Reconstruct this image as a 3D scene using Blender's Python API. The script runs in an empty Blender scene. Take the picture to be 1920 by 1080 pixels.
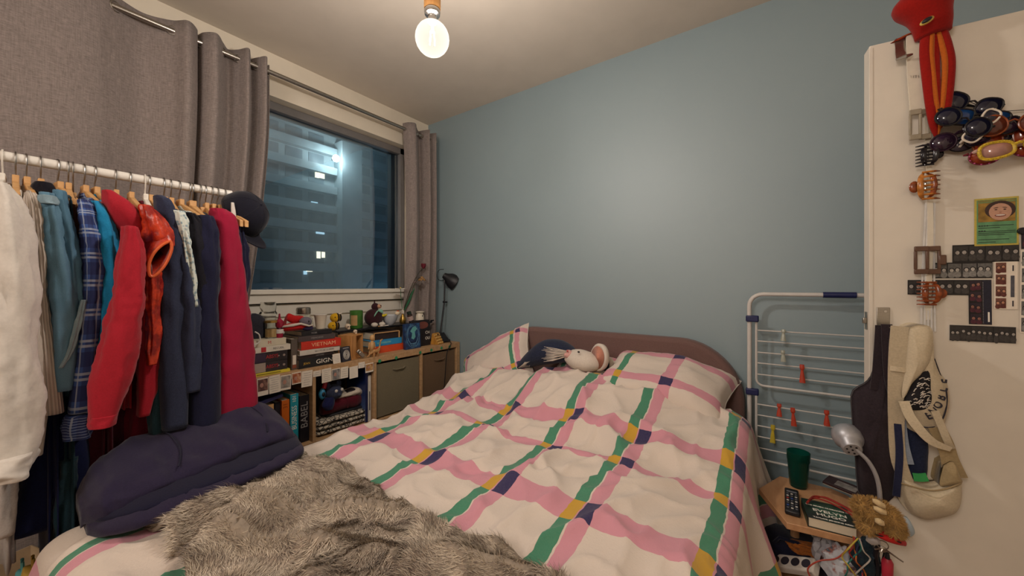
import bpy, bmesh, math, random
import numpy as np
from mathutils import Vector, Matrix, noise
PI = math.pi
R = random.Random(11)
SC = bpy.context.scene
COL = SC.collection
# ------------------------------------------------------------------ camera, world, light, exposure
F, CX, HY, CH = 695.0, 960.0, 535.0, 1.28
CA, SA = .8157, .5785
cd = bpy.data.cameras.new('camera'); cam = bpy.data.objects.new('camera', cd); COL.objects.link(cam)
cd.sensor_width = 36; cd.lens = 36 * F / 1920; cd.shift_y = -(540 - HY) / 1920; cd.clip_start = .02; cd.clip_end = 400
cam.location = (0, 0, CH); cam.rotation_euler = (PI / 2, 0, math.atan2(SA, CA))
SC.camera = cam
SC.view_settings.view_transform = 'Standard'; SC.view_settings.look = 'None'
SC.view_settings.gamma = 1; SC.view_settings.use_curve_mapping = False
SC.view_settings.exposure = -0.14
wd = bpy.data.worlds.new('night_sky'); SC.world = wd; wd.use_nodes = True
wd.node_tree.nodes['Background'].inputs[0].default_value = (.012, .022, .045, 1)
wd.node_tree.nodes['Background'].inputs[1].default_value = 1.0

def light(name, kind, loc, energy, color, size=.03):
    l = bpy.data.lights.new(name, kind); l.energy = energy; l.color = color
    if kind == 'POINT': l.shadow_soft_size = size
    o = bpy.data.objects.new(name, l); COL.objects.link(o); o.location = loc
    return o
BULB = Vector((-.965, .885, 2.132))
light('bulb_light', 'POINT', BULB, 66, (1.0, .905, .82), .045)
# second ceiling lamp of the room, behind the photographer
light('rear_ceiling_lamp_light', 'POINT', (-.45, -1.35, 2.25), 74, (1.0, .92, .87), .30)
# outdoor flood light on the tower; unseen fills added to brighten its facade
light('flood_glow', 'POINT', (-51.5, 17.0, 19.8), 700, (.45, .85, 1.0), .3)
light('facade_fill', 'POINT', (-30, 22, -2), 1100, (.35, .65, .85), 1.5)
light('facade_fill', 'POINT', (-32, 42, 14), 900, (.35, .6, .9), 1.5)

# ------------------------------------------------------------------ pixel helpers: a photo pixel cast on a real plane
def ray(px, py):
    r = (px - CX) / F
    return Vector((r * CA - SA, r * SA + CA, (HY - py) / F))
O3 = Vector((0, 0, CH))
def onx(px, py, X):
    a = ray(px, py); return O3 + a * (X / a.x)
def ony(px, py, Y):
    a = ray(px, py); return O3 + a * (Y / a.y)
def onz(px, py, z):
    a = ray(px, py); return O3 + a * ((z - CH) / a.z)

# ------------------------------------------------------------------ materials
def lin(h):
    if not isinstance(h, str): return tuple(h[:3])
    c = [int(h[i:i + 2], 16) / 255 for i in (0, 2, 4)]
    return tuple(x / 12.92 if x <= .04045 else ((x + .055) / 1.055) ** 2.4 for x in c)
class NT:
    def __init__(s, name):
        s.m = bpy.data.materials.new(name); s.m.use_nodes = True
        s.t = s.m.node_tree; s.b = s.t.nodes['Principled BSDF']; s.out = s.t.nodes['Material Output']
    def n(s, typ, **kw):
        x = s.t.nodes.new('ShaderNode' + typ)
        for k, v in kw.items(): setattr(x, k, v)
        return x
    def l(s, a, b): s.t.links.new(a, b)
    def math(s, op, a, b=None, c=None):
        x = s.n('Math', operation=op)
        for i, v in enumerate((a, b, c)):
            if v is None: continue
            if isinstance(v, (int, float)): x.inputs[i].default_value = v
            else: s.l(v, x.inputs[i])
        return x.outputs[0]
    def mix(s, f, a, b, blend='MIX'):
        x = s.n('Mix', data_type='RGBA', blend_type=blend)
        for i, v in ((0, f), (6, a), (7, b)):
            if isinstance(v, (int, float)): x.inputs[i].default_value = v
            elif isinstance(v, tuple): x.inputs[i].default_value = (*v[:3], 1)
            else: s.l(v, x.inputs[i])
        return x.outputs[2]
    def ramp(s, f, stops, interp='LINEAR'):
        x = s.n('ValToRGB'); x.color_ramp.interpolation = interp
        e = x.color_ramp.elements
        while len(e) < len(stops): e.new(.5)
        for i, (p, c) in enumerate(stops):
            e[i].position = p; e[i].color = (*lin(c), 1)
        s.l(f, x.inputs[0]); return x.outputs[0]
    def coord(s, kind='Object', scale=(1, 1, 1), rot=(0, 0, 0)):
        c = s.n('TexCoord'); m = s.n('Mapping'); m.inputs['Scale'].default_value = scale; m.inputs['Rotation'].default_value = rot
        s.l(c.outputs[kind], m.inputs[0]); return m.outputs[0]
    def noise(s, vec, scale, detail=3, rough=.55):
        x = s.n('TexNoise'); x.inputs['Scale'].default_value = scale; x.inputs['Detail'].default_value = detail; x.inputs['Roughness'].default_value = rough
        if vec is not None: s.l(vec, x.inputs['Vector'])
        return x.outputs[0]
    def bump(s, h, strength, dist=.002):
        x = s.n('Bump'); x.inputs['Strength'].default_value = strength; x.inputs['Distance'].default_value = dist
        s.l(h, x.inputs['Height']); s.l(x.outputs[0], s.b.inputs['Normal'])
    def base(s, c):
        if isinstance(c, tuple): s.b.inputs['Base Color'].default_value = (*c, 1)
        else: s.l(c, s.b.inputs['Base Color'])
    def set(s, **kw):
        for k, v in kw.items(): s.b.inputs[k.replace('_', ' ')].default_value = v
_MC = {}
def M(name, col, rough=.6, metal=0, var=.12, scale=30, bump=.15, dist=.002, sheen=0, stretch=(1, 1, 1), emit=0, trans=0, alpha=1, spec=.4):
    """noise-varied material"""
    if name in _MC: return _MC[name]
    t = NT(name); c = lin(col)
    v = t.coord('Object', stretch)
    nz = t.noise(v, scale)
    lo = tuple(x * (1 - var) for x in c); hi = tuple(min(1, x * (1 + var) + .002) for x in c)
    t.base(t.mix(t.ramp(nz, [(.3, (0, 0, 0)), (.7, (1, 1, 1))]), lo, hi))
    if bump: t.bump(nz, bump, dist)
    t.set(Roughness=rough, Metallic=metal); t.b.inputs['Specular IOR Level'].default_value = spec
    if sheen: t.set(Sheen_Weight=sheen)
    if emit:
        t.b.inputs['Emission Color'].default_value = (*c, 1); t.b.inputs['Emission Strength'].default_value = emit
    if trans: t.set(Transmission_Weight=trans)
    if alpha < 1: t.set(Alpha=alpha)
    _MC[name] = t.m; return t.m
def fabric(name, col, scale=260, var=.18, bump=.35, big=.12):
    if name in _MC: return _MC[name]
    t = NT(name); c = lin(col); v = t.coord('Object')
    f = t.noise(v, scale, 2); g = t.noise(v, 7, 3)
    a = t.mix(t.ramp(f, [(.3, (0, 0, 0)), (.7, (1, 1, 1))]), tuple(x * (1 - var) for x in c), tuple(min(1, x * (1 + var)) for x in c))
    a = t.mix(t.math('MULTIPLY', g, big * 2), a, tuple(x * .55 for x in c))
    t.base(a); t.bump(f, bump, .0015); t.set(Roughness=.9, Sheen_Weight=.12); t.b.inputs['Specular IOR Level'].default_value = .15
    _MC[name] = t.m; return t.m
def wood(name, col, col2, scale=(2, 30, 30), rough=.55):
    if name in _MC: return _MC[name]
    t = NT(name); v = t.coord('Object', scale); g = t.noise(v, 2.2, 6, .6)
    t.base(t.mix(t.ramp(g, [(.35, (0, 0, 0)), (.65, (1, 1, 1))]), lin(col), lin(col2)))
    t.bump(g, .12, .001); t.set(Roughness=rough); _MC[name] = t.m; return t.m

# ------------------------------------------------------------------ mesh kit
def catmull(pts, n):
    """resample a list of tuples to n points, smooth through all"""
    P = [np.array(p, float) for p in pts]
    if len(P) == 2: return [P[0] + (P[1] - P[0]) * i / (n - 1) for i in range(n)]
    P = [2 * P[0] - P[1]] + P + [2 * P[-1] - P[-2]]
    k = len(P) - 3; out = []
    for i in range(n):
        s = i / (n - 1) * k; j = min(int(s), k - 1); t = s - j
        a, b, c, d = P[j:j + 4]
        out.append(.5 * ((2 * b) + (c - a) * t + (2 * a - 5 * b + 4 * c - d) * t * t + (3 * b - a - 3 * c + d) * t ** 3))
    return out
class MB:
    def __init__(s): s.v = []; s.f = []; s.mi = []; s.uv = []; s.M = Matrix(); s.cur = 0
    def add(s, vs, fs, uvs=None):
        b = len(s.v); s.v += [tuple(s.M @ Vector(v)) for v in vs]
        s.uv += list(uvs) if uvs else [(v[0], v[1]) for v in vs]
        s.f += [tuple(b + i for i in f) for f in fs]; s.mi += [s.cur] * len(fs); return s
    def box(s, c, d, rz=0):
        x, y, z = (k / 2 for k in d); m = Matrix.Translation(c) @ Matrix.Rotation(rz, 4, 'Z')
        vs = [m @ Vector((i * x, j * y, k * z)) for i in (-1, 1) for j in (-1, 1) for k in (-1, 1)]
        return s.add(vs, [(0, 1, 3, 2), (4, 6, 7, 5), (0, 4, 5, 1), (2, 3, 7, 6), (0, 2, 6, 4), (1, 5, 7, 3)])
    def tube(s, pts, r, n=8, closed=False, cap=True):
        P = [Vector(p) for p in pts]; k = len(P); rr = r if isinstance(r, (list, tuple)) else [r] * k
        vs = []; up = None
        for i in range(k):
            a = P[i - 1] if (i > 0 or closed) else P[i]; b = P[(i + 1) % k] if (i < k - 1 or closed) else P[i]
            t = (b - a).normalized()
            if up is None:
                up = Vector((0, 0, 1)) if abs(t.z) < .9 else Vector((1, 0, 0))
            u = (up - t * up.dot(t)).normalized(); w = t.cross(u); up = u
            for j in range(n):
                an = 2 * PI * j / n; vs.append(P[i] + (u * math.cos(an) + w * math.sin(an)) * rr[i])
        fs = []
        for i in range(k if closed else k - 1):
            for j in range(n):
                i2 = (i + 1) % k; fs.append((i * n + j, i * n + (j + 1) % n, i2 * n + (j + 1) % n, i2 * n + j))
        if cap and not closed: fs += [tuple(range(n - 1, -1, -1)), tuple((k - 1) * n + j for j in range(n))]
        return s.add(vs, fs)
    def lathe(s, prof, c=(0, 0, 0), n=24, rot=None, sx=1, sy=1):
        m = Matrix.Translation(c) @ (rot.to_4x4() if rot is not None else Matrix())
        vs = []
        for r, z in prof:
            for j in range(n):
                a = 2 * PI * j / n; vs.append(m @ Vector((r * sx * math.cos(a), r * sy * math.sin(a), z)))
        k = len(prof); fs = [(i * n + j, i * n + (j + 1) % n, (i + 1) * n + (j + 1) % n, (i + 1) * n + j) for i in range(k - 1) for j in range(n)]
        if prof[0][0] > 1e-5: fs.append(tuple(range(n - 1, -1, -1)))
        if prof[-1][0] > 1e-5: fs.append(tuple((k - 1) * n + j for j in range(n)))
        return s.add(vs, fs)
    def ell(s, c, r, n=14, m=9, rot=None, lump=0, seed=0):
        if not isinstance(r, (list, tuple)): r = (r, r, r)
        mm = Matrix.Translation(c) @ (rot.to_4x4() if rot is not None else Matrix())
        vs = [mm @ Vector((0, 0, -r[2]))]
        for i in range(1, m):
            ph = -PI / 2 + PI * i / m
            for j in range(n):
                a = 2 * PI * j / n; d = Vector((math.cos(ph) * math.cos(a), math.cos(ph) * math.sin(a), math.sin(ph)))
                k = 1 + (lump * noise.noise(d * 2.3 + Vector((seed, seed * 2, 0))) if lump else 0)
                vs.append(mm @ Vector((d.x * r[0] * k, d.y * r[1] * k, d.z * r[2] * k)))
        vs.append(mm @ Vector((0, 0, r[2]))); L = len(vs) - 1
        fs = [(0, 1 + (j + 1) % n, 1 + j) for j in range(n)]
        for i in range(m - 2):
            for j in range(n):
                a = 1 + i * n + j; b = 1 + i * n + (j + 1) % n; fs.append((a, b, b + n, a + n))
        fs += [(L, 1 + (m - 2) * n + j, 1 + (m - 2) * n + (j + 1) % n) for j in range(n)]
        return s.add(vs, fs)
    def prism(s, poly, z0, z1):
        n = len(poly); vs = [(x, y, z0) for x, y in poly] + [(x, y, z1) for x, y in poly]
        fs = [tuple(range(n - 1, -1, -1)), tuple(range(n, 2 * n))] + [(i, (i + 1) % n, n + (i + 1) % n, n + i) for i in range(n)]
        return s.add(vs, fs)
    def quad(s, a, b, c, d): return s.add([a, b, c, d], [(0, 1, 2, 3)], [(0, 0), (1, 0), (1, 1), (0, 1)])
    def grid(s, fn, nu, nv, uvf=None):
        vs = []; uv = []
        for i in range(nu + 1):
            for j in range(nv + 1):
                u, v = i / nu, j / nv; vs.append(fn(u, v)); uv.append(uvf(u, v) if uvf else (u, v))
        w = nv + 1
        return s.add(vs, [(i * w + j, (i + 1) * w + j, (i + 1) * w + j + 1, i * w + j + 1) for i in range(nu) for j in range(nv)], uv)
    def loft(s, pts, side, nrm, a, b, n=16, rip=0, k=5, ph=0, steps=None, power=1.0, cap=True, wr=0):
        """soft elliptical body along a path: half width a along side, half depth b along nrm, rip = lengthwise folds"""
        k0 = len(pts)
        rows = [tuple(p) + ((a[i] if isinstance(a, (list, tuple)) else a), (b[i] if isinstance(b, (list, tuple)) else b)) for i, p in enumerate(pts)]
        rows = catmull(rows, steps or max(6, k0 * 5)); side = Vector(side).normalized(); nrm = Vector(nrm).normalized()
        vs = []; K = len(rows); uv = []
        for i, q in enumerate(rows):
            c = Vector(q[:3]); aa, bb = max(q[3], 1e-4), max(q[4], 1e-4)
            for j in range(n):
                an = 2 * PI * j / n; ca, sa = math.cos(an), math.sin(an)
                x = math.copysign(abs(ca) ** power, ca); y = math.copysign(abs(sa) ** power, sa)
                g = 1 + rip * math.sin(k * an + ph + 1.3 * math.sin(i / K * 5 + ph)) * min(1, .25 + i / K)
                g += rip * .6 * noise.noise(c * 9 + Vector((ca, sa, ph)))
                e_ = side * x + nrm * y
                if wr:
                    p_ = c + e_ * .06; w_ = math.sin(PI * min(1, i / K * 1.1 + .08)) ** .4
                    e2 = wr * w_ * (noise.noise(Vector((p_.x * 34, p_.y * 34, p_.z * 4.5 + ph * 9))) + .55 * noise.noise(Vector((p_.x * 14 + p_.z * 11, p_.y * 14 + p_.z * 13, ph * 7))) + .4 * noise.noise(p_ * 60))
                else: e2 = 0
                vs.append(c + side * x * (aa * g + e2) + nrm * y * (bb * g + e2)); uv.append((j / n, i / K))
        fs = [(i * n + j, i * n + (j + 1) % n, (i + 1) * n + (j + 1) % n, (i + 1) * n + j) for i in range(K - 1) for j in range(n)]
        if cap: fs += [tuple(range(n - 1, -1, -1)), tuple((K - 1) * n + j for j in range(n))]
        return s.add(vs, fs, uv)
    def build(s, name, mats, parent=None, loc=None, smooth=35, bevel=0, seg=2, sub=0, solid=0, off=0, disp=0):
        me = bpy.data.meshes.new(name); me.from_pydata(s.v, [], s.f)
        mats = mats if isinstance(mats, (list, tuple)) else [mats]
        for m in mats: me.materials.append(m)
        if len(mats) > 1: me.polygons.foreach_set('material_index', s.mi)
        uvl = me.uv_layers.new(name='UVMap')
        li = np.zeros(len(me.loops), int); me.loops.foreach_get('vertex_index', li)
        uvl.data.foreach_set('uv', np.array(s.uv, float)[li].ravel())
        if smooth:
            me.polygons.foreach_set('use_smooth', [True] * len(me.polygons))
            if smooth < 180: me.set_sharp_from_angle(angle=math.radians(smooth))
        me.update()
        o = bpy.data.objects.new(name, me); COL.objects.link(o)
        if parent is not None: o.parent = parent
        if loc is not None: o.location = loc
        if solid: md = o.modifiers.new('solid', 'SOLIDIFY'); md.thickness = solid; md.offset = off
        if bevel: md = o.modifiers.new('bevel', 'BEVEL'); md.width = bevel; md.segments = seg; md.limit_method = 'ANGLE'; md.angle_limit = .6
        if sub: md = o.modifiers.new('sub', 'SUBSURF'); md.levels = sub; md.render_levels = sub
        return o
def thing(name, label, cat, loc=(0, 0, 0), rz=0, group=None, rot=None):
    o = bpy.data.objects.new(name, None); COL.objects.link(o); o.empty_display_size = .05
    o.location = loc; o.rotation_euler = rot if rot else (0, 0, rz)
    return tag(o, label, cat, group)
def tag(o, label, cat, group=None):
    o['label'] = label; o['category'] = cat
    if group: o['group'] = group
    return o
def struct(o, label=None, cat=None):
    o['kind'] = 'structure'
    if label: o['label'] = label
    if cat: o['category'] = cat
    return o
def lab(o, label): o['label'] = label; return o
def box_part(name, parent, mat, c, d, bevel=.001, rz=0):
    return MB().box(c, d, rz).build(name, mat, parent, bevel=bevel)
def rotm(x=0, y=0, z=0):
    return Matrix.Rotation(z, 3, 'Z') @ Matrix.Rotation(y, 3, 'Y') @ Matrix.Rotation(x, 3, 'X')
def lettering(body, size, parent, mat, m4, name='lettering', ext=.0002, align='CENTER', sx=1, bold=0):
    cu = bpy.data.curves.new('t', 'FONT'); cu.body = body; cu.size = size; cu.extrude = ext; cu.align_x = align; cu.align_y = 'CENTER'; cu.offset = bold; cu.resolution_u = 3
    o = bpy.data.objects.new('t', cu); COL.objects.link(o)
    dg = bpy.context.evaluated_depsgraph_get(); me = bpy.data.meshes.new_from_object(o.evaluated_get(dg))
    bpy.data.objects.remove(o); bpy.data.curves.remove(cu)
    me.transform(m4 @ Matrix.Diagonal((sx, 1, 1, 1))); me.materials.clear(); me.materials.append(mat)
    r = bpy.data.objects.new(name, me); COL.objects.link(r); r.parent = parent; return r
def fur_on(obj, n, ln, width, mat, seed=1, droop=.5, name='fur_pile', parent=None):
    """short pile of thin blades standing on a mesh (one part of kind stuff)"""
    me0 = obj.data; V = np.array([v.co for v in me0.vertices], float); T = []
    for p in me0.polygons:
        vs = p.vertices
        for k in range(1, len(vs) - 1): T.append((vs[0], vs[k], vs[k + 1]))
    T = np.array(T); A, B, C = V[T[:, 0]], V[T[:, 1]], V[T[:, 2]]; N = np.cross(B - A, C - A); ar = np.linalg.norm(N, axis=1); ok = ar > 1e-12; T, A, B, C, N, ar = T[ok], A[ok], B[ok], C[ok], N[ok], ar[ok]
    N /= ar[:, None]; rg = np.random.default_rng(seed); f = rg.choice(len(T), n, p=ar / ar.sum()); u = rg.random((n, 1)); v = rg.random((n, 1)); fl = (u + v) > 1; u[fl] = 1 - u[fl]; v[fl] = 1 - v[fl]
    p0 = A[f] + (B[f] - A[f]) * u + (C[f] - A[f]) * v; nn = N[f]; cen = V.mean(0)
    if ((p0 - cen) * nn).sum() < 0: nn = -nn
    d = nn + rg.normal(0, .35, (n, 3)) + np.array([0, 0, -droop]); d /= np.linalg.norm(d, axis=1)[:, None]; sd = np.cross(d, rg.normal(0, 1, (n, 3))); sd /= np.linalg.norm(sd, axis=1)[:, None] + 1e-9
    L = ln * rg.uniform(.6, 1.2, (n, 1)); p1 = p0 + nn * L * .5 + d * L * .2; p2 = p1 + d * L * .5
    vs = np.stack([p0 - sd * width, p0 + sd * width, p1 - sd * width * .7, p1 + sd * width * .7, p2], 1).reshape(-1, 3).tolist()
    fs = []
    for i in range(n): b = i * 5; fs += [(b, b + 1, b + 3, b + 2), (b + 2, b + 3, b + 4)]
    m = MB(); m.v = [tuple(x) for x in vs]; m.f = fs; m.mi = [0] * len(fs); m.uv = [(0, 0)] * len(vs)
    o = m.build(name, mat, parent if parent is not None else obj, smooth=180); o['kind'] = 'stuff'; return o
def basis(o, x, y, z):
    x, y, z = Vector(x), Vector(y), Vector(z)
    return Matrix(((x.x, y.x, z.x, o[0]), (x.y, y.y, z.y, o[1]), (x.z, y.z, z.z, o[2]), (0, 0, 0, 1)))

# ------------------------------------------------------------------ shared materials
white_paint = M('white_paint', 'DAD3C6', .55, var=.03, scale=12, bump=.05)
cream_wall = M('cream_wall', 'D6CBB8', .7, var=.03, scale=8, bump=.08)
ceil_m = M('ceiling_paint', 'CFC4B6', .85, var=.03, scale=6, bump=.05)
black = M('black_plastic', '17171C', .45, var=.2, scale=60)
blackm = M('black_metal', '14151B', .4, .3, var=.2)
steel = M('brushed_steel', 'A8A39B', .28, 1, var=.1, scale=40, stretch=(1, 20, 1), bump=.05)
chrome = M('chrome', 'C9C7C4', .15, 1, var=.05, bump=0)
paper = M('paper', 'DDD2C2', .75, var=.04, scale=60, bump=.05)
ink = M('dark_ink', '2A2630', .7, var=.05, bump=0)
inkr = M('red_ink', 'B0282E', .7, var=.05, bump=0)
inkw = M('white_ink', 'E6DFD2', .7, var=.04, bump=0)
oak = wood('oak_laminate', 'B8946C', 'A27E58')
birch = wood('birch', 'C39A67', 'AC8252', (20, 20, 3))

# ------------------------------------------------------------------ room shell
XW, YB, ZC = -2.45, 2.2, 2.666
XR, YF = 1.08, -2.3
WY0, WY1, WZ0, WZ1 = -.35, 2.005, 1.165, 2.412      # window opening
t = NT('blue_wall_paint'); v = t.coord('Object')
n1 = t.noise(v, 3, 4); n2 = t.noise(v, 90, 2)
t.base(t.mix(n1, lin('7B8D93'), lin('809297'))); t.bump(n2, .12, .001)
t.set(Roughness=.56); t.b.inputs['Specular IOR Level'].default_value = 1.0; t.set(Coat_Weight=.5, Coat_Roughness=.6); blue_wall = t.m
t = NT('floor_boards'); v = t.coord('Object', (1.2, 14, 1)); g = t.noise(v, 3, 6)
t.base(t.mix(g, lin('6B4E38'), lin('8A6A4C'))); t.bump(g, .15, .002); t.set(Roughness=.5); floor_m = t.m
fl = MB().box(((XW + XR) / 2, (YB + YF) / 2, -.04), (XR - XW + .3, YB - YF + .3, .06)).build('floor', floor_m)
struct(fl)
k = 0
for i in range(24):           # floor planks
    w = (XR - XW) / 24
    y = YF
    sh = R.uniform(-.9, 0)
    for j in range(4):
        a, b = max(YF, YF + sh + j * 1.5), min(YB, YF + sh + (j + 1) * 1.5)
        if b - a > .05:
            MB().box((XW + w * (i + .5), (a + b) / 2, -.006), (w - .003, b - a - .003, .012)).build('plank', floor_m, fl)
struct(MB().box(((XW + XR) / 2, (YB + YF) / 2, ZC + .05), (XR - XW + .6, YB - YF + .4, .1)).build('ceiling', ceil_m))
struct(MB().box(((XW + XR) / 2, YB + .05, ZC / 2), (XR - XW + .2, .1, ZC)).build('wall_back', blue_wall))
wl = MB()
dx = .30; xc = XW - dx / 2
wl.box((xc, (YF + WY0) / 2, ZC / 2), (dx, WY0 - YF, ZC))
wl.box((xc, (WY1 + YB) / 2, ZC / 2), (dx, YB - WY1, ZC))
wl.box((xc, (WY0 + WY1) / 2, WZ0 / 2), (dx, WY1 - WY0, WZ0))
wl.box((xc, (WY0 + WY1) / 2, (WZ1 + ZC) / 2), (dx, WY1 - WY0, ZC - WZ1))
struct(wl.build('wall_left', cream_wall))
struct(MB().box((XR + .05, (YB + YF) / 2, ZC / 2), (.1, YB - YF + .2, ZC)).build('wall_right', cream_wall))
struct(MB().box(((XW + XR) / 2, YF - .05, ZC / 2), (XR - XW, .1, ZC)).build('wall_front', cream_wall))
# panel strips below the sill: two horizontal joints
for n_, (z0, z1, ex) in enumerate([(1.172, 1.248, .035), (1.087, 1.160, .012), (.90, 1.077, .012)]):
    struct(MB().box((XW + ex / 2, .85, (z0 + z1) / 2), (ex, 2.55, z1 - z0)).build('trim_%d' % (n_ + 1), white_paint, bevel=.003))
struct(MB().box(((XW + XR) / 2, YB - .008, .045), (XR - XW, .016, .09)).build('baseboard_back', white_paint, bevel=.003))
# window: frame, reveal and glass
win = MB()
gx = XW - .10
for (y0, y1, z0, z1) in ((WY0, WY0 + .05, WZ0, WZ1), (WY1 - .045, WY1, WZ0, WZ1), (WY0, WY1, WZ1 - .05, WZ1), (WY0, WY1, WZ0, WZ0 + .085), (.42, .48, WZ0, WZ1)):
    win.box((gx, (y0 + y1) / 2, (z0 + z1) / 2), (.06, y1 - y0, z1 - z0))
frame_m = M('window_frame', '6E6A68', .45, var=.05, bump=.02)
wf = win.build('window_1', frame_m, bevel=.003); struct(wf)
box_part('window_sill', wf, white_paint, (XW - .075 + .045, (WY0 + WY1) / 2, WZ0 + .075), (.16, WY1 - WY0 - .002, .028), .004)
t = NT('window_glass'); nt = t.t
fr = t.n('Fresnel'); fr.inputs[0].default_value = 1.75
gl = t.n('BsdfGlossy'); gl.inputs['Roughness'].default_value = .0; gl.inputs['Color'].default_value = (.85, .95, 1, 1)
tr = t.n('BsdfTransparent'); tr.inputs[0].default_value = (.80, .92, .95, 1)
gr = t.n('BsdfRefraction'); gr.inputs['Roughness'].default_value = .22; gr.inputs['IOR'].default_value = 1.0; gr.inputs[0].default_value = (.8, .95, 1, 1)
m1 = t.n('MixShader'); m1.inputs[0].default_value = .0; t.l(tr.outputs[0], m1.inputs[1]); t.l(gr.outputs[0], m1.inputs[2])
m2 = t.n('MixShader'); t.l(t.math('MINIMUM', t.math('MULTIPLY', fr.outputs[0], 3.2), 1.0), m2.inputs[0]); t.l(m1.outputs[0], m2.inputs[1]); t.l(gl.outputs[0], m2.inputs[2])
t.l(m2.outputs[0], t.out.inputs[0]); glass_m = t.m
for (a, b) in ((WY0 + .05, .42), (.48, WY1 - .045)):
    MB().quad((gx, a, WZ0 + .085), (gx, b, WZ0 + .085), (gx, b, WZ1 - .05), (gx, a, WZ1 - .05)).build('pane', glass_m, wf, smooth=0)

# thin scattering layer added behind the glass to spread the flood lamp's halo
t = NT('halo_scatter'); t.t.nodes.remove(t.b); vs_ = t.n('VolumeScatter'); vs_.inputs['Color'].default_value = (.55, .85, 1, 1); vs_.inputs['Density'].default_value = 16; vs_.inputs['Anisotropy'].default_value = .9; t.l(vs_.outputs[0], t.out.inputs[1])
MB().box((gx - .012, (.48 + WY1 - .045) / 2, (WZ0 + .085 + WZ1 - .05) / 2), (.012, WY1 - .045 - .48 - .004, WZ1 - .05 - WZ0 - .085 - .004)).build('halo_layer', t.m, wf, smooth=0)
# ------------------------------------------------------------------ night outside: tower block
conc = M('tower_concrete', '7F8B90', .9, var=.12, scale=.4, bump=0)
dark_glass = M('tower_dark_window', '4A5860', .5, var=.25, scale=.6, bump=0)
lit = M('lit_window', 'FFF3D8', .5, emit=2.2, bump=0)
lit2 = M('lit_window_cool', 'BFE8FF', .5, emit=1.2, bump=0)
TX = -55.0
tw = thing('apartment_building', 'dark tower block with balcony bands seen through the window', 'building', (TX, 30, -12))
def tb(name, m, x0, x1, y0, y1, z0, z1): return MB().box(((x0 + x1) / 2, (y0 + y1) / 2 - 30, (z0 + z1) / 2 + 12), (x1 - x0, y1 - y0, z1 - z0)).build(name, m, tw)
tb('wall', conc, -6, 0, 4, 62, -12, 24)
colY = (onx(627, 300, TX).y, onx(664, 300, TX).y)
tb('stair_tower', conc, 0, 2.2, colY[0], colY[1], -12, 23)
FP = 2.9
for i in range(-3, 8):
    z = 1.0 + i * FP
    for (a, b) in ((4.5, colY[0] - .1), (colY[1] + .1, 61)):
        tb('balcony_band', conc, 0, 1.0, a, b, z - .55, z + .55)
        y = a + .5
        while y + 2.6 < b:
            p = MB().box((.03, y + 1.1 - 30, z + 1.45 + 12), (.06, 2.2, 1.5)).build('window', dark_glass, tw)
            y += 3.1
for (px, py, w, h, m) in ((603, 323, .9, 1.7, lit), (595, 322, .5, 1.7, lit), (601, 431, 1.2, 1.2, lit2), (670, 441, .7, 1.7, lit2), (598, 474, .5, 1.6, lit), (607, 473, .4, 1.6, lit), (580, 502, .9, 1.1, lit), (573, 506, .4, 1.3, lit2), (590, 380, .9, .25, lit2)):
    q = onx(px, py, TX + .25); MB().box((.15, q.y - 30, q.z + 12), (.2, w, h)).build('lit_window', m, tw)
q = onx(630, 297, TX + 2.9)
fl_m = M('flood_lamp', 'E8FBFF', .5, emit=260, bump=0)
lp = thing('flood_lamp', 'bright white flood lamp on top of the tower block outside', 'lamp', tuple(q))
MB().ell((0, 0, 0), .48).build('lens', fl_m, lp); MB().tube([(-.4, 0, 0), (-.9, 0, 0)], .2).build('bracket', blackm, lp)
# ------------------------------------------------------------------ curtain rod and curtains
RX, RZ = -2.33, 2.487
rod = thing('curtain_rod', 'brushed steel curtain rod above the window', 'curtain rod', (RX, 0, RZ))
MB().tube([(0, -.75, 0), (0, 2.165, 0)], .0125, 12).build('pole', steel, rod)
MB().lathe([(.014, 0), (.02, .008), (.021, .02), (.012, .03)], (0, 2.15, 0), 14, rotm(x=-PI / 2)).build('finial', steel, rod)
for y in (1.965, .06):
    m = MB(); m.tube([(-.11, y, .0), (0, y, 0)], .007, 8); m.tube([(-.118, y, 0), (-.110, y, 0)], .022, 14); m.tube([(0, y - .006, 0), (0, y + .006, 0)], .018, 12)
    m.build('bracket', steel, rod)
t = NT('grey_curtain_weave'); v = t.coord('Object', (60, 60, 420)); w1 = t.noise(v, 1.0, 2); v2 = t.coord('Object', (300, 300, 25)); w2 = t.noise(v2, 1.0, 2)
f = t.math('MULTIPLY_ADD', w1, .6, t.math('MULTIPLY', w2, .4))
t.base(t.ramp(f, [(.3, '6A605C'), (.55, '867B76'), (.75, '988C86')])); t.bump(f, .3, .0015); t.set(Roughness=.92, Sheen_Weight=.1); t.b.inputs['Specular IOR Level'].default_value = .15
curt_m = t.m
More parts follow.
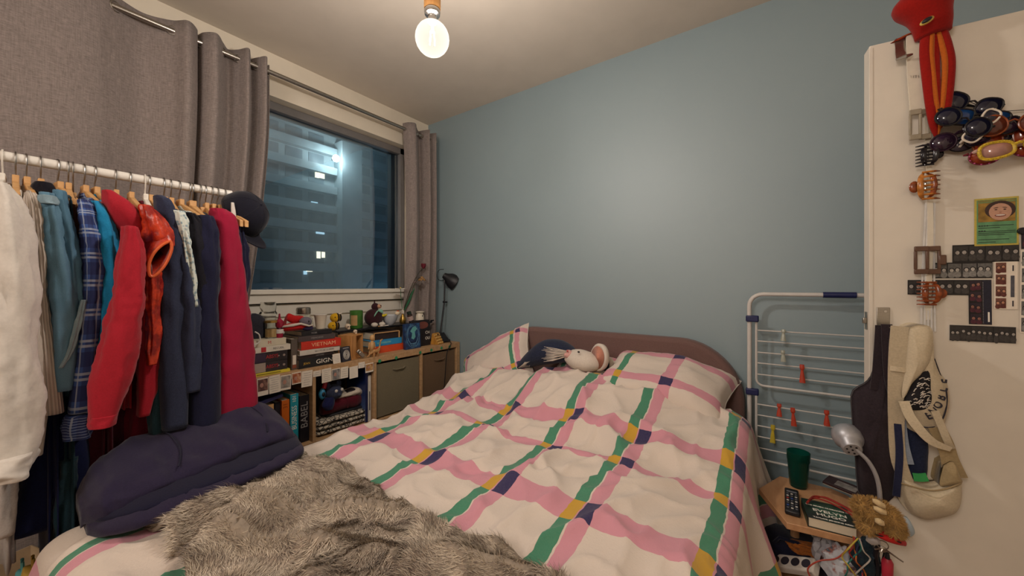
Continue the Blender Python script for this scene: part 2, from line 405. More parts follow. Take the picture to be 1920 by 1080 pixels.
def curtain(label, keys, z0, z1, shear, eyes):
    root = thing('curtain', label, 'curtain', (RX, 0, z1), 0, None)
    C = catmull(keys, 260)
    H_ = z1 - z0
    def fn(u, v_):
        p = C[int(u * 259)]; z = -H_ * v_
        am = 1 - .25 * v_ + .12 * noise.noise(Vector((p[0] * 3, v_ * 2, 1)))
        return (p[1] * am + .012 * v_ * noise.noise(Vector((p[0] * 6, v_ * 3, 5))), p[0] + shear(p[0], v_), z)
    m = MB(); m.grid(fn, 259, 34); m.build('cloth', curt_m, root, smooth=180, solid=.003)
    # a stitched header band and hem are part of the cloth; the metal eyelets ring the rod
    for (y, a) in eyes:
        e = MB(); d = Vector((math.sin(a), math.cos(a), 0)); u = Vector((0, 0, 1)); w = d.cross(u)
        pts = [Vector((0, y, RZ - z1)) + (w * math.cos(q) + u * math.sin(q)) * .0215 for q in [2 * PI * i / 18 for i in range(18)]]
        e.tube(pts, .0035, 6, closed=True); e.build('eyelet', steel, root)
    return root
LK = [(-1.25, .03), (-1.0, -.05), (-.72, .05), (-.45, -.05), (-.2, .055), (.02, .062), (.17, .06), (.26, .035), (.315, 0), (.41, -.045), (.5, 0), (.545, .062), (.588, .02), (.603, -.035),
      (.617, .02), (.655, .062), (.70, 0), (.735, -.042), (.767, 0), (.793, .06), (.822, .0), (.838, -.04), (.853, 0), (.878, .058), (.902, 0), (.912, -.035), (.923, -.02)]
def lshear(y, v):
    k = max(0, (y - .3) / .62); return -k * .26 * max(0, v - .12) ** 1.5 / .7
curtain('long grey eyelet curtain drawn across the left, behind the clothes rail', LK, .06, 2.535, lshear,
        [(.316, .9), (.5, -.9), (.588, 1), (.612, -1), (.70, .9), (.767, -.9), (.822, .9), (.853, -.9), (.902, .9), (-.9, .9), (-.58, -.9), (-.32, .9), (-1.1, -.9)])
RK = [(1.852, -.02), (1.868, .03), (1.91, .055), (1.97, .0), (2.02, -.035), (2.035, .01), (2.055, .06), (2.078, .01), (2.092, -.035), (2.108, .0), (2.13, .055), (2.15, .02), (2.165, -.03), (2.18, 0)]
def rshear(y, v):
    k = (2.18 - y) / .32; return k * .03 * math.sin(v * 3.4) - k * .02 * max(0, v - .45) + .0
curtain('narrow grey eyelet curtain gathered in the corner by the blue wall', RK, .82, 2.535, rshear,
        [(2.003, .9), (2.036, -.9), (2.078, .9), (2.108, -.9), (2.155, .9)])

# ------------------------------------------------------------------ pendant bulb
pd = thing('pendant_lamp', 'bare round glass bulb hanging from the ceiling on a wooden holder', 'lamp', (BULB.x, BULB.y, ZC))
bz = BULB.z - ZC
MB().lathe([(.0, 0), (.05, 0), (.05, -.02), (.012, -.035)][::-1], (0, 0, 0), 24).build('ceiling_rose', white_paint, pd)
MB().tube([(0, 0, -.03), (0, 0, bz + .19)], .004).build('cord', M('cloth_cord', 'C9BBA5', .8), pd)
hd = MB().lathe([(.0, bz + .098), (.0275, bz + .098), (.0285, bz + .11), (.0285, bz + .205), (.018, bz + .213), (0, bz + .213)], (0, 0, 0), 24).build('wooden_holder', wood('pendant_wood', 'C48F52', 'AA7840', (20, 20, 3)), pd)
MB().lathe([(.014, bz + .052), (.0155, bz + .06), (.0145, bz + .064), (.0155, bz + .068), (.0145, bz + .072), (.0155, bz + .078), (.026, bz + .082), (.028, bz + .092), (.026, bz + .099), (.0, bz + .099)], (0, 0, 0), 24).build('bulb_cap', chrome, pd)
t = NT('bulb_glass'); e = t.n('Emission'); e.inputs[0].default_value = (1, .93, .78, 1); e.inputs[1].default_value = 1.5
tr = t.n('BsdfTransparent'); g = t.n('BsdfGlossy'); g.inputs['Roughness'].default_value = .05
lw = t.n('LayerWeight'); lw.inputs[0].default_value = .3
a1 = t.n('MixShader'); t.l(t.math('MULTIPLY_ADD', lw.outputs[1], .55, .42), a1.inputs[0]); t.l(tr.outputs[0], a1.inputs[1]); t.l(e.outputs[0], a1.inputs[2]); t.l(a1.outputs[0], t.out.inputs[0])
rb = .058
prof = [(.0, bz - rb)] + [(rb * math.sin(a), bz - rb * math.cos(a)) for a in [i * PI / 14 for i in range(1, 12)]] + [(.02, bz + .043), (.0158, bz + .056)]
MB().lathe(prof, (0, 0, 0), 32).build('glass_globe', t.m, pd, smooth=180)
fm = MB()
for a in range(4): fm.tube([(.012 * math.cos(a * PI / 2), .012 * math.sin(a * PI / 2), bz - .018), (.008 * math.cos(a * PI / 2), .008 * math.sin(a * PI / 2), bz + .022)], .0018, 6)
fm.build('filament', M('led_filament', 'FFE9C0', .5, emit=14, bump=0), pd)
MB().lathe([(.004, bz + .022), (.004, bz + .05)], (0, 0, 0), 10).build('stem', M('bulb_stem', 'F0E8DA', .3, bump=0), pd)

# ------------------------------------------------------------------ clothes rail
RLX, RLZ = -1.9, 1.67
rail = thing('clothes_rail', 'white metal clothes rail packed with hanging clothes', 'clothes rail', (RLX, 0, 0))
rp = M('white_powder_coat', 'DAD6CE', .35, var=.03, bump=.02)
MB().tube([(0, -.55, RLZ), (0, .60, RLZ)], .0155, 16).build('rail', rp, rail)
for y in (.592, -.54):
    MB().tube([(0, y, .07), (0, y, RLZ)], .0135, 12).build('upright', rp, rail)
    MB().tube([(-.24, y, .055), (.24, y, .055)], .0135, 12).build('foot', rp, rail)
    for x in (-.23, .23): MB().ell((x, y, .03), (.016, .016, .028)).build('castor', black, rail)
MB().tube([(0, -.54, .25), (0, .592, .25)], .011, 12).build('lower_bar', rp, rail)

# ---- hangers
wire = M('hanger_wire', '8E8A86', .3, 1, bump=0); hwood = wood('hanger_wood', 'C99D68', 'B5854F', (14, 14, 30))
hpl = M('white_hanger_plastic', 'D8D2C8', .4)
def hanger(px, label, white=False, tip=0.0, drop=.0):
    y = onx(px, 295 + (362 - 295) * px / 430, RLX).y
    a = R.uniform(-.12, .12)
    h = thing('coat_hanger', label, 'hanger', (RLX, y, RLZ), a, 'hangers on the clothes rail')
    r = .0185
    pts = [(r * math.cos(q), 0, r * math.sin(q)) for q in [PI * (-.15 + 1.15 * i / 10) for i in range(11)]]
    pts = [(-p[0], p[1], p[2]) for p in pts]   # arc over the rail, opening on the room side
    pts = pts[::-1][:0] + pts
    end = pts[-1]
    stem = [(.0187, .0, -.012), (.012, 0, -.03), (.0, 0, -.045), (0, 0, -.075 - drop)]
    MB().tube(pts + stem, .0022, 6).build('hook', hpl if white else wire, h)
    prof = catmull([(-.2, -.135), (-.12, -.105), (-.04, -.077), (0, -.07), (.04, -.077), (.12, -.105), (.2, -.135)], 15)
    poly = [(p[0], p[1] - drop) for p in prof] + [(p[0], p[1] - .026 - drop) for p in prof[::-1]]
    m = MB(); m.M = Matrix.Rotation(PI / 2, 4, 'X'); m.prism(poly, -.0065, .0065); m.build('body', hpl if white else hwood, h, bevel=.002)
    # upper block visible above the collar
    box_part('neck_block', h, hpl if white else hwood, (0.012, 0, -.078 - drop), (.05, .0135, .042), .002)
    return y
# ---- garments: bodies and sleeves as soft closed volumes hanging at their own depth
def pl(pts, X):      # pixel list (px,py,width) -> 3-D centres + half widths on the plane x = X
    C = []; W = []
    for (px, py, w) in pts:
        p = onx(px, py, X); q = onx(px + w, py, X); C.append((p.x, p.y, p.z)); W.append(abs(q.y - p.y) / 2)
    return C, W
def rel(C, o): return [(c[0] - o[0], c[1] - o[1], c[2] - o[2]) for c in C]
def garment(name, label, cat, hook, mat, hem=.9, sleeves=(), hw=.19, ht=.012, trims=(), flare=1.0, xo=0.0, top=.085, wr=.010):
    y = onx(hook, 295 + (362 - 295) * hook / 430, RLX).y
    o = (RLX, y, RLZ)
    root = thing(name, label, cat, o, 0, 'clothes on the rail')
    b = MB(); zt = -top; hz = hem - RLZ
    b.loft([(xo, 0, zt), (xo, 0, zt - .02), (xo, 0, zt - .055), (xo, 0, zt - .2), (xo, 0, (zt + hz) / 2), (xo, 0, hz)], (1, 0, 0), (0, 1, 0),
           [.045, .075, hw, hw, hw * flare, hw * flare * 1.02], [ht * .8, ht, ht, ht, ht * 1.1, ht * 1.2], 28, .14, 6, R.random() * 6, 26, .8)
    b.build('body', mat, root, smooth=180)
    for nm, pts, X, depth, rip in sleeves:
        C, W = pl(pts, X - .08)
        s_ = MB(); s_.loft(rel(C, o), (0, 1, 0), (1, 0, 0), W, depth, 40, rip, 4, R.random() * 6, max(24, len(pts) * 8), .9, True, wr)
        s_.build(nm, mat, root, smooth=180)
    for nm, pts, X, depth, m in trims:
        C, W = pl(pts, X - .08); s_ = MB(); s_.loft(rel(C, o), (0, 1, 0), (1, 0, 0), W, depth, 24, .05, 5, 1, max(10, len(pts) * 6), .8, True, .006)
        s_.build(nm, m, root, smooth=180)
    return root
def seam(root, pts, X, mat, r=.0016, name='seam'):
    o = Vector(root.location); q = [tuple(onx(px, py, X) - o) for px, py in pts]
    MB().tube([tuple(c) for c in catmull(q, 24)], r, 5).build(name, mat, root)
c_white = fabric('white_cotton', 'CFC8BF', 120, .05, .25); c_cream = fabric('cream_cotton', 'C9BFB2', 120, .06, .3)
# ribbed knit
t = NT('beige_rib_knit'); v = t.coord('UV'); sx = t.n('SeparateXYZ'); t.l(v, sx.inputs[0])
rib = t.math('SINE', t.math('MULTIPLY', sx.outputs[0], 2 * PI * 22)); rb_ = t.math('MULTIPLY_ADD', rib, .5, .5)
t.base(t.mix(rb_, lin('A3968A'), lin('C2B5A8'))); t.bump(rb_, .6, .004); t.set(Roughness=.95); knit = t.m
# denim
def denim(name, a, b):
    t = NT(name); v = t.coord('Object'); g1 = t.noise(v, 6, 4); g2 = t.noise(v, 500, 1)
    c = t.mix(t.ramp(g1, [(.3, a), (.72, b)]), (0, 0, 0), (0, 0, 0)) if False else t.ramp(g1, [(.3, a), (.72, b)])
    t.base(t.mix(t.math('MULTIPLY', g2, .35), c, lin('20303F'))); t.bump(g2, .3, .001); t.set(Roughness=.9); return t.m
den1 = denim('washed_denim', '496F84', '678FA6'); den2 = denim('mid_denim', '3F667C', '5A839C')
den_l = denim('denim_seam', '7C96A2', '93A9B2')
# plaid
t = NT('blue_plaid'); v = t.coord('UV'); sx = t.n('SeparateXYZ'); t.l(v, sx.inputs[0])
def stripe(t, src, freq, lo, hi, ph=0):
    fr = t.math('FRACT', t.math('MULTIPLY_ADD', src, freq, ph)); return t.math('MULTIPLY', t.math('GREATER_THAN', fr, lo), t.math('LESS_THAN', fr, hi))
s1 = stripe(t, sx.outputs[1], 9, .0, .45); s2 = stripe(t, sx.outputs[1], 9, .62, .70); s2b = stripe(t, sx.outputs[1], 9, .78, .86); s3 = stripe(t, sx.outputs[0], 5, .0, .45); s4 = stripe(t, sx.outputs[0], 5, .66, .76)
c = t.mix(t.math('MULTIPLY', s1, .75), lin('34508C'), lin('1B2350')); c = t.mix(t.math('MULTIPLY', s3, .6), c, lin('1B2350'))
c = t.mix(t.math('MULTIPLY', t.math('MAXIMUM', s2, s2b), .7), c, lin('9FA9B8')); c = t.mix(t.math('MULTIPLY', s4, .6), c, lin('9FA9B8'))
t.base(c); t.set(Roughness=.9); plaid = t.m
teal = fabric('teal_blue_fleece', '1C7CA8', 200, .1); red_f = fabric('red_fleece', '9E1C2A', 260, .1); red2 = fabric('scarlet_cotton', 'B9232E', 260, .1)
slate = fabric('dark_slate_wool', '2E3348', 260, .2); greeny = fabric('dark_green_wool', '27424C', 260, .15); navyb = fabric('navy_black_cotton', '1A1B33', 200, .2); blackf = fabric('black_jersey', '18171F', 200, .2)
crim = fabric('crimson_crepe', '901433', 300, .08); maroon = fabric('dark_maroon_velvet', '43101F', 200, .2); dblue = fabric('deep_blue_cotton', '10163A', 200, .2); brown = fabric('brown_suede', '3A2118', 200, .2)
t = NT('orange_red_satin'); v = t.coord('Object'); g = t.noise(v, 22, 5, .7); t.base(t.mix(t.ramp(g, [(.42, (0, 0, 0)), (.6, (1, 1, 1))]), lin('7E1410'), lin('C23A1C'))); t.bump(g, .5, .006); t.set(Roughness=.35); satin = t.m
t = NT('pale_print'); v = t.coord('Object'); g = t.n('TexVoronoi'); g.inputs['Scale'].default_value = 90; t.l(v, g.inputs['Vector']); t.base(t.ramp(g.outputs[0], [(.25, '7F97A0'), (.5, 'C9CFC6')])); t.set(Roughness=.9); pale = t.m

G = []
XS = -1.62
hanger(5, 'white plastic hanger holding the white jacket at the left frame edge', True)
garment('white_jacket', 'bulky white cotton jacket, leftmost on the clothes rail', 'jacket', 5, c_white, .70,
        [('sleeve', [(2, 345, 26), (12, 390, 62), (18, 470, 84), (22, 600, 96), (24, 690, 100), (22, 780, 110), (14, 850, 110), (6, 888, 96)], -1.50, [.03, .05, .06, .07, .07, .07, .07, .06], .07),
         ('hem_frill', [(14, 850, 96), (10, 872, 104), (8, 892, 100)], -1.48, [.07, .08, .08], .12)], wr=.013)
hanger(29, 'wooden hanger holding the cream shirt beside the white jacket')
garment('cream_shirt', 'cream shirt tied at the collar, next to the white jacket', 'shirt', 29, c_cream, .80,
        [('sleeve', [(34, 392, 22), (44, 430, 26), (54, 520, 34), (64, 640, 40), (70, 760, 40), (64, 850, 34)], -1.60, [.02, .035, .04, .05, .05, .04], .06)],
        trims=[('collar', [(30, 374, 24), (32, 392, 26), (34, 410, 22)], -1.63, .02, c_cream)])
hanger(49, 'wooden hanger holding the ribbed beige cardigan')
garment('ribbed_cardigan', 'long beige ribbed knit cardigan left of the denim jackets', 'cardigan', 49, knit, .90,
        [('sleeve', [(56, 362, 24), (62, 385, 34), (68, 450, 30), (78, 560, 34), (88, 660, 40), (97, 772, 48)], -1.60, [.02, .04, .045, .045, .045, .05], .04)])
hanger(76, 'wooden hanger holding the washed denim jacket')
garment('denim_jacket', 'washed blue denim jacket with a black inner collar', 'jacket', 76, den1, .95,
        [('sleeve', [(88, 362, 28), (96, 400, 40), (104, 460, 50), (114, 560, 56), (120, 650, 50), (118, 730, 38)], -1.59, [.02, .04, .05, .055, .05, .04], .05)],
        trims=[('collar', [(80, 343, 30), (82, 354, 38), (86, 366, 30)], -1.70, .03, blackf),
               ('collar_band', [(88, 368, 34), (90, 376, 38), (92, 384, 34)], -1.575, .03, den_l)])
hanger(108, 'wooden hanger holding the second denim jacket')
garment('denim_jacket', 'second denim jacket with pale buttonhole seam, sleeve folded open', 'jacket', 108, den2, .95,
        [('sleeve', [(112, 358, 24), (118, 400, 26), (126, 450, 30), (138, 530, 34), (140, 600, 34), (130, 700, 34)], -1.60, [.02, .035, .04, .045, .045, .04], .05)],
        trims=[('buttonhole_band', [(156, 562, 9), (148, 600, 11), (132, 655, 11), (114, 690, 10)], -1.545, .006, den_l)])
hanger(128, 'wooden hanger over the brown suede waistcoat'); hanger(137, 'wooden hanger tilted between the denim and the plaid shirt', drop=.03)
garment('suede_waistcoat', 'dark brown suede waistcoat squeezed beside the plaid shirt', 'waistcoat', 128, brown, 1.0,
        [('sleeve', [(136, 385, 14), (142, 440, 18), (148, 520, 20), (150, 620, 18)], -1.64, .03, .05)])
hanger(157, 'wooden hanger holding the blue plaid shirt')
garment('plaid_shirt', 'blue and white plaid shirt with rolled cuff', 'shirt', 157, plaid, .85,
        [('sleeve', [(156, 375, 22), (163, 400, 34), (170, 470, 34), (168, 560, 36), (160, 660, 42), (150, 770, 46)], -1.585, [.02, .035, .04, .045, .045, .045], .04),
         ('cuff', [(150, 775, 52), (148, 795, 56), (146, 818, 54)], -1.575, [.045, .05, .05], .1)])
hanger(177, 'wooden hanger holding the teal blue fleece')
garment('fleece_jacket', 'teal blue fleece jacket beside the red hooded coat', 'jacket', 177, teal, 1.0,
        [('sleeve', [(180, 378, 20), (190, 400, 34), (198, 450, 46), (204, 520, 50), (200, 600, 46), (192, 680, 40)], -1.60, [.02, .04, .045, .045, .045, .04], .05)])
hanger(217, 'wire topped hanger holding the red hooded coat')
garment('hooded_coat', 'red hooded coat with long sleeve hanging in front', 'coat', 217, red_f, .88,
        [('sleeve', [(243, 425, 26), (246, 480, 46), (243, 540, 54), (237, 580, 60), (226, 640, 72), (212, 700, 76), (199, 750, 66), (192, 788, 50)], -1.50, [.03, .045, .05, .055, .06, .06, .05, .042], .04),
         ('body_panel', [(258, 440, 30), (270, 540, 36), (278, 640, 36), (276, 720, 34), (268, 778, 24)], -1.60, .03, .05)],
        trims=[('hood', [(200, 358, 18), (222, 385, 56), (240, 415, 62), (256, 452, 34)], -1.60, [.03, .06, .06, .03], red_f),
               ('cuff', [(193, 776, 53), (191, 787, 54), (190, 797, 50)], -1.498, .047, red_f)])
hanger(244, 'wooden hanger showing beside the red hood')
hanger(272, 'wooden hanger holding the orange satin blouse', True); hanger(279, 'wooden hanger behind the orange satin blouse')
gb = garment('satin_blouse', 'orange red satin blouse with a wide open puff sleeve', 'blouse', 272, satin, 1.0,
        [('sleeve', [(272, 385, 20), (282, 405, 40), (294, 435, 52), (300, 460, 50)], -1.555, [.02, .04, .045, .045], .08),
         ('sash', [(286, 510, 34), (288, 530, 30), (286, 570, 26), (288, 620, 24), (286, 660, 24), (284, 684, 18)], -1.56, [.025, .02, .015, .015, .015, .012], .12)])
# open sleeve mouth: a rolled ring with a dark inside
q0 = Vector(gb.location); pts = [onx(300 + dx * 1.0, 484 + dy, -1.575) - q0 for dx, dy in [(20, -32), (22, -18), (14, 4), (2, 22), (-12, 34), (-20, 30), (-20, 8), (-10, -12), (6, -26)]]
pts = [Vector(p) for p in catmull([tuple(p) for p in pts] + [tuple(pts[0])], 28)][:-1]
MB().tube(pts, .0045, 8, closed=True).build('sleeve_edge', M('satin_edge', 'C9582A', .4), gb)
m = MB(); cen = sum(pts, Vector()) / len(pts); n_ = len(pts)
back = [cen + (p - cen) * .55 + Vector((-.06, 0, .035)) for p in pts]; front = pts
m.add([tuple(p) for p in front] + [tuple(p) for p in back], [(i, (i + 1) % n_, n_ + (i + 1) % n_, n_ + i) for i in range(n_)] + [tuple(range(n_, 2 * n_))])
m.build('sleeve_lining', M('satin_lining', '5A1412', .5), gb, solid=.002)
m = MB(); outer = [cen + (p - cen) * 1.12 + Vector((-.05, -.0, .05)) for p in pts]
m.add([tuple(p) for p in front] + [tuple(p) for p in outer], [(i, (i + 1) % n_, n_ + (i + 1) % n_, n_ + i) for i in range(n_)])
m.build('sleeve_mouth', satin, gb, smooth=180, solid=.003)
hanger(307, 'wire hanger holding the dark slate coat')
garment('slate_coat', 'dark slate wool coat with raised hood', 'coat', 307, slate, .82,
        [('sleeve', [(316, 400, 30), (322, 460, 46), (322, 560, 58), (322, 680, 58), (326, 800, 48)], -1.60, [.03, .045, .05, .05, .05], .05),
         ('second_sleeve', [(334, 430, 24), (344, 520, 36), (352, 600, 44), (358, 680, 40), (358, 732, 34)], -1.59, [.025, .04, .045, .045, .04], .05)],
        trims=[('hood', [(296, 368, 16), (305, 380, 30), (314, 410, 38), (318, 440, 36)], -1.61, [.03, .05, .05, .04], slate)])
garment('green_jumper', 'dark green jumper hanging low beside the slate coat', 'jumper', 300, greeny, .80,
        [('sleeve', [(296, 560, 20), (296, 680, 32), (294, 770, 34), (292, 815, 24)], -1.62, .03, .05)], hw=.17)
hanger(320, 'wooden hanger right of the slate hood')
hanger(335, 'wooden hanger holding the pale printed dress')
garment('printed_dress', 'pale grey blue printed dress, thin strip between dark clothes', 'dress', 335, pale, 1.0,
        [('sleeve', [(334, 396, 20), (340, 420, 20), (348, 460, 14), (358, 520, 13), (366, 575, 10)], -1.57, .02, .05)], hw=.17)
for px, l_, d_ in ((355, 'wooden hanger, first of the cluster above the black blouse', .0), (361, 'wooden hanger, second of the cluster above the black blouse', .0), (374, 'wooden hanger tipped down in front of the black blouse', .02), (385, 'wooden hanger holding the navy black dress', .0), (396, 'wooden hanger between the navy dress and crimson dress', .0)):
    hanger(px, l_, drop=d_)
garment('jersey_blouse', 'black jersey blouse under a cluster of hangers', 'blouse', 358, blackf, .9,
        [('sleeve', [(352, 400, 22), (366, 430, 36), (374, 500, 40), (376, 600, 36)], -1.60, .035, .05)])
garment('navy_dress', 'long navy black dress left of the crimson dress', 'dress', 385, navyb, .62,
        [('sleeve', [(384, 405, 26), (390, 450, 36), (388, 560, 44), (384, 680, 52), (384, 800, 56)], -1.60, [.03, .04, .045, .045, .045], .05)])
hanger(406, 'wire hanger holding the crimson dress'); hanger(420, 'last hanger on the rail by the navy cap')
garment('crimson_dress', 'long crimson dress at the right end of the rail', 'dress', 406, crim, .60,
        [('front', [(408, 392, 26), (418, 410, 44), (424, 470, 54), (430, 560, 62), (433, 660, 70), (436, 760, 78), (436, 850, 80)], -1.645, [.03, .045, .05, .055, .06, .06, .06], .10)])
garment('navy_shirt', 'navy black shirt peeking out behind the crimson dress', 'shirt', 424, navyb, 1.05,
        [('sleeve', [(440, 420, 18), (450, 460, 24), (456, 520, 22), (456, 560, 12)], -1.66, .02, .06)], hw=.16)
# long dark clothes seen below
garment('blue_dress', 'deep blue long dress hanging low between beige cardigan and plaid shirt', 'dress', 90, dblue, .35,
        [('skirt', [(112, 640, 40), (112, 740, 90), (106, 860, 120), (96, 980, 150)], -1.70, .05, .08)])
garment('maroon_coat', 'dark maroon long coat hanging behind the plaid cuff', 'coat', 185, maroon, .32,
        [('skirt', [(190, 640, 60), (196, 760, 110), (196, 860, 130), (196, 960, 140)], -1.72, .05, .08)])
garment('maroon_dress', 'wine red dress hanging low under the red coat', 'dress', 262, fabric('wine_red', '6A1228', 200, .15), .40,
        [('skirt', [(262, 660, 30), (262, 760, 60), (268, 880, 80)], -1.70, .04, .08)])
garment('black_skirt', 'black long skirt hanging low behind the slate coat', 'skirt', 320, blackf, .38,
        [('skirt', [(325, 660, 40), (330, 780, 90), (335, 900, 100)], -1.72, .05, .08)])
garment('grey_trousers', 'pale grey trousers hanging under the white jacket', 'trousers', 12, fabric('pale_grey_cotton', 'A49C96', 200, .1), .5,
        [('leg', [(12, 800, 50), (10, 900, 52), (6, 1000, 44)], -1.60, .04, .05)])
garment('teal_trousers', 'dark teal trousers hanging low by the bed corner', 'trousers', 118, fabric('dark_teal_cotton', '193039', 200, .15), .22,
        [('leg', [(126, 860, 36), (122, 930, 44), (118, 1010, 44)], -1.655, .03, .05)])
# cap hung on the rail end
cp = thing('baseball_cap', 'navy baseball cap hung on the right end of the clothes rail', 'cap', tuple(onx(466, 405, -1.84)))
capm = fabric('navy_cap_cotton', '13131F', 200, .2)
o = Vector(cp.location)
def cpx(px, py, X): return onx(px, py, X) - o
ctr = Vector(cpx(457, 402, -1.84)); A_ = Vector((.80, .42, .42)).normalized(); V_ = (Vector((.12, .10, -1)) - A_ * A_.dot(Vector((.12, .10, -1)))).normalized(); B_ = A_.cross(V_)
def cq(a, v, b): return tuple(ctr + A_ * a + V_ * v + B_ * b)
m = MB(); n = 28; vs = []; K = 12
for i in range(K + 1):
    th = PI / 2 * i / K
    for j in range(n):
        a = 2 * PI * j / n; r = math.cos(th) ** .8; k = 1 + .012 * math.cos(6 * a)
        vs.append(cq(.105 * math.sin(th) ** .95 - .015, .098 * r * math.cos(a) * k, .080 * r * math.sin(a) * k))
m.add(vs, [(i * n + j, i * n + (j + 1) % n, (i + 1) * n + (j + 1) % n, (i + 1) * n + j) for i in range(K) for j in range(n)]); m.build('crown', capm, cp, smooth=180, solid=.003)
m = MB(); m.grid(lambda u, v: cq(-.013 + .03 * v * v - .035 * (2 * u - 1) ** 2 * v, (.096 + .072 * v) * math.cos((u - .5) * 2.1) ** .8, .080 * math.sin((u - .5) * 2.1) * (1 - .12 * v)), 18, 6); m.build('visor', capm, cp, smooth=180, solid=.004)
MB().ell(cq(.091, 0, 0), .006).build('button', capm, cp)
for j in range(6): MB().tube([cq(.106 * math.sin(q) ** .95 - .014, .0995 * math.cos(q) ** .8 * math.cos(j * PI / 3), .0815 * math.cos(q) ** .8 * math.sin(j * PI / 3)) for q in [PI / 2 * i / 10 for i in range(10)]], .0012, 5).build('panel_seam', capm, cp)
st = thing('scarf', 'navy and white striped scarf hanging under the cap', 'scarf', tuple(onx(446, 420, -1.8)))
C, W = pl([(440, 385, 16), (446, 420, 20), (450, 445, 16), (453, 470, 8)], -1.8)
MB().loft(rel(C, st.location), (0, 1, 0), (1, 0, 0), W, .012, 16, .06).build('cloth', fabric('blue_scarf', '1D2450', 200), st, smooth=180)
C, W = pl([(436, 380, 6), (438, 400, 9), (440, 412, 5)], -1.77)
MB().loft(rel(C, st.location), (0, 1, 0), (1, 0, 0), W, .006, 10).build('white_stripe', c_white, st, smooth=180)
# ------------------------------------------------------------------ bed
BX0, BX1, BY0, BY1 = -1.60, -.13, .12, 2.08
bed = thing('bed', 'double bed with rounded mauve brown upholstered headboard', 'bed', (0, 0, 0))
hb_m = fabric('mauve_upholstery', '6E5550', 320, .12, .3, .08)
cx, hw_, r_ = (BX0 - .02 + BX1 + .01) / 2, (BX1 - BX0 + .03) / 2, .30
poly = [(cx - hw_, .1), (cx + hw_, .1)] + [(cx + hw_ - r_ + r_ * math.cos(a), 1.0 - r_ + r_ * math.sin(a)) for a in [PI / 2 * i / 12 for i in range(13)]] + \
       [(cx - hw_ + r_ - r_ * math.sin(a), 1.0 - r_ + r_ * math.cos(a)) for a in [PI / 2 * i / 12 for i in range(13)]]
m = MB(); m.M = Matrix.Translation((0, 2.18, 0)) @ Matrix.Rotation(PI / 2, 4, 'X'); m.prism(poly, 0, .085); m.build('headboard', hb_m, bed, bevel=.025, seg=4)
box_part('base', bed, hb_m, ((BX0 + BX1) / 2, (BY0 + BY1) / 2 + .02, .23), (BX1 - BX0 - .04, BY1 - BY0 - .06, .22), .02)
box_part('mattress', bed, c_white, ((BX0 + BX1) / 2, (BY0 + BY1) / 2, .45), (BX1 - BX0 - .06, BY1 - BY0 - .04, .22), .05)
for x in (BX0 + .08, BX1 - .08):
    for y in (BY0 + .1, BY1 - .1): MB().lathe([(.02, 0), (.028, .12)], (x, y, 0), 12).build('leg', black, bed)

# duvet print: bands across and along, overlaps turn yellow and navy
def duvet_mat(name, ustripes, vstripes, base='D0C2B5', pink='C98A97'):
    t = NT(name); v = t.coord('UV'); nz = t.n('TexNoise'); nz.inputs['Scale'].default_value = 26; nz.inputs['Detail'].default_value = 1.0; t.l(v, nz.inputs[0])
    sub = t.n('VectorMath', operation='SUBTRACT'); t.l(nz.outputs[1], sub.inputs[0]); sub.inputs[1].default_value = (.5, .5, .5)
    sc = t.n('VectorMath', operation='MULTIPLY_ADD'); t.l(sub.outputs[0], sc.inputs[0]); sc.inputs[1].default_value = (.012, .012, 0); t.l(v, sc.inputs[2])
    sx = t.n('SeparateXYZ'); t.l(sc.outputs[0], sx.inputs[0])
    def band(src, c, w):
        return t.math('LESS_THAN', t.math('ABSOLUTE', t.math('SUBTRACT', src, c)), w / 2)
    def anyof(src, L):
        o = None
        for c, w in L:
            b = band(src, c, w); o = b if o is None else t.math('MAXIMUM', o, b)
        return o
    gu = anyof(sx.outputs[0], [(c, w) for c, w, k in ustripes if k == 'g']); pu = anyof(sx.outputs[0], [(c, w) for c, w, k in ustripes if k == 'p'])
    pv = anyof(sx.outputs[1], vstripes)
    c = t.mix(pv, lin(base), lin(pink)); c = t.mix(pu, c, lin(pink)); c = t.mix(gu, c, lin('3C7F62'))
    c = t.mix(t.math('MULTIPLY', gu, pv), c, lin('C2962A')); c = t.mix(t.math('MULTIPLY', pu, pv), c, lin('25204F'))
    fine = t.noise(t.coord('Object'), 220, 2); med = t.noise(t.coord('Object'), 16, 4, .65)
    t.base(t.mix(t.math('MULTIPLY', fine, .12), c, lin('A89C90')))
    h = t.math('MULTIPLY_ADD', med, .8, t.math('MULTIPLY', fine, .15)); t.bump(h, .35, .012)
    t.set(Roughness=.85, Sheen_Weight=.15); t.b.inputs['Specular IOR Level'].default_value = .2
    return t.m
US = []
for gx in (-2.10, -1.775, -1.437, -1.105, -.765, -.476, -.135, .20):
    US += [(gx, .040, 'g'), (gx + .048, .046, 'p')]
VS = [(-.28, .085), (.02, .04), (.33, .07), (.665, .05), (.975, .095), (1.31, .042), (1.50, .075), (1.87, .055), (2.15, .08)]
duv_m = duvet_mat('check_duvet_cotton', US, VS)
bumps = []
for px, py, sg, A in ((1095, 785, .115, .05), (1030, 745, .10, .03), (900, 760, .14, .02), (1230, 780, .13, .02), (1000, 870, .13, .018), (1180, 900, .16, .025), (800, 790, .12, .02),
                      (1200, 720, .09, .02), (960, 720, .08, .03), (860, 710, .08, .03), (1080, 720, .10, .025), (700, 820, .14, .01), (1320, 830, .1, .02)):
    q = onz(px, py, .68); bumps.append((q.x, q.y, sg, A))
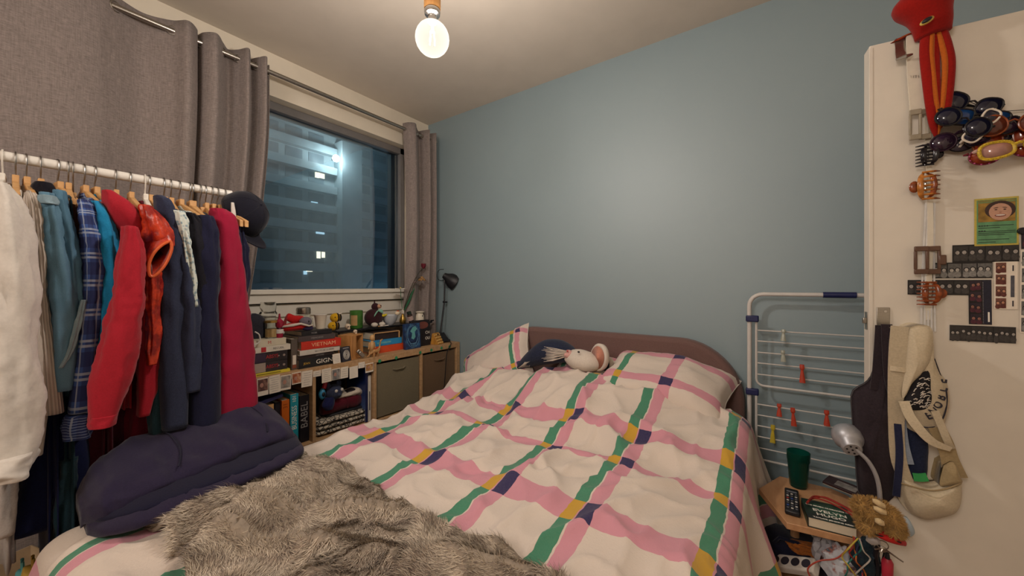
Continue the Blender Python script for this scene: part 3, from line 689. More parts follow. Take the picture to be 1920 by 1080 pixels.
# crease lines (pairs of pixel points cast on the bed top): depth, width
creases = []
for a, b, A, w in (((985, 772), (1125, 792), -.03, .03), ((1010, 858), (1150, 866), -.022, .022), ((930, 800), (1020, 770), -.018, .02), ((840, 845), (960, 860), -.015, .02), ((1130, 800), (1180, 850), .02, .03),
                   ((870, 735), (960, 760), -.02, .022), ((960, 745), (1035, 720), -.025, .02), ((1040, 830), (940, 880), .018, .025), ((1210, 830), (1330, 860), .018, .03), ((770, 800), (880, 790), .014, .03), ((1120, 930), (1240, 900), .012, .025), ((1250, 760), (1340, 800), -.018, .025)):
    creases.append((onz(*a, .68).xy, onz(*b, .68).xy, A, w))
def segd(p, a, b):
    ab = b - a; t_ = max(0, min(1, (p - a).dot(ab) / ab.length_squared)); return (p - a - ab * t_).length, t_
def sstep(a, b, x):
    t_ = max(0, min(1, (x - a) / (b - a))); return t_ * t_ * (3 - 2 * t_)
def duvet_top(x, y):
    z = .612
    headamp = .11 + .06 * math.exp(-((x + .8) / .35) ** 2)
    z += headamp * sstep(1.30, 1.86, y)
    z += .014 * noise.noise(Vector((x * 3.1, y * 3.1, 3))) + .010 * noise.noise(Vector((x * 7 + 2, y * 7, 1)))
    rd = 1 - abs(noise.noise(Vector((x * 4.2 + y * 1.6, y * 3.6 - x * 1.3, 9)))) * 2.2
    z += .022 * max(0, rd) ** 3 * (.5 + sstep(.6, 1.5, y))
    rd = 1 - abs(noise.noise(Vector((x * 7.5 - y * 3, y * 6 + x * 3, 4)))) * 2.4
    z += .012 * max(0, rd) ** 3
    for bx, by, sg, A in bumps: z += A * math.exp(-((x - bx) ** 2 + (y - by) ** 2) / (2 * sg * sg))
    p = Vector((x, y))
    for a, b, A, w in creases:
        d, t_ = segd(p, a, b)
        if d < 3 * w: z += A * math.exp(-(d / w) ** 2) * math.sin(PI * (.12 + .76 * t_)) 
    return z
def duvet_pt(cu, cv):
    def drop(s):     # arc then hanging: returns outward run, fall
        if s <= 0: return 0, 0
        r = .10; L = r * 1.25
        if s < L: a = s / r; return r * math.sin(a), r * (1 - math.cos(a))
        a = 1.25; d = s - L; return r * math.sin(a) + d * .20, r * (1 - math.cos(a)) + d * .97
    xr, xl, yf = -.17, -1.565, .17
    ox1, fz1 = drop(cu - xr); ox0, fz0 = drop(xl - cu); oy, fy = drop(yf - cv)
    x = min(max(cu, xl), xr) + ox1 - ox0; y = max(cv, yf) - oy
    fall = ((fz1 + fz0) ** 3 + fy ** 3) ** (1 / 3)
    zt = duvet_top(min(max(x, xl - .05), xr + .05), max(y, yf))
    fold = min(1, max(0, fall - .08) / .25)
    if fz1 or fz0: x += fold * (.03 * math.sin(cv * 17 + 2 * math.sin(cv * 5)) + .012 * math.sin(cv * 39)) * (1 if fz1 else -1)
    if fy: y += fold * .028 * math.sin(cu * 16)
    z = zt - fall
    # head edge turns over
    e = cv - 1.93
    if e > 0: z -= .9 * e; y = 1.93 + e * .5
    if z < .06: z = .06 + .01 * noise.noise(Vector((cu * 5, cv * 5, 0)))
    return (x, y, z)
m = MB(); U0, U1, V0, V1 = -2.02, .36, -.28, 2.03
m.grid(lambda u, v: duvet_pt(U0 + (U1 - U0) * u, V0 + (V1 - V0) * v), 250, 240, lambda u, v: (U0 + (U1 - U0) * u, V0 + (V1 - V0) * v))
dv = m.build('duvet', duv_m, None, smooth=180, solid=.012, off=-1)
tag(dv, 'white duvet with pink, green and yellow check bands covering the bed', 'duvet')

# pillows
def pillow(label, c, size, rot, us, vs):
    m = MB(); N = 30; w, h, t_ = size
    for s in (1, -1):
        def f(u, v, s=s):
            a, b = u * 2 - 1, v * 2 - 1
            k = max(0, (1 - a ** 4)) ** .55 * max(0, (1 - b ** 4)) ** .55
            ex = 1 - .10 * (1 - abs(b) ** 1.5) * (abs(a) ** 3) * 1.0
            ey = 1 - .10 * (1 - abs(a) ** 1.5) * (abs(b) ** 3)
            z = s * t_ / 2 * k * (1 + .25 * noise.noise(Vector((a * 2, b * 2, s + c[0] * 3))))
            z += s * .006 * noise.noise(Vector((a * 7, b * 7, 2)))
            return (a * w / 2 * ex, b * h / 2 * ey, z)
        m.grid(f, N, N, lambda u, v: (u * w, v * h))
    root = thing('pillow', label, 'pillow', c, 0, 'pillows on the bed', rot)
    m.build('pillowcase', duvet_mat('pillow_print', us, vs), root, smooth=180)
    # piped seam around the edge
    pts = [(a * w / 2 * (1 - .10 * (1 - abs(b) ** 1.5) * (abs(a) ** 3)), b * h / 2 * (1 - .10 * (1 - abs(a) ** 1.5) * (abs(b) ** 3)), 0) for a, b in
           [(-1 + i / 8, -1) for i in range(16)] + [(1, -1 + i / 8) for i in range(16)] + [(1 - i / 8, 1) for i in range(16)] + [(-1, 1 - i / 8) for i in range(16)]]
    MB().tube(pts, .0025, 6, closed=True).build('seam', c_white, root)
    return root
q = ony(930, 668, 1.99)
pillow('check print pillow with pointed corner up, at the left of the headboard', (q.x + .015, 1.965, .745), (.60, .40, .17), (.85, -.52, .15),
       [(.06, .03, 'g'), (.10, .03, 'p'), (.50, .03, 'g'), (.545, .035, 'p')], [(.06, .03), (.335, .034)])
pillow('plump check print pillow at the right of the headboard', (-.46, 1.96, .765), (.62, .42, .24), (.35, .09, -.06),
       [(.12, .035, 'g'), (.30, .0, 'g'), (.36, .055, 'p')], [(.10, .05), (.33, .05)])
pillow('check print pillow lying behind the plush animal', (-.86, 1.985, .74), (.50, .36, .18), (.45, 0, .02),
       [(.10, .03, 'g'), (.14, .03, 'p'), (.42, .03, 'g')], [(.06, .03), (.30, .04)])

# plush animal
Yp = 1.90
q = ony(1028, 668, Yp); pt = thing('plush_animal', 'navy plush animal with white face and big pink ear lying on the pillows', 'plush toy', tuple(q))
pn = fabric('navy_plush', '242A3E', 160, .25, .6); pw = fabric('white_plush', 'CFC3B6', 160, .06, .5); ppk = fabric('pink_plush', 'D6A49C', 160, .08, .5); pco = fabric('coral_plush', 'C98872', 160, .08, .4)
def P(px, py, Y=Yp): return tuple(ony(px, py, Y) - q)
m = MB(); m.loft([P(968, 694), P(985, 678), P(1012, 663), P(1042, 660), P(1066, 664), P(1078, 668)], (.3, 0, 1), (0, 1, 0), [.02, .055, .082, .075, .05, .03], [.02, .06, .09, .085, .06, .03], 24, .02, 3, 0, 26)
m.build('body', pn, pt, smooth=180)
m = MB(); m.ell(P(1092, 676, Yp - .02), (.105, .07, .058), 24, 14, rotm(y=.15), .05); m.build('head', pw, pt, smooth=180)
m = MB(); m.ell(P(1066, 664, Yp - .05), (.026, .03, .024), 14, 9); m.build('snout', ppk, pt, smooth=180)
MB().ell(P(1064, 658, Yp - .078), (.006, .005, .005)).build('nose', M('plush_nose', 'B04A48', .5), pt)
MB().ell(P(1085, 660, Yp - .078), (.007, .005, .005)).build('eye', M('bead_black', '101014', .1, var=.05, bump=0), pt)
def ear(c, a, b, mat_in, nm, Y):
    m = MB(); m.lathe([(.0, .0), (.6, .012), (.88, .024), (1, .014), (.94, -.006), (.6, -.014), (0, -.016)][::-1], (0, 0, 0), 28)
    mm = Matrix.Translation(Vector(P(*c, Y))) @ Matrix.Rotation(-.45, 4, 'Z') @ Matrix.Rotation(.35, 4, 'Y') @ Matrix.Rotation(PI / 2, 4, 'X') @ Matrix.Diagonal((a, b, 1, 1))
    m.v = [tuple(mm @ Vector(p)) for p in m.v]; e = m.build(nm, pw, pt, smooth=180)
    m = MB(); m.lathe([(.82, .0235), (.55, .0155), (0, .006)], (0, 0, 0), 28); m.v = [tuple(mm @ Vector(p)) for p in m.v]; m.build('inner_ear', mat_in, e, smooth=180)
ear((1126, 670), .062, .078, pco, 'ear', Yp - .01)
ear((1142, 684), .03, .045, pn, 'ear', Yp + .05)
for k in range(14):       # stitched cream fur lines on cheek and flank
    a = k / 13; m = MB(); y0 = 650 + 22 * a
    L = [ony(1062 - 3 * a, 658 + 12 * a, Yp - .082 + .002 * k % 2), ony(1042 - 6 * math.sin(k * 2.1), y0 + 4, Yp - .088), ony(1020 + 5 * math.sin(k * 1.7), y0 + 6 * a, Yp - .086)]
    m.tube([tuple(p - q) for p in L], [.0016, .0022, .0008], 5); m.build('whisker_stitch', pw, pt)
for k in range(9):
    a = k / 8; L = [ony(972 + 20 * a, 690 - 2 * a, Yp - .05), ony(980 + 16 * a, 684 - 8 * a, Yp - .072 - .01 * a), ony(990 + 10 * a, 672 - 6 * a, Yp - .08)]
    MB().tube([tuple(p - q) for p in L], [.0012, .002, .001], 5).build('flank_stitch', pw, pt)

# faux fur throw
TH = thing('fur_throw', 'long pile grey beige faux fur throw across the foot of the bed', 'throw', (-.95, .48, .66))
TO = Vector(TH.location)
def throw_pt(u, v):
    x = -1.52 + 1.55 * u; y = .25 + .455 * v + .018 * math.sin(x * 9) + .02 * noise.noise(Vector((x * 4, v * 2, 0)))
    x2 = x
    if x > -.1: pass
    z = duvet_pt(x, max(y, .0))[2] + .016
    r1 = 1 - abs(noise.noise(Vector((x * 5.0 - y * 5.5, y * 1.6 + x * .8, 21)))) * 2.6
    z += .045 * sstep(-1.48, -1.2, x) * max(0, r1) ** 2 * min(1, v * 4, (1 - v) * 5 + .15) + .012 * noise.noise(Vector((x * 9, y * 9, 2)))
    # folds running down to the foot edge on the near left
    k = math.exp(-((x + 1.15) / .22) ** 2) * (1 - v); z += .028 * k * math.sin(x * 34 + y * 6)
    dd = duvet_pt(x, y); 
    return Vector((dd[0], dd[1], z))
m = MB(); m.grid(lambda u, v: tuple(throw_pt(u, v) - TO), 170, 70)
base_fur = M('fur_backing', '8E8172', .95, var=.2, scale=40)
m.build('cloth', base_fur, TH, smooth=180, solid=.012, off=1)
t = NT('fur_fibres'); v = t.coord('UV'); sx = t.n('SeparateXYZ'); t.l(v, sx.inputs[0])
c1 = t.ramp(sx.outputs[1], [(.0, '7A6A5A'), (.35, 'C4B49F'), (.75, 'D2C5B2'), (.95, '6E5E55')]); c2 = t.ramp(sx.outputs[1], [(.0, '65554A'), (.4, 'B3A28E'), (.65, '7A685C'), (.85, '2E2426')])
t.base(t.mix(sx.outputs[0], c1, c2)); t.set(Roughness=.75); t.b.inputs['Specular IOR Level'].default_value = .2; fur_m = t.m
rng = np.random.default_rng(5)
NB = 110000
GU, GV = 240, 100
gp = np.array([[throw_pt(i / GU, j / GV) - TO for j in range(GV + 1)] for i in range(GU + 1)], float)
uu = rng.random(NB) * (GU - .001); vv = rng.random(NB) * (GV - .001); iu, iv = uu.astype(int), vv.astype(int); fu, fv = (uu - iu)[:, None], (vv - iv)[:, None]
pos = gp[iu, iv] * (1 - fu) * (1 - fv) + gp[iu + 1, iv] * fu * (1 - fv) + gp[iu, iv + 1] * (1 - fu) * fv + gp[iu + 1, iv + 1] * fu * fv
tu = gp[iu + 1, iv] - gp[iu, iv]; tv = gp[iu, iv + 1] - gp[iu, iv]; nr = np.cross(tu, tv); nr /= np.linalg.norm(nr, axis=1)[:, None] + 1e-9
X, Y = pos[:, 0], pos[:, 1]
ang = 4.1 + 1.0 * np.sin(X * 5.3 + 2 * np.sin(Y * 7)) + .9 * np.sin(Y * 9 + X * 13) + .55 * np.sin(X * 31 + Y * 23) + rng.normal(0, .38, NB)
ft = np.stack([np.cos(ang), np.sin(ang), np.zeros(NB)], 1); ft -= nr * (ft * nr).sum(1)[:, None]
ft /= np.linalg.norm(ft, axis=1)[:, None] + 1e-9
ln = rng.uniform(.014, .030, NB)[:, None]; lift = rng.uniform(.30, .75, NB)[:, None]; wd_ = rng.uniform(.0006, .0012, NB)[:, None]
sd = np.cross(ft, nr)
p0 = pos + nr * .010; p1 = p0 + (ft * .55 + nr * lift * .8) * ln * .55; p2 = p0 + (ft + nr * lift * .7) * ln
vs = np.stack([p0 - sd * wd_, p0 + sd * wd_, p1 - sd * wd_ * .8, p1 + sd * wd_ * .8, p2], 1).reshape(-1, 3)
b = np.arange(NB)[:, None] * 5
tris = np.concatenate([b + np.array([0, 1, 3]), b + np.array([0, 3, 2]), b + np.array([2, 3, 4])], 1).reshape(-1, 3)
me = bpy.data.meshes.new('fur'); me.vertices.add(len(vs)); me.vertices.foreach_set('co', vs.ravel())
nt_ = len(tris); me.loops.add(nt_ * 3); me.loops.foreach_set('vertex_index', tris.ravel()); me.polygons.add(nt_); me.polygons.foreach_set('loop_start', np.arange(nt_) * 3)
me.polygons.foreach_set('use_smooth', [True] * nt_)
ul = me.uv_layers.new(name='UVMap')
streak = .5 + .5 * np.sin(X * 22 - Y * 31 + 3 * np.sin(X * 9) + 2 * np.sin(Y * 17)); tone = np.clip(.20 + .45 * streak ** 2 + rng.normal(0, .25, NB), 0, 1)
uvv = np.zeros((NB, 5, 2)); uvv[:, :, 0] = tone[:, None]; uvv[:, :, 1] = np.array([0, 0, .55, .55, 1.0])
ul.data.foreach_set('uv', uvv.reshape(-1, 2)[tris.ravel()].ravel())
me.materials.append(fur_m); me.update(calc_edges=True)
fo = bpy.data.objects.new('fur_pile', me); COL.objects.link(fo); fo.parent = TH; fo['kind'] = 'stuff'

# folded hoodie
hd_m = fabric('indigo_jersey', '272138', 240, .14, .3, .15); hd_d = fabric('dark_indigo_jersey', '14132A', 240, .15)
HO = thing('folded_hoodie', 'folded dark indigo zip hoodie on the left edge of the bed', 'hoodie', (-1.53, .4, .66)); o = Vector(HO.location)
def HP(px, py, z): return tuple(onz(px, py, z) - o)
lower = [(-1.53, .15, .630), (-1.50, .18, .646), (-1.465, .26, .672), (-1.465, .40, .685), (-1.49, .55, .685), (-1.525, .65, .680), (-1.545, .69, .672)]
m = MB(); m.loft([(p[0] - o.x, p[1] - o.y, p[2] - o.z) for p in lower], (1, 0, -.04), (.04, 0, 1), [.05, .10, .14, .155, .16, .145, .07], [.016, .022, .026, .026, .026, .024, .014], 36, .04, 3, 1, 50, .7, True, .006)
m.build('lower_layer', hd_m, HO, smooth=180)
m = MB(); m.loft([(p[0] - o.x - .022, p[1] - o.y, p[2] - o.z + .026) for p in lower], (1, 0, -.10), (.10, 0, 1), [.05, .09, .13, .145, .15, .135, .06], [.010, .012, .012, .012, .012, .012, .008], 30, .02, 3, 1, 40, .7)
m.build('slit_shade', hd_d, HO, smooth=180)  # dark layer paints the shade in the slit between the folded layers
upper = [(-1.565, .142, .662), (-1.56, .165, .692), (-1.56, .22, .722), (-1.57, .34, .738), (-1.59, .48, .748), (-1.61, .61, .748), (-1.62, .67, .726), (-1.625, .695, .705)]
m = MB(); m.loft([(p[0] - o.x, p[1] - o.y, p[2] - o.z) for p in upper], (1, 0, -.24), (.24, 0, 1), [.06, .10, .135, .150, .155, .150, .128, .05], [.028, .036, .036, .033, .036, .040, .036, .018], 48, .03, 3, 2, 80, .62, True, .013)
m.build('upper_layer', hd_m, HO, smooth=180)
zz = [(-1.50, .160, .668), (-1.437, .22, .690), (-1.424, .32, .703), (-1.438, .45, .711), (-1.463, .58, .710), (-1.50, .66, .695)]
C = catmull([(p[0] - o.x, p[1] - o.y, p[2] - o.z) for p in zz], 30)
MB().tube([tuple(c) for c in C], .0055, 8).build('zip_tape', hd_d, HO)
C2 = [(c[0] - .022, c[1], c[2] + .014) for c in C]
MB().tube(C2, .0026, 6).build('seam', hd_d, HO)
zx = C[17]; MB().box((zx[0] + .004, zx[1], zx[2] + .003), (.006, .028, .006)).build('zip_pull', steel, HO, bevel=.001)
for yy in (.33, .58):
    pts = []
    for i in range(9):
        a = -.9 + 1.8 * i / 8; c = [c_ for c_ in catmull(upper, 40)]; b_ = min(c, key=lambda c__: abs(c__[1] - yy))
        pts.append((b_[0] + .155 * math.sin(a) - o.x, yy + .02 * math.cos(a * 2) - o.y, b_[2] + .037 * math.cos(a) ** .35 - .24 * .15 * math.sin(a) - o.z + .002))
    MB().tube(pts, .0022, 5).build('panel_seam', hd_d, HO)
MB().box((-1.475 - o.x, .172 - o.y, .672 - o.z), (.05, .016, .03), .5).build('care_label', c_white, HO, bevel=.002)
# ------------------------------------------------------------------ cube shelf along the window wall
KX0, KX1, KY0, KY1, KZ = -2.415, -2.07, .66, 2.192, .825
DV = [1.037, 1.42, 1.80]
sh = thing('cube_shelf', 'low oak laminate cube shelf under the window crowded with books and trinkets', 'shelf', (KX0, KY0, 0))
def kp(nm, x0, x1, y0, y1, z0, z1, m=oak, bv=.002): return box_part(nm, sh, m, ((x0 + x1) / 2 - KX0, (y0 + y1) / 2 - KY0, (z0 + z1) / 2), (x1 - x0, y1 - y0, z1 - z0), bv)
kp('top_panel', KX0, KX1, KY0, KY1, KZ - .038, KZ); kp('bottom_panel', KX0, KX1, KY0, KY1, 0, .038)
kp('side_panel', KX0, KX1, KY0, KY0 + .038, .038, KZ - .038); kp('side_panel', KX0, KX1, KY1 - .038, KY1, .038, KZ - .038)
for d in DV: kp('divider', KX0, KX1 - .002, d - .009, d + .009, .038, KZ - .038)
e = [KY0 + .038] + [d for d in DV] + [KY1 - .038]
for i in range(4): kp('middle_shelf', KX0, KX1 - .002, e[i] + .009, e[i + 1] - .009, .40, .418)
kp('back_panel', KX0, KX0 + .006, KY0 + .038, KY1 - .038, .038, KZ - .038, M('shelf_back', '3B2F2C', .8))
for (px, py) in ((712, 677), (743, 671), (788, 661), (809, 656.5), (828, 652.5), (843, 650)):
    q = onx(px, py, KX1 + .0008); m = MB(); m.M = Matrix.Translation((q.x - KX0, q.y - KY0, q.z)) @ Matrix.Rotation(PI / 2, 4, 'Y')
    m.lathe([(0, -.0006), (.0115, -.0006), (.0115, .0004), (0, .0004)], (0, 0, 0), 14); lab(m.build('sticker', M('green_sticker', '2E8458', .6, bump=0), sh), 'green round sticker')
# box inserts
def insert(label, y0, y1, m):
    r = thing('storage_box', label, 'storage box', (KX1 - .02, (y0 + y1) / 2, .42), 0, 'storage boxes in the cube shelf')
    w = y1 - y0
    box_part('front_panel', r, m, (0, 0, .178), (.012, w, .345), .004)
    for s in (-1, 1): box_part('side_panel', r, m, (-.16, s * (w / 2 - .005), .17), (.31, .008, .33), .002)
    box_part('base', r, m, (-.16, 0, .006), (.31, w - .02, .008), .001); box_part('rear_panel', r, m, (-.31, 0, .17), (.01, w, .33), .002)
    MB().tube([(.007, -.05, .30), (.016, -.03, .295), (.016, .03, .295), (.007, .05, .30)], .005, 8).build('handle', m, r)
insert('grey green storage box in the cube shelf, left of its divider', DV[1] + .014, DV[2] - .014, fabric('grey_green_canvas', '746A54', 200, .1))
insert('brown storage box in the rightmost cube of the shelf', DV[2] + .014, KY1 - .044, fabric('brown_canvas', '6E563F', 200, .1))

# ---- books
pages_m = M('book_pages', 'CFC2AA', .85, var=.12, scale=200, stretch=(1, 1, 40), bump=.1)
_cov = {}
def cov(hexc, rough=.45):
    k = 'cover_' + hexc
    return M(k, hexc, rough, var=.08, scale=20, bump=.03)
def book(label, spine, size, mat, rot=(0, 0, 0), group=None, cat='book', name='book', titles=(), edge=None, hard=.0022):
    """spine = world point at the middle of the spine face; size = (depth, length, thickness); spine faces +x, covers face +-z"""
    d, L, T = size; r = thing(name, label, cat, spine, 0, group, rot)
    m = MB(); h = hard
    m.box((-d / 2, 0, T / 2 - h / 2), (d, L, h)); m.box((-d / 2, 0, -T / 2 + h / 2), (d, L, h)); m.box((-h / 2, 0, 0), (h, L, T - 2 * h))
    m.build('cover', mat, r, bevel=.0006, seg=1)
    box_part('pages', r, pages_m, (-d / 2 - .002, 0, 0), (d - .008, L - .006, T - 2 * h - .0004), .0008)
    for (txt, size_, dy, m_, sx) in titles:
        lettering(txt, size_, r, m_, basis((.0004, dy, 0), (0, 1, 0), (0, 0, 1), (1, 0, 0)), sx=sx)
    return r
def Yat(px, X): return onx(px, 600, X).y
GS = 'books stacked on the cube shelf'
def stack(px0, px1, X, items, z=KZ):
    for it in items:
        lb, hx, th, dy0, dy1, dep, dx, titles = it
        y0, y1 = Yat(px0 + dy0, X), Yat(px1 + dy1, X); w = y1 - y0
        b = book(lb, (X + dx, (y0 + y1) / 2, z + th / 2), (dep, w, th - .0006), cov(hx), (0, 0, R.uniform(-.03, .03)), GS,
                 titles=[(t_, s_, f * w, m_, sx) for t_, s_, f, m_, sx in titles])
        z += th; yield b, y0, y1, z
inkg = M('grey_ink', '8E8A88', .7, bump=0); inky = M('yellow_ink', 'C9A23A', .7, bump=0); inkt = M('teal_ink', '5FA3B0', .7, bump=0)
S1 = list(stack(468, 543, -2.10, [
    ('yellow magazine at the bottom of the left book stack', 'D2C03C', .016, -8, 0, .24, .005, [('REVUE', .0, .1, ink, 1)][:0]),
    ('black volume with red lettering and beige half, second from bottom of left stack', '2A2426', .050, -8, -4, .21, .0, [('ABSYS', .026, .12, inkr, .8)]),
    ('black volume with red lettering under the white book', '241F22', .050, -8, -4, .21, .0, [('ABSYS', .026, .12, inkr, .8)]),
    ('white paperback with red square on its spine in the left stack', 'CFC6B6', .030, -8, 1, .20, .004, [('RECUEIL', .014, .22, ink, 1)]),
    ('cream boxed book with red mark on top of the left stack', 'C6BBA4', .034, -4, -6, .19, .0, [('M', .022, .05, inkr, 1)])]))
for i in (1, 2):
    b = S1[i][0]; w = S1[i][2] - S1[i][1]
    MB().box((.0005, -.26 * w, 0), (.001, .44 * w, .046)).build('spine_panel', cov('9C8C7E' if i == 1 else '33263A'), b)
    for f in (.28, .41): MB().lathe([(0, -.0004), (.0035 if f < .4 else .006, -.0004), (.0035 if f < .4 else .006, .0012), (0, .0012)], (.0008, f * w, 0), 12, rotm(y=PI / 2)).build('rivet', steel, b)
b = S1[3][0]; MB().box((.0005, -.12 * (S1[3][2] - S1[3][1]), 0), (.001, .022, .024)).build('spine_mark', inkr, b)
b = S1[0][0]; MB().box((.0004, 0, 0), (.0008, .11, .006)).build('spine_print', M('olive_ink', '8A7B20', .7, bump=0), b)
S2 = list(stack(560, 632, -2.10, [
    ('black book with white block lettering at the bottom of the middle stack', '1B1D1F', .050, 0, -6, .20, .0, [('GIGN', .034, .22, inkw, 1.15), ('JEAN', .016, -.28, inky, 1)]),
    ('dark brown book second from bottom of the middle stack', '2A2120', .022, 0, -6, .19, -.004, [('HISTOIRE', .011, .1, inkg, 1)]),
    ('white book with dark lettering in the middle stack', 'CBC2B6', .028, 1, 5, .20, .004, [('RECITS DE GUERRE', .013, .1, ink, 1)]),
    ('bright red book with pale lettering in the middle stack', 'C2301F', .046, 4, 6, .21, .006, [('VIETNAM', .030, .05, M('cream_ink', 'E2B48C', .6, bump=0), 1.1)]),
    ('grey brown book under the black one in the middle stack', '4A4040', .030, 0, -4, .21, -.002, [('MEMOIRES', .012, .0, inkg, 1.2)]),
    ('black book on top of the middle stack', '1C1B1E', .026, 6, -8, .20, -.006, [('NOIR', .013, -.1, inkg, 1)])]))
ztop2 = S2[-1][3]; ztop1 = S1[-1][3]
# standing grey slip case between the stacks
y0, y1 = Yat(545, -2.12), Yat(557, -2.12)
b = book('grey brown slim book standing between the two stacks', (-2.115, (y0 + y1) / 2, KZ + .083), (.19, .165, y1 - y0), cov('5A5048'), (-PI / 2, 0, 0), 'standing books on top of the shelf')
MB().box((.0006, .03, 0), (.001, .05, .017)).build('spine_label', paper, b); MB().box((.0006, .066, 0), (.001, .018, .02)).build('spine_print', M('rust_ink', '8C4A32', .7, bump=0), b)
S3 = list(stack(698, 757, -2.16, [
    ('orange red book at the bottom of the right stack', 'CC4A24', .046, 2, 0, .19, .0, []),
    ('bright blue book on the orange one under the black riser', '2C86B8', .042, -3, -3, .19, -.006, []),
    ('dark box framed in wood on top of the blue book', '2B201F', .050, 4, -7, .18, -.012, [])]))
b = S3[1][0]; MB().box((.0005, -.02, .0), (.001, .11, .012)).build('spine_print', inkt, b)
b = S3[2][0]; w = S3[2][2] - S3[2][1]
m = MB(); m.box((.004, 0, .022), (.012, w, .006)); m.box((.004, w / 2 - .003, 0), (.012, .006, .05)); m.box((.004, -w / 2 + .003, 0), (.012, .006, .05)); m.build('frame', birch, b, bevel=.001)
def upright(label, px0, px1, ybot, ytop, X, th, mat, tilt=.10, rz=0.0, name='book', zb=None):
    """a book or card facing the room, leaning back a little; local x = across, z = up, +y... front face towards +X of the room"""
    a, b_ = onx(px0, ybot, X), onx(px1, ybot, X); H_ = onx(px0, ytop, X).z - onx(px0, ybot, X).z; W_ = b_.y - a.y
    z0 = zb if zb is not None else (a.z + b_.z) / 2
    r = thing(name, label, 'book', (X, (a.y + b_.y) / 2, z0), 0, 'standing books on top of the shelf', (0, -tilt, rz))
    m = MB(); m.box((-.001, 0, H_ / 2), (.002, W_, H_)); m.box((-th + .001, 0, H_ / 2), (.002, W_, H_)); m.box((-th / 2, -W_ / 2 + .001, H_ / 2), (th - .004, .002, H_))
    m.build('cover', mat, r, bevel=.0005, seg=1); box_part('pages', r, pages_m, (-th / 2, .002, H_ / 2), (th - .0042, W_ - .006, H_ - .006), .0005)
    return r, W_, H_
# blue illustrated book and its neighbour
t = NT('blue_cover_art'); v = t.coord('Object'); g = t.noise(v, 30, 4); t.base(t.ramp(g, [(.35, '141F3F'), (.55, '1E3A63'), (.72, '35688C')])); t.set(Roughness=.4); blue_art = t.m
r, W_, H_ = upright('dark blue illustrated book standing upright before the black riser', 761, 789, 656, 608, -2.115, .026, blue_art, .06, 0, zb=KZ + .001)
def oval(cy, cz, a, b, x=.0008, n=24, p=None): return [(x, cy + a * math.cos(2 * PI * i / n), cz + b * math.sin(2 * PI * i / n)) for i in range(n)]
m = MB(); m.tube(oval(0, H_ * .55, W_ * .36, H_ * .36), .0011, 5, closed=True); m.tube(oval(0, H_ * .5, W_ * .44, H_ * .45), .0008, 5, closed=True); m.build('border_print', M('pale_blue_ink', '6FA0BC', .5, bump=0), r)
m = MB(); m.add([(.0012, y * W_, z * H_) for y, z in ((-.12, .42), (-.05, .62), (-.18, .70), (.0, .86), (.2, .88), (.28, .76), (.12, .66), (.16, .46), (.04, .36))], [tuple(range(9))]); m.build('figure_print', M('sea_green_ink', '5E9E9C', .5, bump=0), r)
for z, s in ((.2, .014), (.13, .013), (.07, .009)): lettering('SAGA' if z < .1 else ('THE NIGHT' if z > .15 else 'ISLANDS'), s * .9, r, M('pale_blue_ink', '', .5), basis((.0008, 0, z * H_), (0, 1, 0), (0, 0, 1), (1, 0, 0)))
r, W_, H_ = upright('black book with white capitals standing behind the blue one', 772, 807, 652, 602, -2.15, .024, cov('1A1416'), .05, 0, zb=KZ + .001)
for txt, z in (('CH', .50), ('OU', .28)): lettering(txt, .030, r, inkw, basis((.0006, W_ * .5 - .004, z * H_), (0, 1, 0), (0, 0, 1), (1, 0, 0)), align='RIGHT')
m = MB(); m.add([(.0006, W_ * (.12 + .3 * math.cos(a)), H_ * (.80 + .14 * math.sin(a))) for a in [2 * PI * i / 14 for i in range(14)]], [tuple(range(14))]); m.build('cover_print', M('russet_ink', '6B3A30', .6, bump=0), r)
# small dark card book with a pale round emblem
r, W_, H_ = upright('small dark card book with pale round emblem at the shelf edge', 641, 660, 677, 649, -2.085, .018, cov('2B2A33'), .12, .25, zb=KZ + .001)
for k in range(5): MB().tube(oval(0, H_ * .45, W_ * (.1 + .065 * k), H_ * (.07 + .06 * k)), .0009, 5, closed=True).build('emblem_print', inkw, r)
MB().box((.0006, 0, H_ * .9), (.0008, W_ * .7, .006)).build('title_print', inkg, r)
# white note leaning on the black book
q = onx(632, 680, -2.078); r = thing('paper_note', 'white lined paper note leaning on the middle book stack', 'note', (q.x, q.y, KZ + .001), 0, None, (0, -.15, .1))
box_part('sheet', r, paper, (0, 0, .028), (.0012, .048, .056), .0003)
for k in range(5): MB().box((.0009, 0, .010 + .009 * k), (.0004, .036, .0012)).build('text_line', inkg, r)

# ---- lower compartment books
GL = 'books standing in the left cube'
def spine_book(label, px0, px1, ytop, X, hexc, titles=(), dep=.2):
    y0, y1 = Yat(px0, X), Yat(px1, X); zt = onx((px0 + px1) / 2, ytop, X).z; z0 = .4195; H_ = zt - z0
    r = book(label, (X, (y0 + y1) / 2, z0 + H_ / 2), (dep, H_, (y1 - y0) * .94), cov(hexc), (-PI / 2, 0, 0), GL)
    for (txt, s, dz, m_, sx) in titles:   # reads bottom to top; local y points down after the turn
        lettering(txt, s, r, m_, basis((.0006, -dz * H_, 0), (0, -1, 0), (0, 0, 1), (1, 0, 0)) if False else basis((.0006, -dz * H_, 0), (0, -1, 0), (0, 0, -1), (1, 0, 0)), sx=sx)
    return r
spine_book('short orange paperback at the left of the lower row', 482, 495, 768, -2.105, 'B5642A')
spine_book('beige paperback in the lower row', 496, 514, 759, -2.10, 'C79A66', [('ESSAIS', .018, .2, ink, 1)])
spine_book('black paperback between beige and orange books', 515, 527, 754, -2.12, '1E1C22')
spine_book('tall orange book left of the teal one', 528, 543, 750, -2.10, 'C05E16', [('31', .03, .38, M('deep_orange_ink', '8A3A0A', .6, bump=0), 1)])
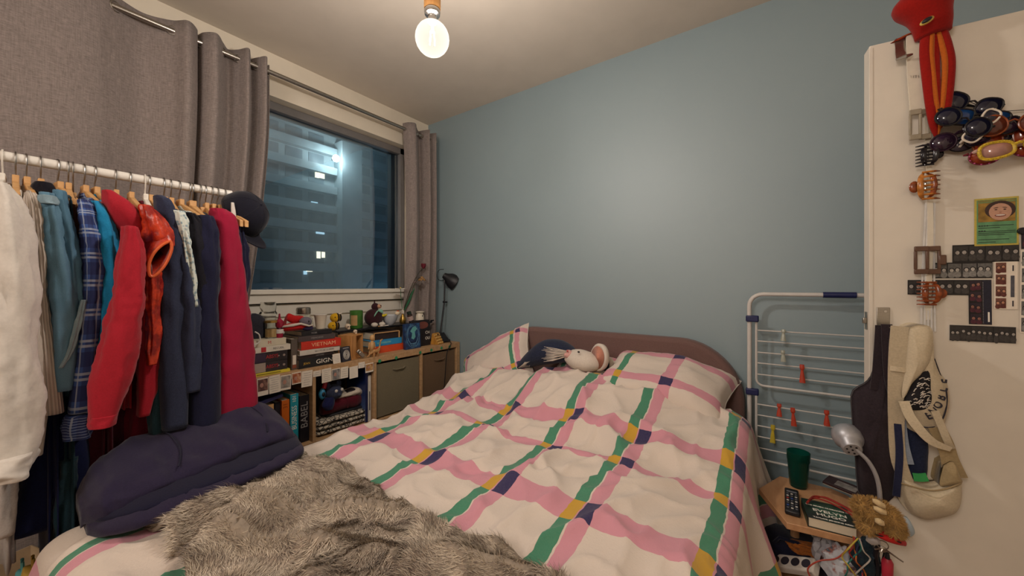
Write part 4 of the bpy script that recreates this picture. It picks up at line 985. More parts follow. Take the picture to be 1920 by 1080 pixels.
spine_book('tall teal book with yellow head and white lettering', 544, 560, 739, -2.095, '1F8E9E', [('BUSINESS', .036, .05, inkw, .85), ('101', .026, .41, inkw, 1)])
spine_book('black novel titled in large letters at the right of the lower row', 561, 581, 741, -2.11, '14131A', [('BABEL', .052, .08, inkg, 1.0)])
q = onx(552, 739, -2.095); MB().box((-.06 + .0, 0, 0), (.07, .03, .001)).build('cover_print', inky, bpy.data.objects['book'] if False else [o for o in bpy.data.objects if o.get('label', '').startswith('tall teal')][0]).location = (0, 0, .0155)
q0, q1 = onx(482, 764, -2.09), onx(530, 745, -2.09)
r = book('navy hardback lying slanted on top of the lower row', tuple((q0 + q1) / 2 + Vector((0, 0, .012))), (.17, (q1 - q0).length * 1.02, .018), cov('20204A'), (math.atan2(q1.z - q0.z, q1.y - q0.y), 0, 0), GL)
# ---- second cube: clog slipper, navy plush, folded textile, picture books
burg = fabric('burgundy_felt', '571422', 160, .15); fleece = fabric('cream_fleece', 'CDBFAE', 90, .1, .8)
q = onx(640, 762, -2.17); cl = thing('slipper', 'burgundy felt clog slipper with cream fleece lining in the shelf cube', 'slipper', (q.x, q.y, .545)); o = Vector(cl.location)
m = MB()
C = [(0, -.125, .0), (0, -.10, .012), (0, -.05, .02), (0, .02, .018), (0, .08, .015), (0, .125, .01)]
m.loft(C, (1, 0, 0), (0, 0, 1), [.025, .044, .05, .046, .048, .03], [.025, .044, .05, .045, .05, .03], 24, .02, 3, 0, 30); m.build('upper', burg, cl, smooth=180)
m = MB(); m.loft([(0, -.05, .05), (0, -.02, .062), (0, .03, .062), (0, .09, .066), (0, .125, .055)], (1, 0, 0), (0, 0, 1), [.03, .042, .046, .05, .035], [.012, .018, .02, .026, .02], 22, .06, 3, 0, 24, 1, True, .006); m.build('fleece_lining', fleece, cl, smooth=180)
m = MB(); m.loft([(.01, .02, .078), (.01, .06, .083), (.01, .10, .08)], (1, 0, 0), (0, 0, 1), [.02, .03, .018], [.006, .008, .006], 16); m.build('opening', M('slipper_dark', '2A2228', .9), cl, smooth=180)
m = MB(); m.box((0, 0, -.032), (.085, .23, .016)); m.build('sole', black, cl, bevel=.008)
MB().tube([(.05, .012, -.01), (.052, .012, .03), (.035, .012, .06)], .003, 6).build('seam', burg, cl)
q = onx(626, 735, -2.13); np_ = thing('plush_toy', 'small navy plush toy with white eyes sitting on the slipper', 'plush toy', (q.x, q.y, q.z)); nvp = fabric('slate_plush', '343A50', 120, .2, .6)
m = MB(); m.ell((0, 0, 0), (.04, .05, .045), 18, 12, None, .12, 3); m.build('head', nvp, np_, smooth=180)
m = MB(); m.loft([(.01, -.03, -.02), (.02, -.045, -.06), (.02, -.04, -.09)], (0, 1, 0), (1, 0, 0), [.03, .036, .02], [.02, .022, .016], 14); m.build('arm', fabric('navy_plush_b', '1C2048', 120, .2), np_, smooth=180)
for dy in (-.005, .034):
    MB().ell((.036 - abs(dy) * .2, dy, .012), (.008, .009, .010)).build('eye', c_white, np_); 
MB().ell((.041, .012, -.012), (.008, .012, .008)).build('muzzle', nvp, np_)
MB().ell((.0, .03, .045), (.012, .016, .02)).build('ear', nvp, np_); MB().ell((.0, -.035, .04), (.012, .016, .02)).build('ear', nvp, np_)
q = onx(600, 733, -2.12); r = thing('blue_figurine', 'light blue and red trinket beside the shelf divider', 'figurine', (q.x, q.y + .012, q.z - .02))
MB().ell((0, 0, 0), (.02, .018, .032), 14, 10).build('body', M('sky_blue_plastic', '3E8EB8', .4), r); MB().tube([(0, .01, .03), (.0, .02, .06), (0, .012, .09)], [.012, .012, .006], 8).build('red_top', M('red_plastic', 'A02436', .4), r); MB().ell((.016, .0, .0), (.008, .01, .014)).build('spot', black, r)
t = NT('black_white_print'); v = t.coord('Object'); g = t.n('TexVoronoi', feature='DISTANCE_TO_EDGE'); g.inputs['Scale'].default_value = 45; t.l(v, g.inputs['Vector']); t.base(t.ramp(g.outputs[0], [(.04, '1E1B1E'), (.14, 'B9AE9C')])); t.set(Roughness=.9)
r = thing('folded_textile', 'folded black and white patterned textile under the slipper', 'textile', (-2.19, 1.225, .419))
for k in range(3):
    m = MB(); m.loft([(0, -.15, .016 + .028 * k), (0, -.05, .018 + .029 * k), (0, .06, .016 + .029 * k), (0, .145, .014 + .028 * k)], (1, 0, 0), (0, 0, 1), [.09, .1, .1, .09], [.013, .0138, .0138, .013], 20, .02, 3, k, 20, .6); m.build('layer', t.m, r, smooth=180)
t = NT('blue_photo_cover'); v = t.coord('Object'); sx = t.n('SeparateXYZ'); t.l(v, sx.inputs[0]); g = t.noise(v, 25, 4)
t.base(t.ramp(t.math('MULTIPLY_ADD', g, .35, t.math('MULTIPLY', sx.outputs[2], 3.2)), [(.25, '7C7F8C'), (.45, '4A5C86'), (.8, '1B2F63'), (1, '16244E')])); t.set(Roughness=.35); bpc = t.m
r = thing('picture_book', 'large book with blue landscape cover standing in the shelf cube', 'book', (-2.20, 1.372, .419), 0, 'picture books in the second cube')
box_part('cover', r, bpc, (0, -.006, .165), (.21, .002, .33), .0005); box_part('cover_back', r, bpc, (0, .007, .165), (.21, .002, .33), .0005); box_part('pages', r, pages_m, (-.003, 0, .165), (.198, .011, .322)); box_part('spine', r, cov('1A2046'), (.106, 0, .165), (.003, .015, .33), .0005)
r = thing('picture_book', 'white spined magazine file beside the blue landscape book', 'book', (-2.20, 1.394, .419), 0, 'picture books in the second cube')
box_part('cover', r, cov('C8C2B6'), (0, 0, .155), (.21, .020, .31), .001); box_part('spine_print', r, ink, (.1055, 0, .13), (.001, .006, .12), .0002); box_part('spine_cap', r, cov('22222A'), (.1055, 0, .30), (.001, .02, .018), .0002)

# ---- postcards clipped to the shelf edge
def postcard(label, px0, px1, y0, y1, kind, dx=.0):
    X = KX1 + .0022 + dx; a, b = onx(px0, y1, X), onx(px1, y1, X); zt = onx((px0 + px1) / 2, y0, X).z; zb = onx((px0 + px1) / 2, y1, X).z
    w, h = b.y - a.y, zt - zb
    r = thing('postcard', label, 'postcard', (X, (a.y + b.y) / 2, zt), 0, 'cards hung along the shelf edge', (R.uniform(-.03, .03), .02, 0))
    box_part('card', r, paper, (0, 0, -h / 2), (.0012, w, h), .0003)
    if kind == 'text':
        n = max(3, int(h / .011))
        for i in range(1, n): MB().box((.0009, R.uniform(-.05, .05) * w, -h * i / n), (.0004, w * R.uniform(.5, .8), .0016)).build('text_line', inkg, r)
    elif kind:
        t = NT('photo_' + kind[0]); g = t.noise(t.coord('Object'), 40, 4, .7); t.base(t.ramp(g, [(.3, kind[0]), (.5, kind[1]), (.7, kind[2])])); t.set(Roughness=.35)
        k = kind[3]; box_part('photo_print', r, t.m, (.0007, 0, -h * k / 2 - .003), (.0006, w * .88, h * k - .004), .0001)
        m = MB(); m.ell((.0011, -w * .1, -h * k * .55), (.0004, w * .16, h * k * .18), 12, 8); m.build('figure_print', M('skin_print', 'B08272', .5), r)
postcard('dark portrait photo card, leftmost on the shelf edge', 482, 503, 709, 742, ('2A1E20', '5A3A34', '8E6A5C', .72))
postcard('tall text card beside the dark portrait card', 504, 525, 704, 737, 'text', .002)
postcard('grey photo card left of the orange photo', 526, 546, 703, 731, ('6E6660', '8E867E', 'A89E92', .85))
postcard('orange group photo card at the shelf edge', 547, 565, 698, 720, ('5A2E22', 'A85C38', 'C9A080', .9), .001)
postcard('text card above the black novel', 566, 586, 695, 725, 'text', .001)
postcard('short text card over the shelf divider', 587, 602, 695, 706, 'text')
postcard('text card left of the grey landscape card', 603, 621, 691, 717, 'text', .001)
postcard('grey landscape photo card above the navy plush', 622, 638, 691, 712, ('4E4E50', '7C7A78', 'A09A94', .95))
postcard('text card right of the grey landscape card', 639, 653, 688, 709, 'text', .001)
postcard('blank white card hanging at a slant above the slipper', 655, 671, 687, 709, None, .001)
postcard('small text card near the green storage box', 672, 684, 679, 690, 'text')
postcard('brown photo card at the edge of the green box', 685, 700, 681, 698, ('8A5A30', 'A8794A', 'C9A878', .8))

# ---- black riser and what stands on it
RZT = .992
q0, q1 = Yat(632, -2.24), Yat(811, -2.24)
rs = thing('shelf_riser', 'thin black metal riser shelf standing on the cube shelf', 'riser', (-2.33, (q0 + q1) / 2, KZ)); L = q1 - q0
box_part('top_plate', rs, blackm, (0, 0, RZT - KZ - .006), (.18, L, .012), .003)
for s in (-1, 1):
    for x in (-.075, .075): MB().tube([(x, s * (L / 2 - .02), .0), (x, s * (L / 2 - .02), RZT - KZ - .012)], .006, 8).build('leg', blackm, rs)
    MB().tube([(-.075, s * (L / 2 - .02), .03), (.075, s * (L / 2 - .02), .03)], .004, 8).build('crossbar', blackm, rs)
MB().tube([(.07, L / 2, RZT - KZ + .004), (.07, L / 2 + .03, RZT - KZ + .004)], .006, 8).build('end_stub', blackm, rs)
jar_g = NT('clear_glass'); jar_g.set(Roughness=.03, Transmission_Weight=1.0, IOR=1.45); jar_g.b.inputs['Base Color'].default_value = (.93, .95, .93, 1)
nz = jar_g.noise(jar_g.coord('Object'), 40); jar_g.bump(nz, .02, .001); jar_g = jar_g.m
def stand(px, py, X, z): q = onx(px, py, X); return (X, q.y, z)
# glass jars
c = stand(503, 600, -2.30, 1.0); 
r = thing('glass_jar', 'tall clear glass jar with glass lid behind the left book stack', 'jar', (c[0], c[1], KZ), 0, 'glass jars on the shelf')
k_ = 1.187 - KZ
MB().lathe([(0, 0), (.05, 0), (.055, .008), (.055, k_ * .58), (.05, k_ * .68), (.037, k_ * .74), (.037, k_ * .80), (.034, k_ * .80), (.034, k_ * .74), (.047, k_ * .66), (.052, k_ * .56), (.052, .01), (0, .008)], (0, 0, 0), 28).build('body', jar_g, r)
MB().lathe([(0, k_ * .80), (.041, k_ * .80), (.043, k_ * .83), (.036, k_ * .86), (.040, k_ * .92), (.036, k_), (0, k_)], (0, 0, 0), 28).build('lid', jar_g, r)
MB().tube([(.038 * math.cos(a), .038 * math.sin(a), k_ * .77) for a in [2 * PI * i / 24 for i in range(24)]], .002, 6, closed=True).build('wire_clip', steel, r)
c = stand(569, 600, -2.30, 1.0)
r = thing('glass_jar', 'clear glass jar with ridged lid behind the red plush', 'jar', (c[0], c[1], KZ), 0, 'glass jars on the shelf'); k_ = 1.148 - KZ
MB().lathe([(0, 0), (.056, 0), (.062, .01), (.062, k_ * .60), (.05, k_ * .78), (.037, k_ * .84), (.037, k_ * .88), (.034, k_ * .88), (.034, k_ * .83), (.047, k_ * .76), (.059, k_ * .58), (.059, .012), (0, .01)], (0, 0, 0), 28).build('body', jar_g, r)
m = MB(); m.lathe([(0, k_ * .88), (.038, k_ * .88), (.040, k_ * .90), (.038, k_ * .93), (.040, k_ * .95), (.038, k_ * .99), (.034, k_), (0, k_)], (0, 0, 0), 28); m.build('lid', steel, r)
# candle jar on the left stack
c = stand(510, 630, -2.155, ztop1); r = thing('candle_jar', 'small glass candle jar with cream wax and gold lid on the left stack', 'candle', c); k_ = .092
MB().lathe([(0, 0), (.030, 0), (.0335, .004), (.0335, k_ * .86), (.0320, k_ * .86), (.0320, .005), (0, .004)], (0, 0, 0), 24).build('glass', jar_g, r)
MB().lathe([(0, .0055), (.0312, .0055), (.0312, k_ * .52), (0, k_ * .52)], (0, 0, 0), 24).build('wax', M('cream_wax', 'D2AE72', .5), r)
MB().lathe([(0, k_ * .87), (.036, k_ * .87), (.036, k_ * .97), (.033, k_), (0, k_)], (0, 0, 0), 24).build('lid', M('brass', 'B08D4A', .3, .9, bump=0), r)
# dark pouch with white cable
c = stand(480, 625, -2.20, ztop1); r = thing('pouch', 'dark grey pouch at the left end of the shelf, beside the crimson dress', 'pouch', c)
m = MB(); m.loft([(0, 0, .0), (0, 0, .03), (0, 0, .08), (.0, -.005, .115), (0, -.01, .13)], (0, 1, 0), (1, 0, 0), [.035, .045, .046, .03, .008], [.03, .036, .034, .018, .006], 20, .05, 3, 0, 24, 1, True, .006); m.build('body', fabric('charcoal_nylon', '2C2B33', 160, .2), r, smooth=180)
MB().tube([(.0, -.02, .125), (.0, -.035, .12), (0, -.05, .10)], .006, 6).build('flap', fabric('grey_nylon', '6E6A68', 160, .1), r)
q = [onx(px, py, -2.075) for px, py in ((478, 622), (486, 628), (487, 640), (478, 646), (472, 640), (470, 655), (473, 675), (476, 695), (472, 705))]
r = thing('charging_cable', 'white charging cable draped down the left book stack', 'cable', tuple(q[0])); MB().tube([tuple(Vector(p) - q[0]) for p in catmull([tuple(p) for p in q], 40)], .0035, 6).build('cord', c_white, r); MB().tube([tuple(q[4] - q[0]), tuple(q[4] - q[0] + Vector((0, .008, -.03)))], .006, 8).build('plug', c_white, r)
# red plush gnome / grey nose, small red bottle ornament
c = stand(553, 625, -2.15, (ztop1 + ztop2) / 2 + .003); r = thing('plush_toy', 'red plush toy with grey nose and white stripe resting on the books', 'plush toy', (c[0], c[1], ztop2 + .004)); rp_ = fabric('red_plush', 'B5201F', 140, .12, .5)
m = MB(); m.loft([(0, -.085, .018), (0, -.05, .02), (0, .0, .022), (0, .06, .02), (0, .09, .016)], (1, 0, 0), (0, 0, 1), [.012, .035, .04, .036, .012], [.008, .019, .022, .019, .008], 18, .04, 3, 0, 22); m.build('body', rp_, r, smooth=180)
m = MB(); m.loft([(-.01, -.05, .03), (-.015, -.035, .075), (-.015, .0, .062), (-.015, .04, .06), (-.01, .075, .045)], (1, 0, 0), (0, .25, 1), [.02, .014, .018, .016, .01], [.012, .02, .022, .018, .012], 18); m.build('hood', rp_, r, smooth=180)
m = MB(); m.ell((.025, .045, .048), (.026, .032, .026), 16, 10, None, .06); m.build('nose', fabric('grey_plush', '6E6570', 140, .15, .5), r, smooth=180)
MB().ell((.049, .05, .050), (.004, .005, .006)).build('eye', black, r)
m = MB(); m.tube([(.03, -.08, .03), (.042, -.03, .035), (.045, .01, .040), (.052, .05, .025), (.045, .075, .028)], [.005, .008, .006, .005, .004], 8); m.build('stripe', c_cream, r, smooth=180)
m = MB(); m.ell((.03, .055, .01), (.02, .03, .014)); m.build('foot', fabric('purple_plush', '2C2547', 140, .15), r, smooth=180)
c = stand(524, 618, -2.13, ztop1); r = thing('ornament', 'small red glass bottle ornament next to the candle jar', 'ornament', c)
MB().lathe([(0, 0), (.016, 0), (.018, .03), (.014, .045), (.012, .05), (.019, .06), (.019, .085), (.006, .10), (.004, .125), (0, .127)], (0, 0, 0), 18).build('body', M('red_glass', '8E1A34', .12, var=.2), r)
MB().lathe([(.0175, .022), (.0195, .024), (.0185, .042), (.0160, .044)], (0, 0, 0), 18).build('band', c_white, r); MB().lathe([(.013, .045), (.0145, .047), (.0125, .052)], (0, 0, 0), 18).build('black_band', black, r)
# white cup
c = stand(601, 620, -2.17, ztop2 + .0005); r = thing('paper_cup', 'plain white cup standing on the middle book stack', 'cup', c)
MB().lathe([(0, 0), (.024, 0), (.0335, .078), (.0350, .080), (.0345, .082), (.0325, .081), (.0235, .003), (0, .003)], (0, 0, 0), 28).build('body', M('white_card', 'D8CCB8', .6, var=.03), r, smooth=60)
MB().lathe([(.0325, .079), (.0352, .079), (.0355, .0825), (.0330, .0835)], (0, 0, 0), 28).build('rim', c_white, r)
# two bee plushes
yl = fabric('yellow_knit', 'D0A220', 90, .12, .7); bk = fabric('black_knit', '231C18', 90, .15, .6)
for i, (px, py, dz) in enumerate(((625, 618, 0), (629, 602, .052))):
    c = stand(px, py, -2.285, RZT + dz + .001); r = thing('bee_toy', ('lower yellow knitted bee with black stripes beside the white cup', 'upper yellow knitted bee perched on the other bee')[i], 'plush toy', c, 0, 'knitted bees')
    m = MB(); m.ell((0, 0, .029), (.026, .034, .029), 16, 12); m.build('body', yl, r, smooth=180)
    for yy in (.008, .024): MB().lathe([(.0285 * math.cos(yy * 22), -.005), (.0300 * math.cos(yy * 22), 0), (.0285 * math.cos(yy * 22), .005)], (0, yy, .029), 18, rotm(x=PI / 2)).build('stripe', bk, r)
    MB().ell((.022, -.014, .034), (.004, .004, .004)).build('eye', black, r); MB().ell((.022, .0, .034), (.004, .004, .004)).build('eye', black, r)
    m = MB(); m.ell((.004, .028, .052), (.010, .018, .008), 10, 8, rotm(x=.6)); m.build('wing', c_cream, r, smooth=180)
# skull ornaments
bone = M('bone_ceramic', 'D2BFA6', .5, var=.08)
def skull(label, c, s):
    r = thing('skull_ornament', label, 'ornament', c, 0, 'white skull ornaments')
    m = MB(); m.ell((0, 0, .6 * s), (.5 * s, .46 * s, .45 * s), 16, 12, None, .05); m.build('cranium', bone, r, smooth=180)
    m = MB(); m.box((.28 * s, 0, .22 * s), (.42 * s, .42 * s, .36 * s)); m.build('jaw', bone, r, bevel=.1 * s)
    for d in (-1, 1): MB().ell((.44 * s, d * .18 * s, .56 * s), (.08 * s, .11 * s, .11 * s)).build('eye_socket', ink, r)
skull('white skull ornament at the left end of the black riser', (-2.262, Yat(652, -2.262), RZT), .038)
# wooden box with open front
q = onx(661, 662, -2.14); bx = thing('wooden_box', 'small open fronted wooden box between the stacks', 'box', (q.x - .02, q.y, KZ), .35)
pw_ = wood('pine', 'C08A52', 'A87440', (20, 20, 4)); W_, H_, D_ = .105, .150, .10
for nm, cc, dd in (('side', (0, -W_ / 2 + .004, H_ / 2), (D_, .008, H_)), ('side', (0, W_ / 2 - .004, H_ / 2), (D_, .008, H_)), ('top', (0, 0, H_ - .004), (D_, W_ - .016, .008)), ('bottom', (0, 0, .004), (D_, W_ - .016, .008)), ('back', (-D_ / 2 + .004, 0, H_ / 2), (.008, W_ - .016, H_ - .016)), ('slat', (D_ / 2 - .004, -.025, H_ / 2), (.008, .03, H_ - .016))): box_part(nm, bx, pw_, cc, dd, .001)
skull('tiny white skull ornament on top of the open wooden box', (q.x - .01, q.y + .025, KZ + H_), .026)
# green candle glass
c = stand(668, 610, -2.31, RZT); r = thing('candle_jar', 'green glass candle jar with paper label on the black riser', 'candle', c); k_ = .118
MB().lathe([(0, 0), (.040, 0), (.042, .004), (.042, k_), (.0395, k_), (.0395, .006), (0, .005)], (0, 0, 0), 28).build('glass', M('green_glass', '3E6E2C', .12, var=.15, alpha=.93), r)
MB().lathe([(0, .007), (.039, .007), (.039, k_ * .7), (0, k_ * .7)], (0, 0, 0), 24).build('wax', M('green_wax', '5E8A3A', .5), r)
m = MB(); 
m.grid(lambda u, v: (.0424 * math.cos(-1.5 + 1.1 * u), .0424 * math.sin(-1.5 + 1.1 * u), .02 + .068 * v), 10, 2); m.build('label_sticker', M('tan_label', 'A8895A', .6), r)
# plum round toy with bow and feet
c = stand(701, 606, -2.30, RZT); r = thing('plush_toy', 'dark plum round plush with green bow and cream feet on the riser', 'plush toy', c); plm = fabric('plum_plush', '361A20', 120, .2, .6)
m = MB(); m.ell((0, 0, .062), (.052, .068, .062), 20, 14); m.build('body', plm, r, smooth=180)
m = MB(); m.ell((.005, .008, .138), (.024, .028, .026), 16, 10); m.build('head', plm, r, smooth=180)
m = MB(); m.ell((.02, .026, .140), (.018, .020, .016), 12, 8); m.build('face', fabric('tan_plush', 'B98E72', 120, .1), r, smooth=180); MB().ell((.038, .03, .145), (.004, .004, .004)).build('eye', black, r)
MB().tube([(0, .005, .16), (0, .006, .182)], [.006, .003], 8).build('tuft', plm, r)
gb_ = fabric('mint_ribbon', '7FB09A', 120, .1); 
for d in (-1, 1): MB().loft([(.045, .004, .112), (.05, .004 + d * .02, .108 - (d < 0) * .012), (.05, .004 + d * .034, .098 - (d < 0) * .02)], (0, .3, 1), (1, 0, 0), [.004, .012, .010], [.004, .005, .004], 10).build('bow', gb_, r, smooth=180)
for d in (-.03, .03): m = MB(); m.ell((.052, d, .016), (.024, .022, .016)); m.build('foot', c_cream, r, smooth=180)
# bowl with hen motif and yellow fruit shapes
c = stand(731, 608, -2.29, RZT); r = thing('bowl', 'pale blue white ceramic bowl with bird head handle on the riser', 'bowl', c)
MB().lathe([(0, 0), (.022, 0), (.026, .004), (.046, .03), (.060, .068), (.0615, .072), (.058, .071), (.043, .032), (.02, .008), (0, .007)], (0, 0, 0), 32).build('body', M('pale_glaze', 'B9BCC0', .2, var=.05), r)
m = MB(); m.ell((.01, .060, .082), (.014, .022, .016), 14, 10); m.build('bird_head', M('cream_glaze', 'D6C2A4', .25), r, smooth=180); MB().ell((.012, .062, .097), (.006, .012, .006)).build('comb', M('rust_glaze', 'B2502A', .3), r); MB().lathe([(.005, 0), (0, .016)], (.01, .078, .082), 10, rotm(x=-PI / 2)).build('beak', M('rust_glaze', '', .3), r)
c = stand(716, 600, -2.285, RZT + .074); r = thing('toy_chick', 'small yellow toy resting on the rim of the pale bowl', 'toy', (c[0] + .02, c[1] + .0, RZT + .064))
m = MB(); m.ell((0, 0, .010), (.012, .020, .010), 12, 8); m.ell((.002, .018, .014), (.008, .008, .008)); m.build('body', M('yellow_plastic', 'C9B420', .4), r, smooth=180); MB().ell((.008, .022, .016), (.002, .002, .002)).build('eye', black, r)
q = [onx(px, py, -2.235) for px, py in ((712, 607), (728, 609))]
r = thing('cigarette', 'white paper stick lying at the front of the riser', 'stick', (q[0].x, q[0].y, RZT + .0045)); MB().tube([(0, 0, 0), (0, q[1].y - q[0].y, 0)], .004, 8).build('paper', c_white, r); MB().tube([(0, 0, 0), (0, -.012, 0)], .0041, 8).build('tip', M('cork_tip', 'B98A52', .7), r)
# brass bud vase with dried flowers
c = stand(755, 605, -2.31, RZT); vs_ = thing('bud_vase', 'small brass bud vase holding flowers at the right of the riser', 'vase', c)
MB().lathe([(0, 0), (.018, 0), (.024, .01), (.024, .03), (.016, .05), (.009, .062), (.008, .085), (.0095, .088), (.007, .088), (.006, .07), (0, .06)], (0, 0, 0), 24).build('body', M('brass', '', .3), vs_)
MB().lathe([(.0085, .07), (.012, .075), (.006, .115), (.0, .12)], (0, .002, 0), 14).build('wax_stub', c_cream, vs_)
def flower(label, name, pts, X, build):
    q = [onx(px, py, X) for px, py in pts]; b0 = Vector((c[0], c[1], RZT + .082)); q[0] = b0
    r = thing(name, label, 'flower', tuple(b0), 0, 'flowers in the brass vase'); P_ = [tuple(p - b0) for p in q]
    MB().tube([tuple(x) for x in catmull(P_, 14)], .0022, 6).build('stem', M('dark_stem', '33301F', .7) if name != 'white_flower' else M('green_stem', '2C5A3A', .6), r)
    build(r, Vector(P_[-1])); return r
def petals(r, p, n, L, w, m, nm, up=.5, tilt=Vector((0, 0, 1)), dr=.3):
    for k in range(n):
        a = 2 * PI * k / n + .3 * (k % 2); d = Vector((math.cos(a), math.sin(a), up)).normalized(); s_ = Vector((-math.sin(a), math.cos(a), 0))
        mm = MB(); mm.grid(lambda u, v: tuple(p + d * L * u + s_ * w * (v - .5) * 2 * math.sin(PI * min(1, u * .9 + .08)) ** .6 + Vector((0, 0, -dr * L * u * u + .15 * w * (abs(v - .5) * 2) ** 2))), 5, 4); mm.build(nm, m, r, smooth=180, solid=.0008)
flower('white lily flower on a green stem in the brass vase', 'white_flower', [(755, 575), (752, 560), (751, 542)], -2.30, lambda r, p: (petals(r, p, 8, .048, .016, c_white, 'petal', .35), MB().ell(tuple(p + Vector((0, 0, .006))), (.006, .006, .008)).build('centre', M('yellow_plastic', '', .4), r)))
flower('dried dark red rose leaning right from the brass vase', 'dried_rose', [(757, 572), (770, 540), (785, 512), (794, 503)], -2.27, lambda r, p: (petals(r, p, 7, .034, .017, M('dried_rose_red', '5E1020', .8), 'petal', 1.6, dr=-.2), MB().ell(tuple(p + Vector((0, 0, .012))), (.013, .013, .016), 12, 9, None, .2).build('bud', M('dried_rose_red', '', .8), r)))
flower('dried tan rose drooping below the dark red rose', 'dried_rose', [(757, 572), (772, 545), (784, 522), (791, 522)], -2.25, lambda r, p: (petals(r, p, 7, .034, .015, M('dried_tan', '8E6B42', .8), 'petal', .3, dr=.9), MB().ell(tuple(p), (.014, .014, .017), 12, 9, None, .25).build('bud', M('dried_tan', '', .8), r)))
flower('small dried pink flower beside the tan rose', 'dried_flower', [(757, 572), (768, 548), (779, 530)], -2.26, lambda r, p: petals(r, p, 8, .020, .006, M('dried_pink', '9C6A72', .8), 'petal', .6))
r = thing('leaf', 'long green leaf standing in the brass vase', 'leaf', (c[0], c[1], RZT + .082), 0, None); b0 = Vector(r.location); q1_ = onx(778, 540, -2.26) - b0
MB().grid(lambda u, v: tuple(q1_ * u + Vector((.004 * math.sin(u * 5), 0, 0)) + Vector((.2, 1, -.35)).normalized() * .011 * (v - .5) * 2 * math.sin(PI * (u * .93 + .05)) ** .7), 12, 4).build('blade', M('leaf_green', '2F6B4A', .5), r, smooth=180, solid=.0008); MB().tube([(0, 0, 0), tuple(q1_ * .9)], .001, 5).build('midrib', M('green_stem', '', .6), r)
# tilted amber bottle
c = stand(769, 600, -2.30, RZT); r = thing('medicine_bottle', 'small dark bottle with pale label leaning beside the brass vase', 'bottle', (c[0], c[1] + .012, RZT + .006), 0, None, (.32, 0, 0))
MB().lathe([(0, 0), (.019, 0), (.021, .004), (.021, .055), (.016, .062), (.012, .064), (0, .064)], (0, 0, 0), 20).build('body', M('amber_glass', '3B2A26', .15), r); MB().lathe([(0, .064), (.0165, .064), (.0165, .084), (0, .085)], (0, 0, 0), 18).build('cap', M('dark_green_cap', '1E2E26', .5), r); MB().lathe([(.0213, .015), (.0214, .015), (.0214, .048), (.0213, .048)], (0, 0, 0), 20).build('label_band', M('pink_label', 'B59A92', .6), r)
# white ceramic burner
c = stand(787, 600, -2.30, RZT); r = thing('wax_burner', 'white ceramic wax burner with flared dish at the right of the riser', 'burner', c)
MB().lathe([(0, 0), (.030, 0), (.034, .012), (.033, .045), (.026, .062), (.026, .066), (.037, .076), (.038, .082), (.034, .081), (.020, .072), (0, .071)], (0, 0, 0), 28).build('body', M('white_glaze', 'D6CBB8', .25, var=.03), r)
MB().ell((.0305, .0, .046), (.004, .006, .006)).build('vent_hole', ink, r); MB().lathe([(.0345, .013), (.0355, .015), (.0345, .017)], (0, 0, 0), 28).build('foot_ring', M('white_glaze', '', .25), r)
# wooden doll, silver lighter, dinosaur
c = onx(697, 655, -2.105); r = thing('wooden_doll', 'tan jointed wooden figure leaning in front of the blue book', 'figurine', (c.x, c.y, KZ))
m = MB(); m.ell((0, .004, .118), (.016, .016, .02)); m.build('head', birch, r, smooth=180)
m = MB(); m.tube([(0, -.006, .03), (0, 0, .07), (0, .004, .1)], [.012, .018, .008], 10); m.build('torso', birch, r, smooth=180)
for d in (-1, 1): MB().tube([(0, d * .008 - .006, .035), (.005, d * .012 - .008, .0)], [.007, .006], 8).build('leg', birch, r); MB().tube([(0, d * .016, .09), (.008, d * .024 - .004, .05)], [.006, .004], 8).build('arm', birch, r)
q = onx(681, 664, -2.085); r = thing('lighter', 'silver lighter leaning at the shelf edge by the wooden box', 'lighter', (q.x, q.y, KZ + .014), 0, None, (.75, 0, 0))
box_part('case', r, steel, (0, 0, .018), (.012, .024, .044), .003); box_part('lid', r, steel, (0, 0, .050), (.012, .024, .016), .003); box_part('band', r, blackm, (0, 0, .041), (.0125, .0245, .003))
q = onx(703, 668, -2.08); r = thing('dinosaur_figure', 'small spotted long necked dinosaur figurine at the shelf edge', 'figurine', (q.x, q.y, KZ)); dm = M('tan_dinosaur', 'A87C4C', .6, var=.5, scale=120)
m = MB(); m.loft([(0, -.055, .006), (0, -.035, .022), (0, -.01, .034), (0, .018, .034), (0, .032, .05), (0, .038, .08), (0, .042, .098), (0, .056, .104)], (1, 0, 0), (0, -.5, 1), [.002, .006, .013, .013, .008, .005, .006, .004], [.002, .006, .014, .014, .008, .005, .006, .004], 12, 0, 3, 0, 34); m.build('body', dm, r, smooth=180)
for x in (-.009, .009):
    for y in (-.012, .018): MB().tube([(x, y, .028), (x, y - .002, .0)], [.006, .0045], 8).build('leg', dm, r)
# wooden tilted counter block, black wedge, desk lamp
q = onx(823, 647, -2.12); r = thing('counting_block', 'honey wooden block with rows of round pegs tilted back near the black lamp', 'toy', (q.x - .02, q.y, KZ), 0, None, (0, 0, .25))
m = MB(); m.M = Matrix.Rotation(PI / 2, 4, 'X'); m.prism([(.035, 0), (-.035, 0), (-.02, .085), (-.008, .085)], -.042, .042); m.build('body', wood('honey_wood', 'B5802F', '946422', (20, 20, 6)), r, bevel=.003)
for i in range(4):
    for j in range(4):
        f = (j + .6) / 4.3; MB().ell((.035 - .043 * f + .002, -.03 + .02 * i, .085 * f), (.005, .007, .007), 10, 6).build('peg', M('dark_hole', '3A2412', .6) if (i, j) == (2, 3) else M('pale_peg', 'C9A25E', .4), r)
q = onx(832, 632, -2.2); LX, LY = -2.2, 2.10
lm = thing('desk_lamp', 'black desk lamp with conical shade turned to the blue wall', 'lamp', (LX, LY, KZ)); Lq = Vector((LX, LY, KZ))
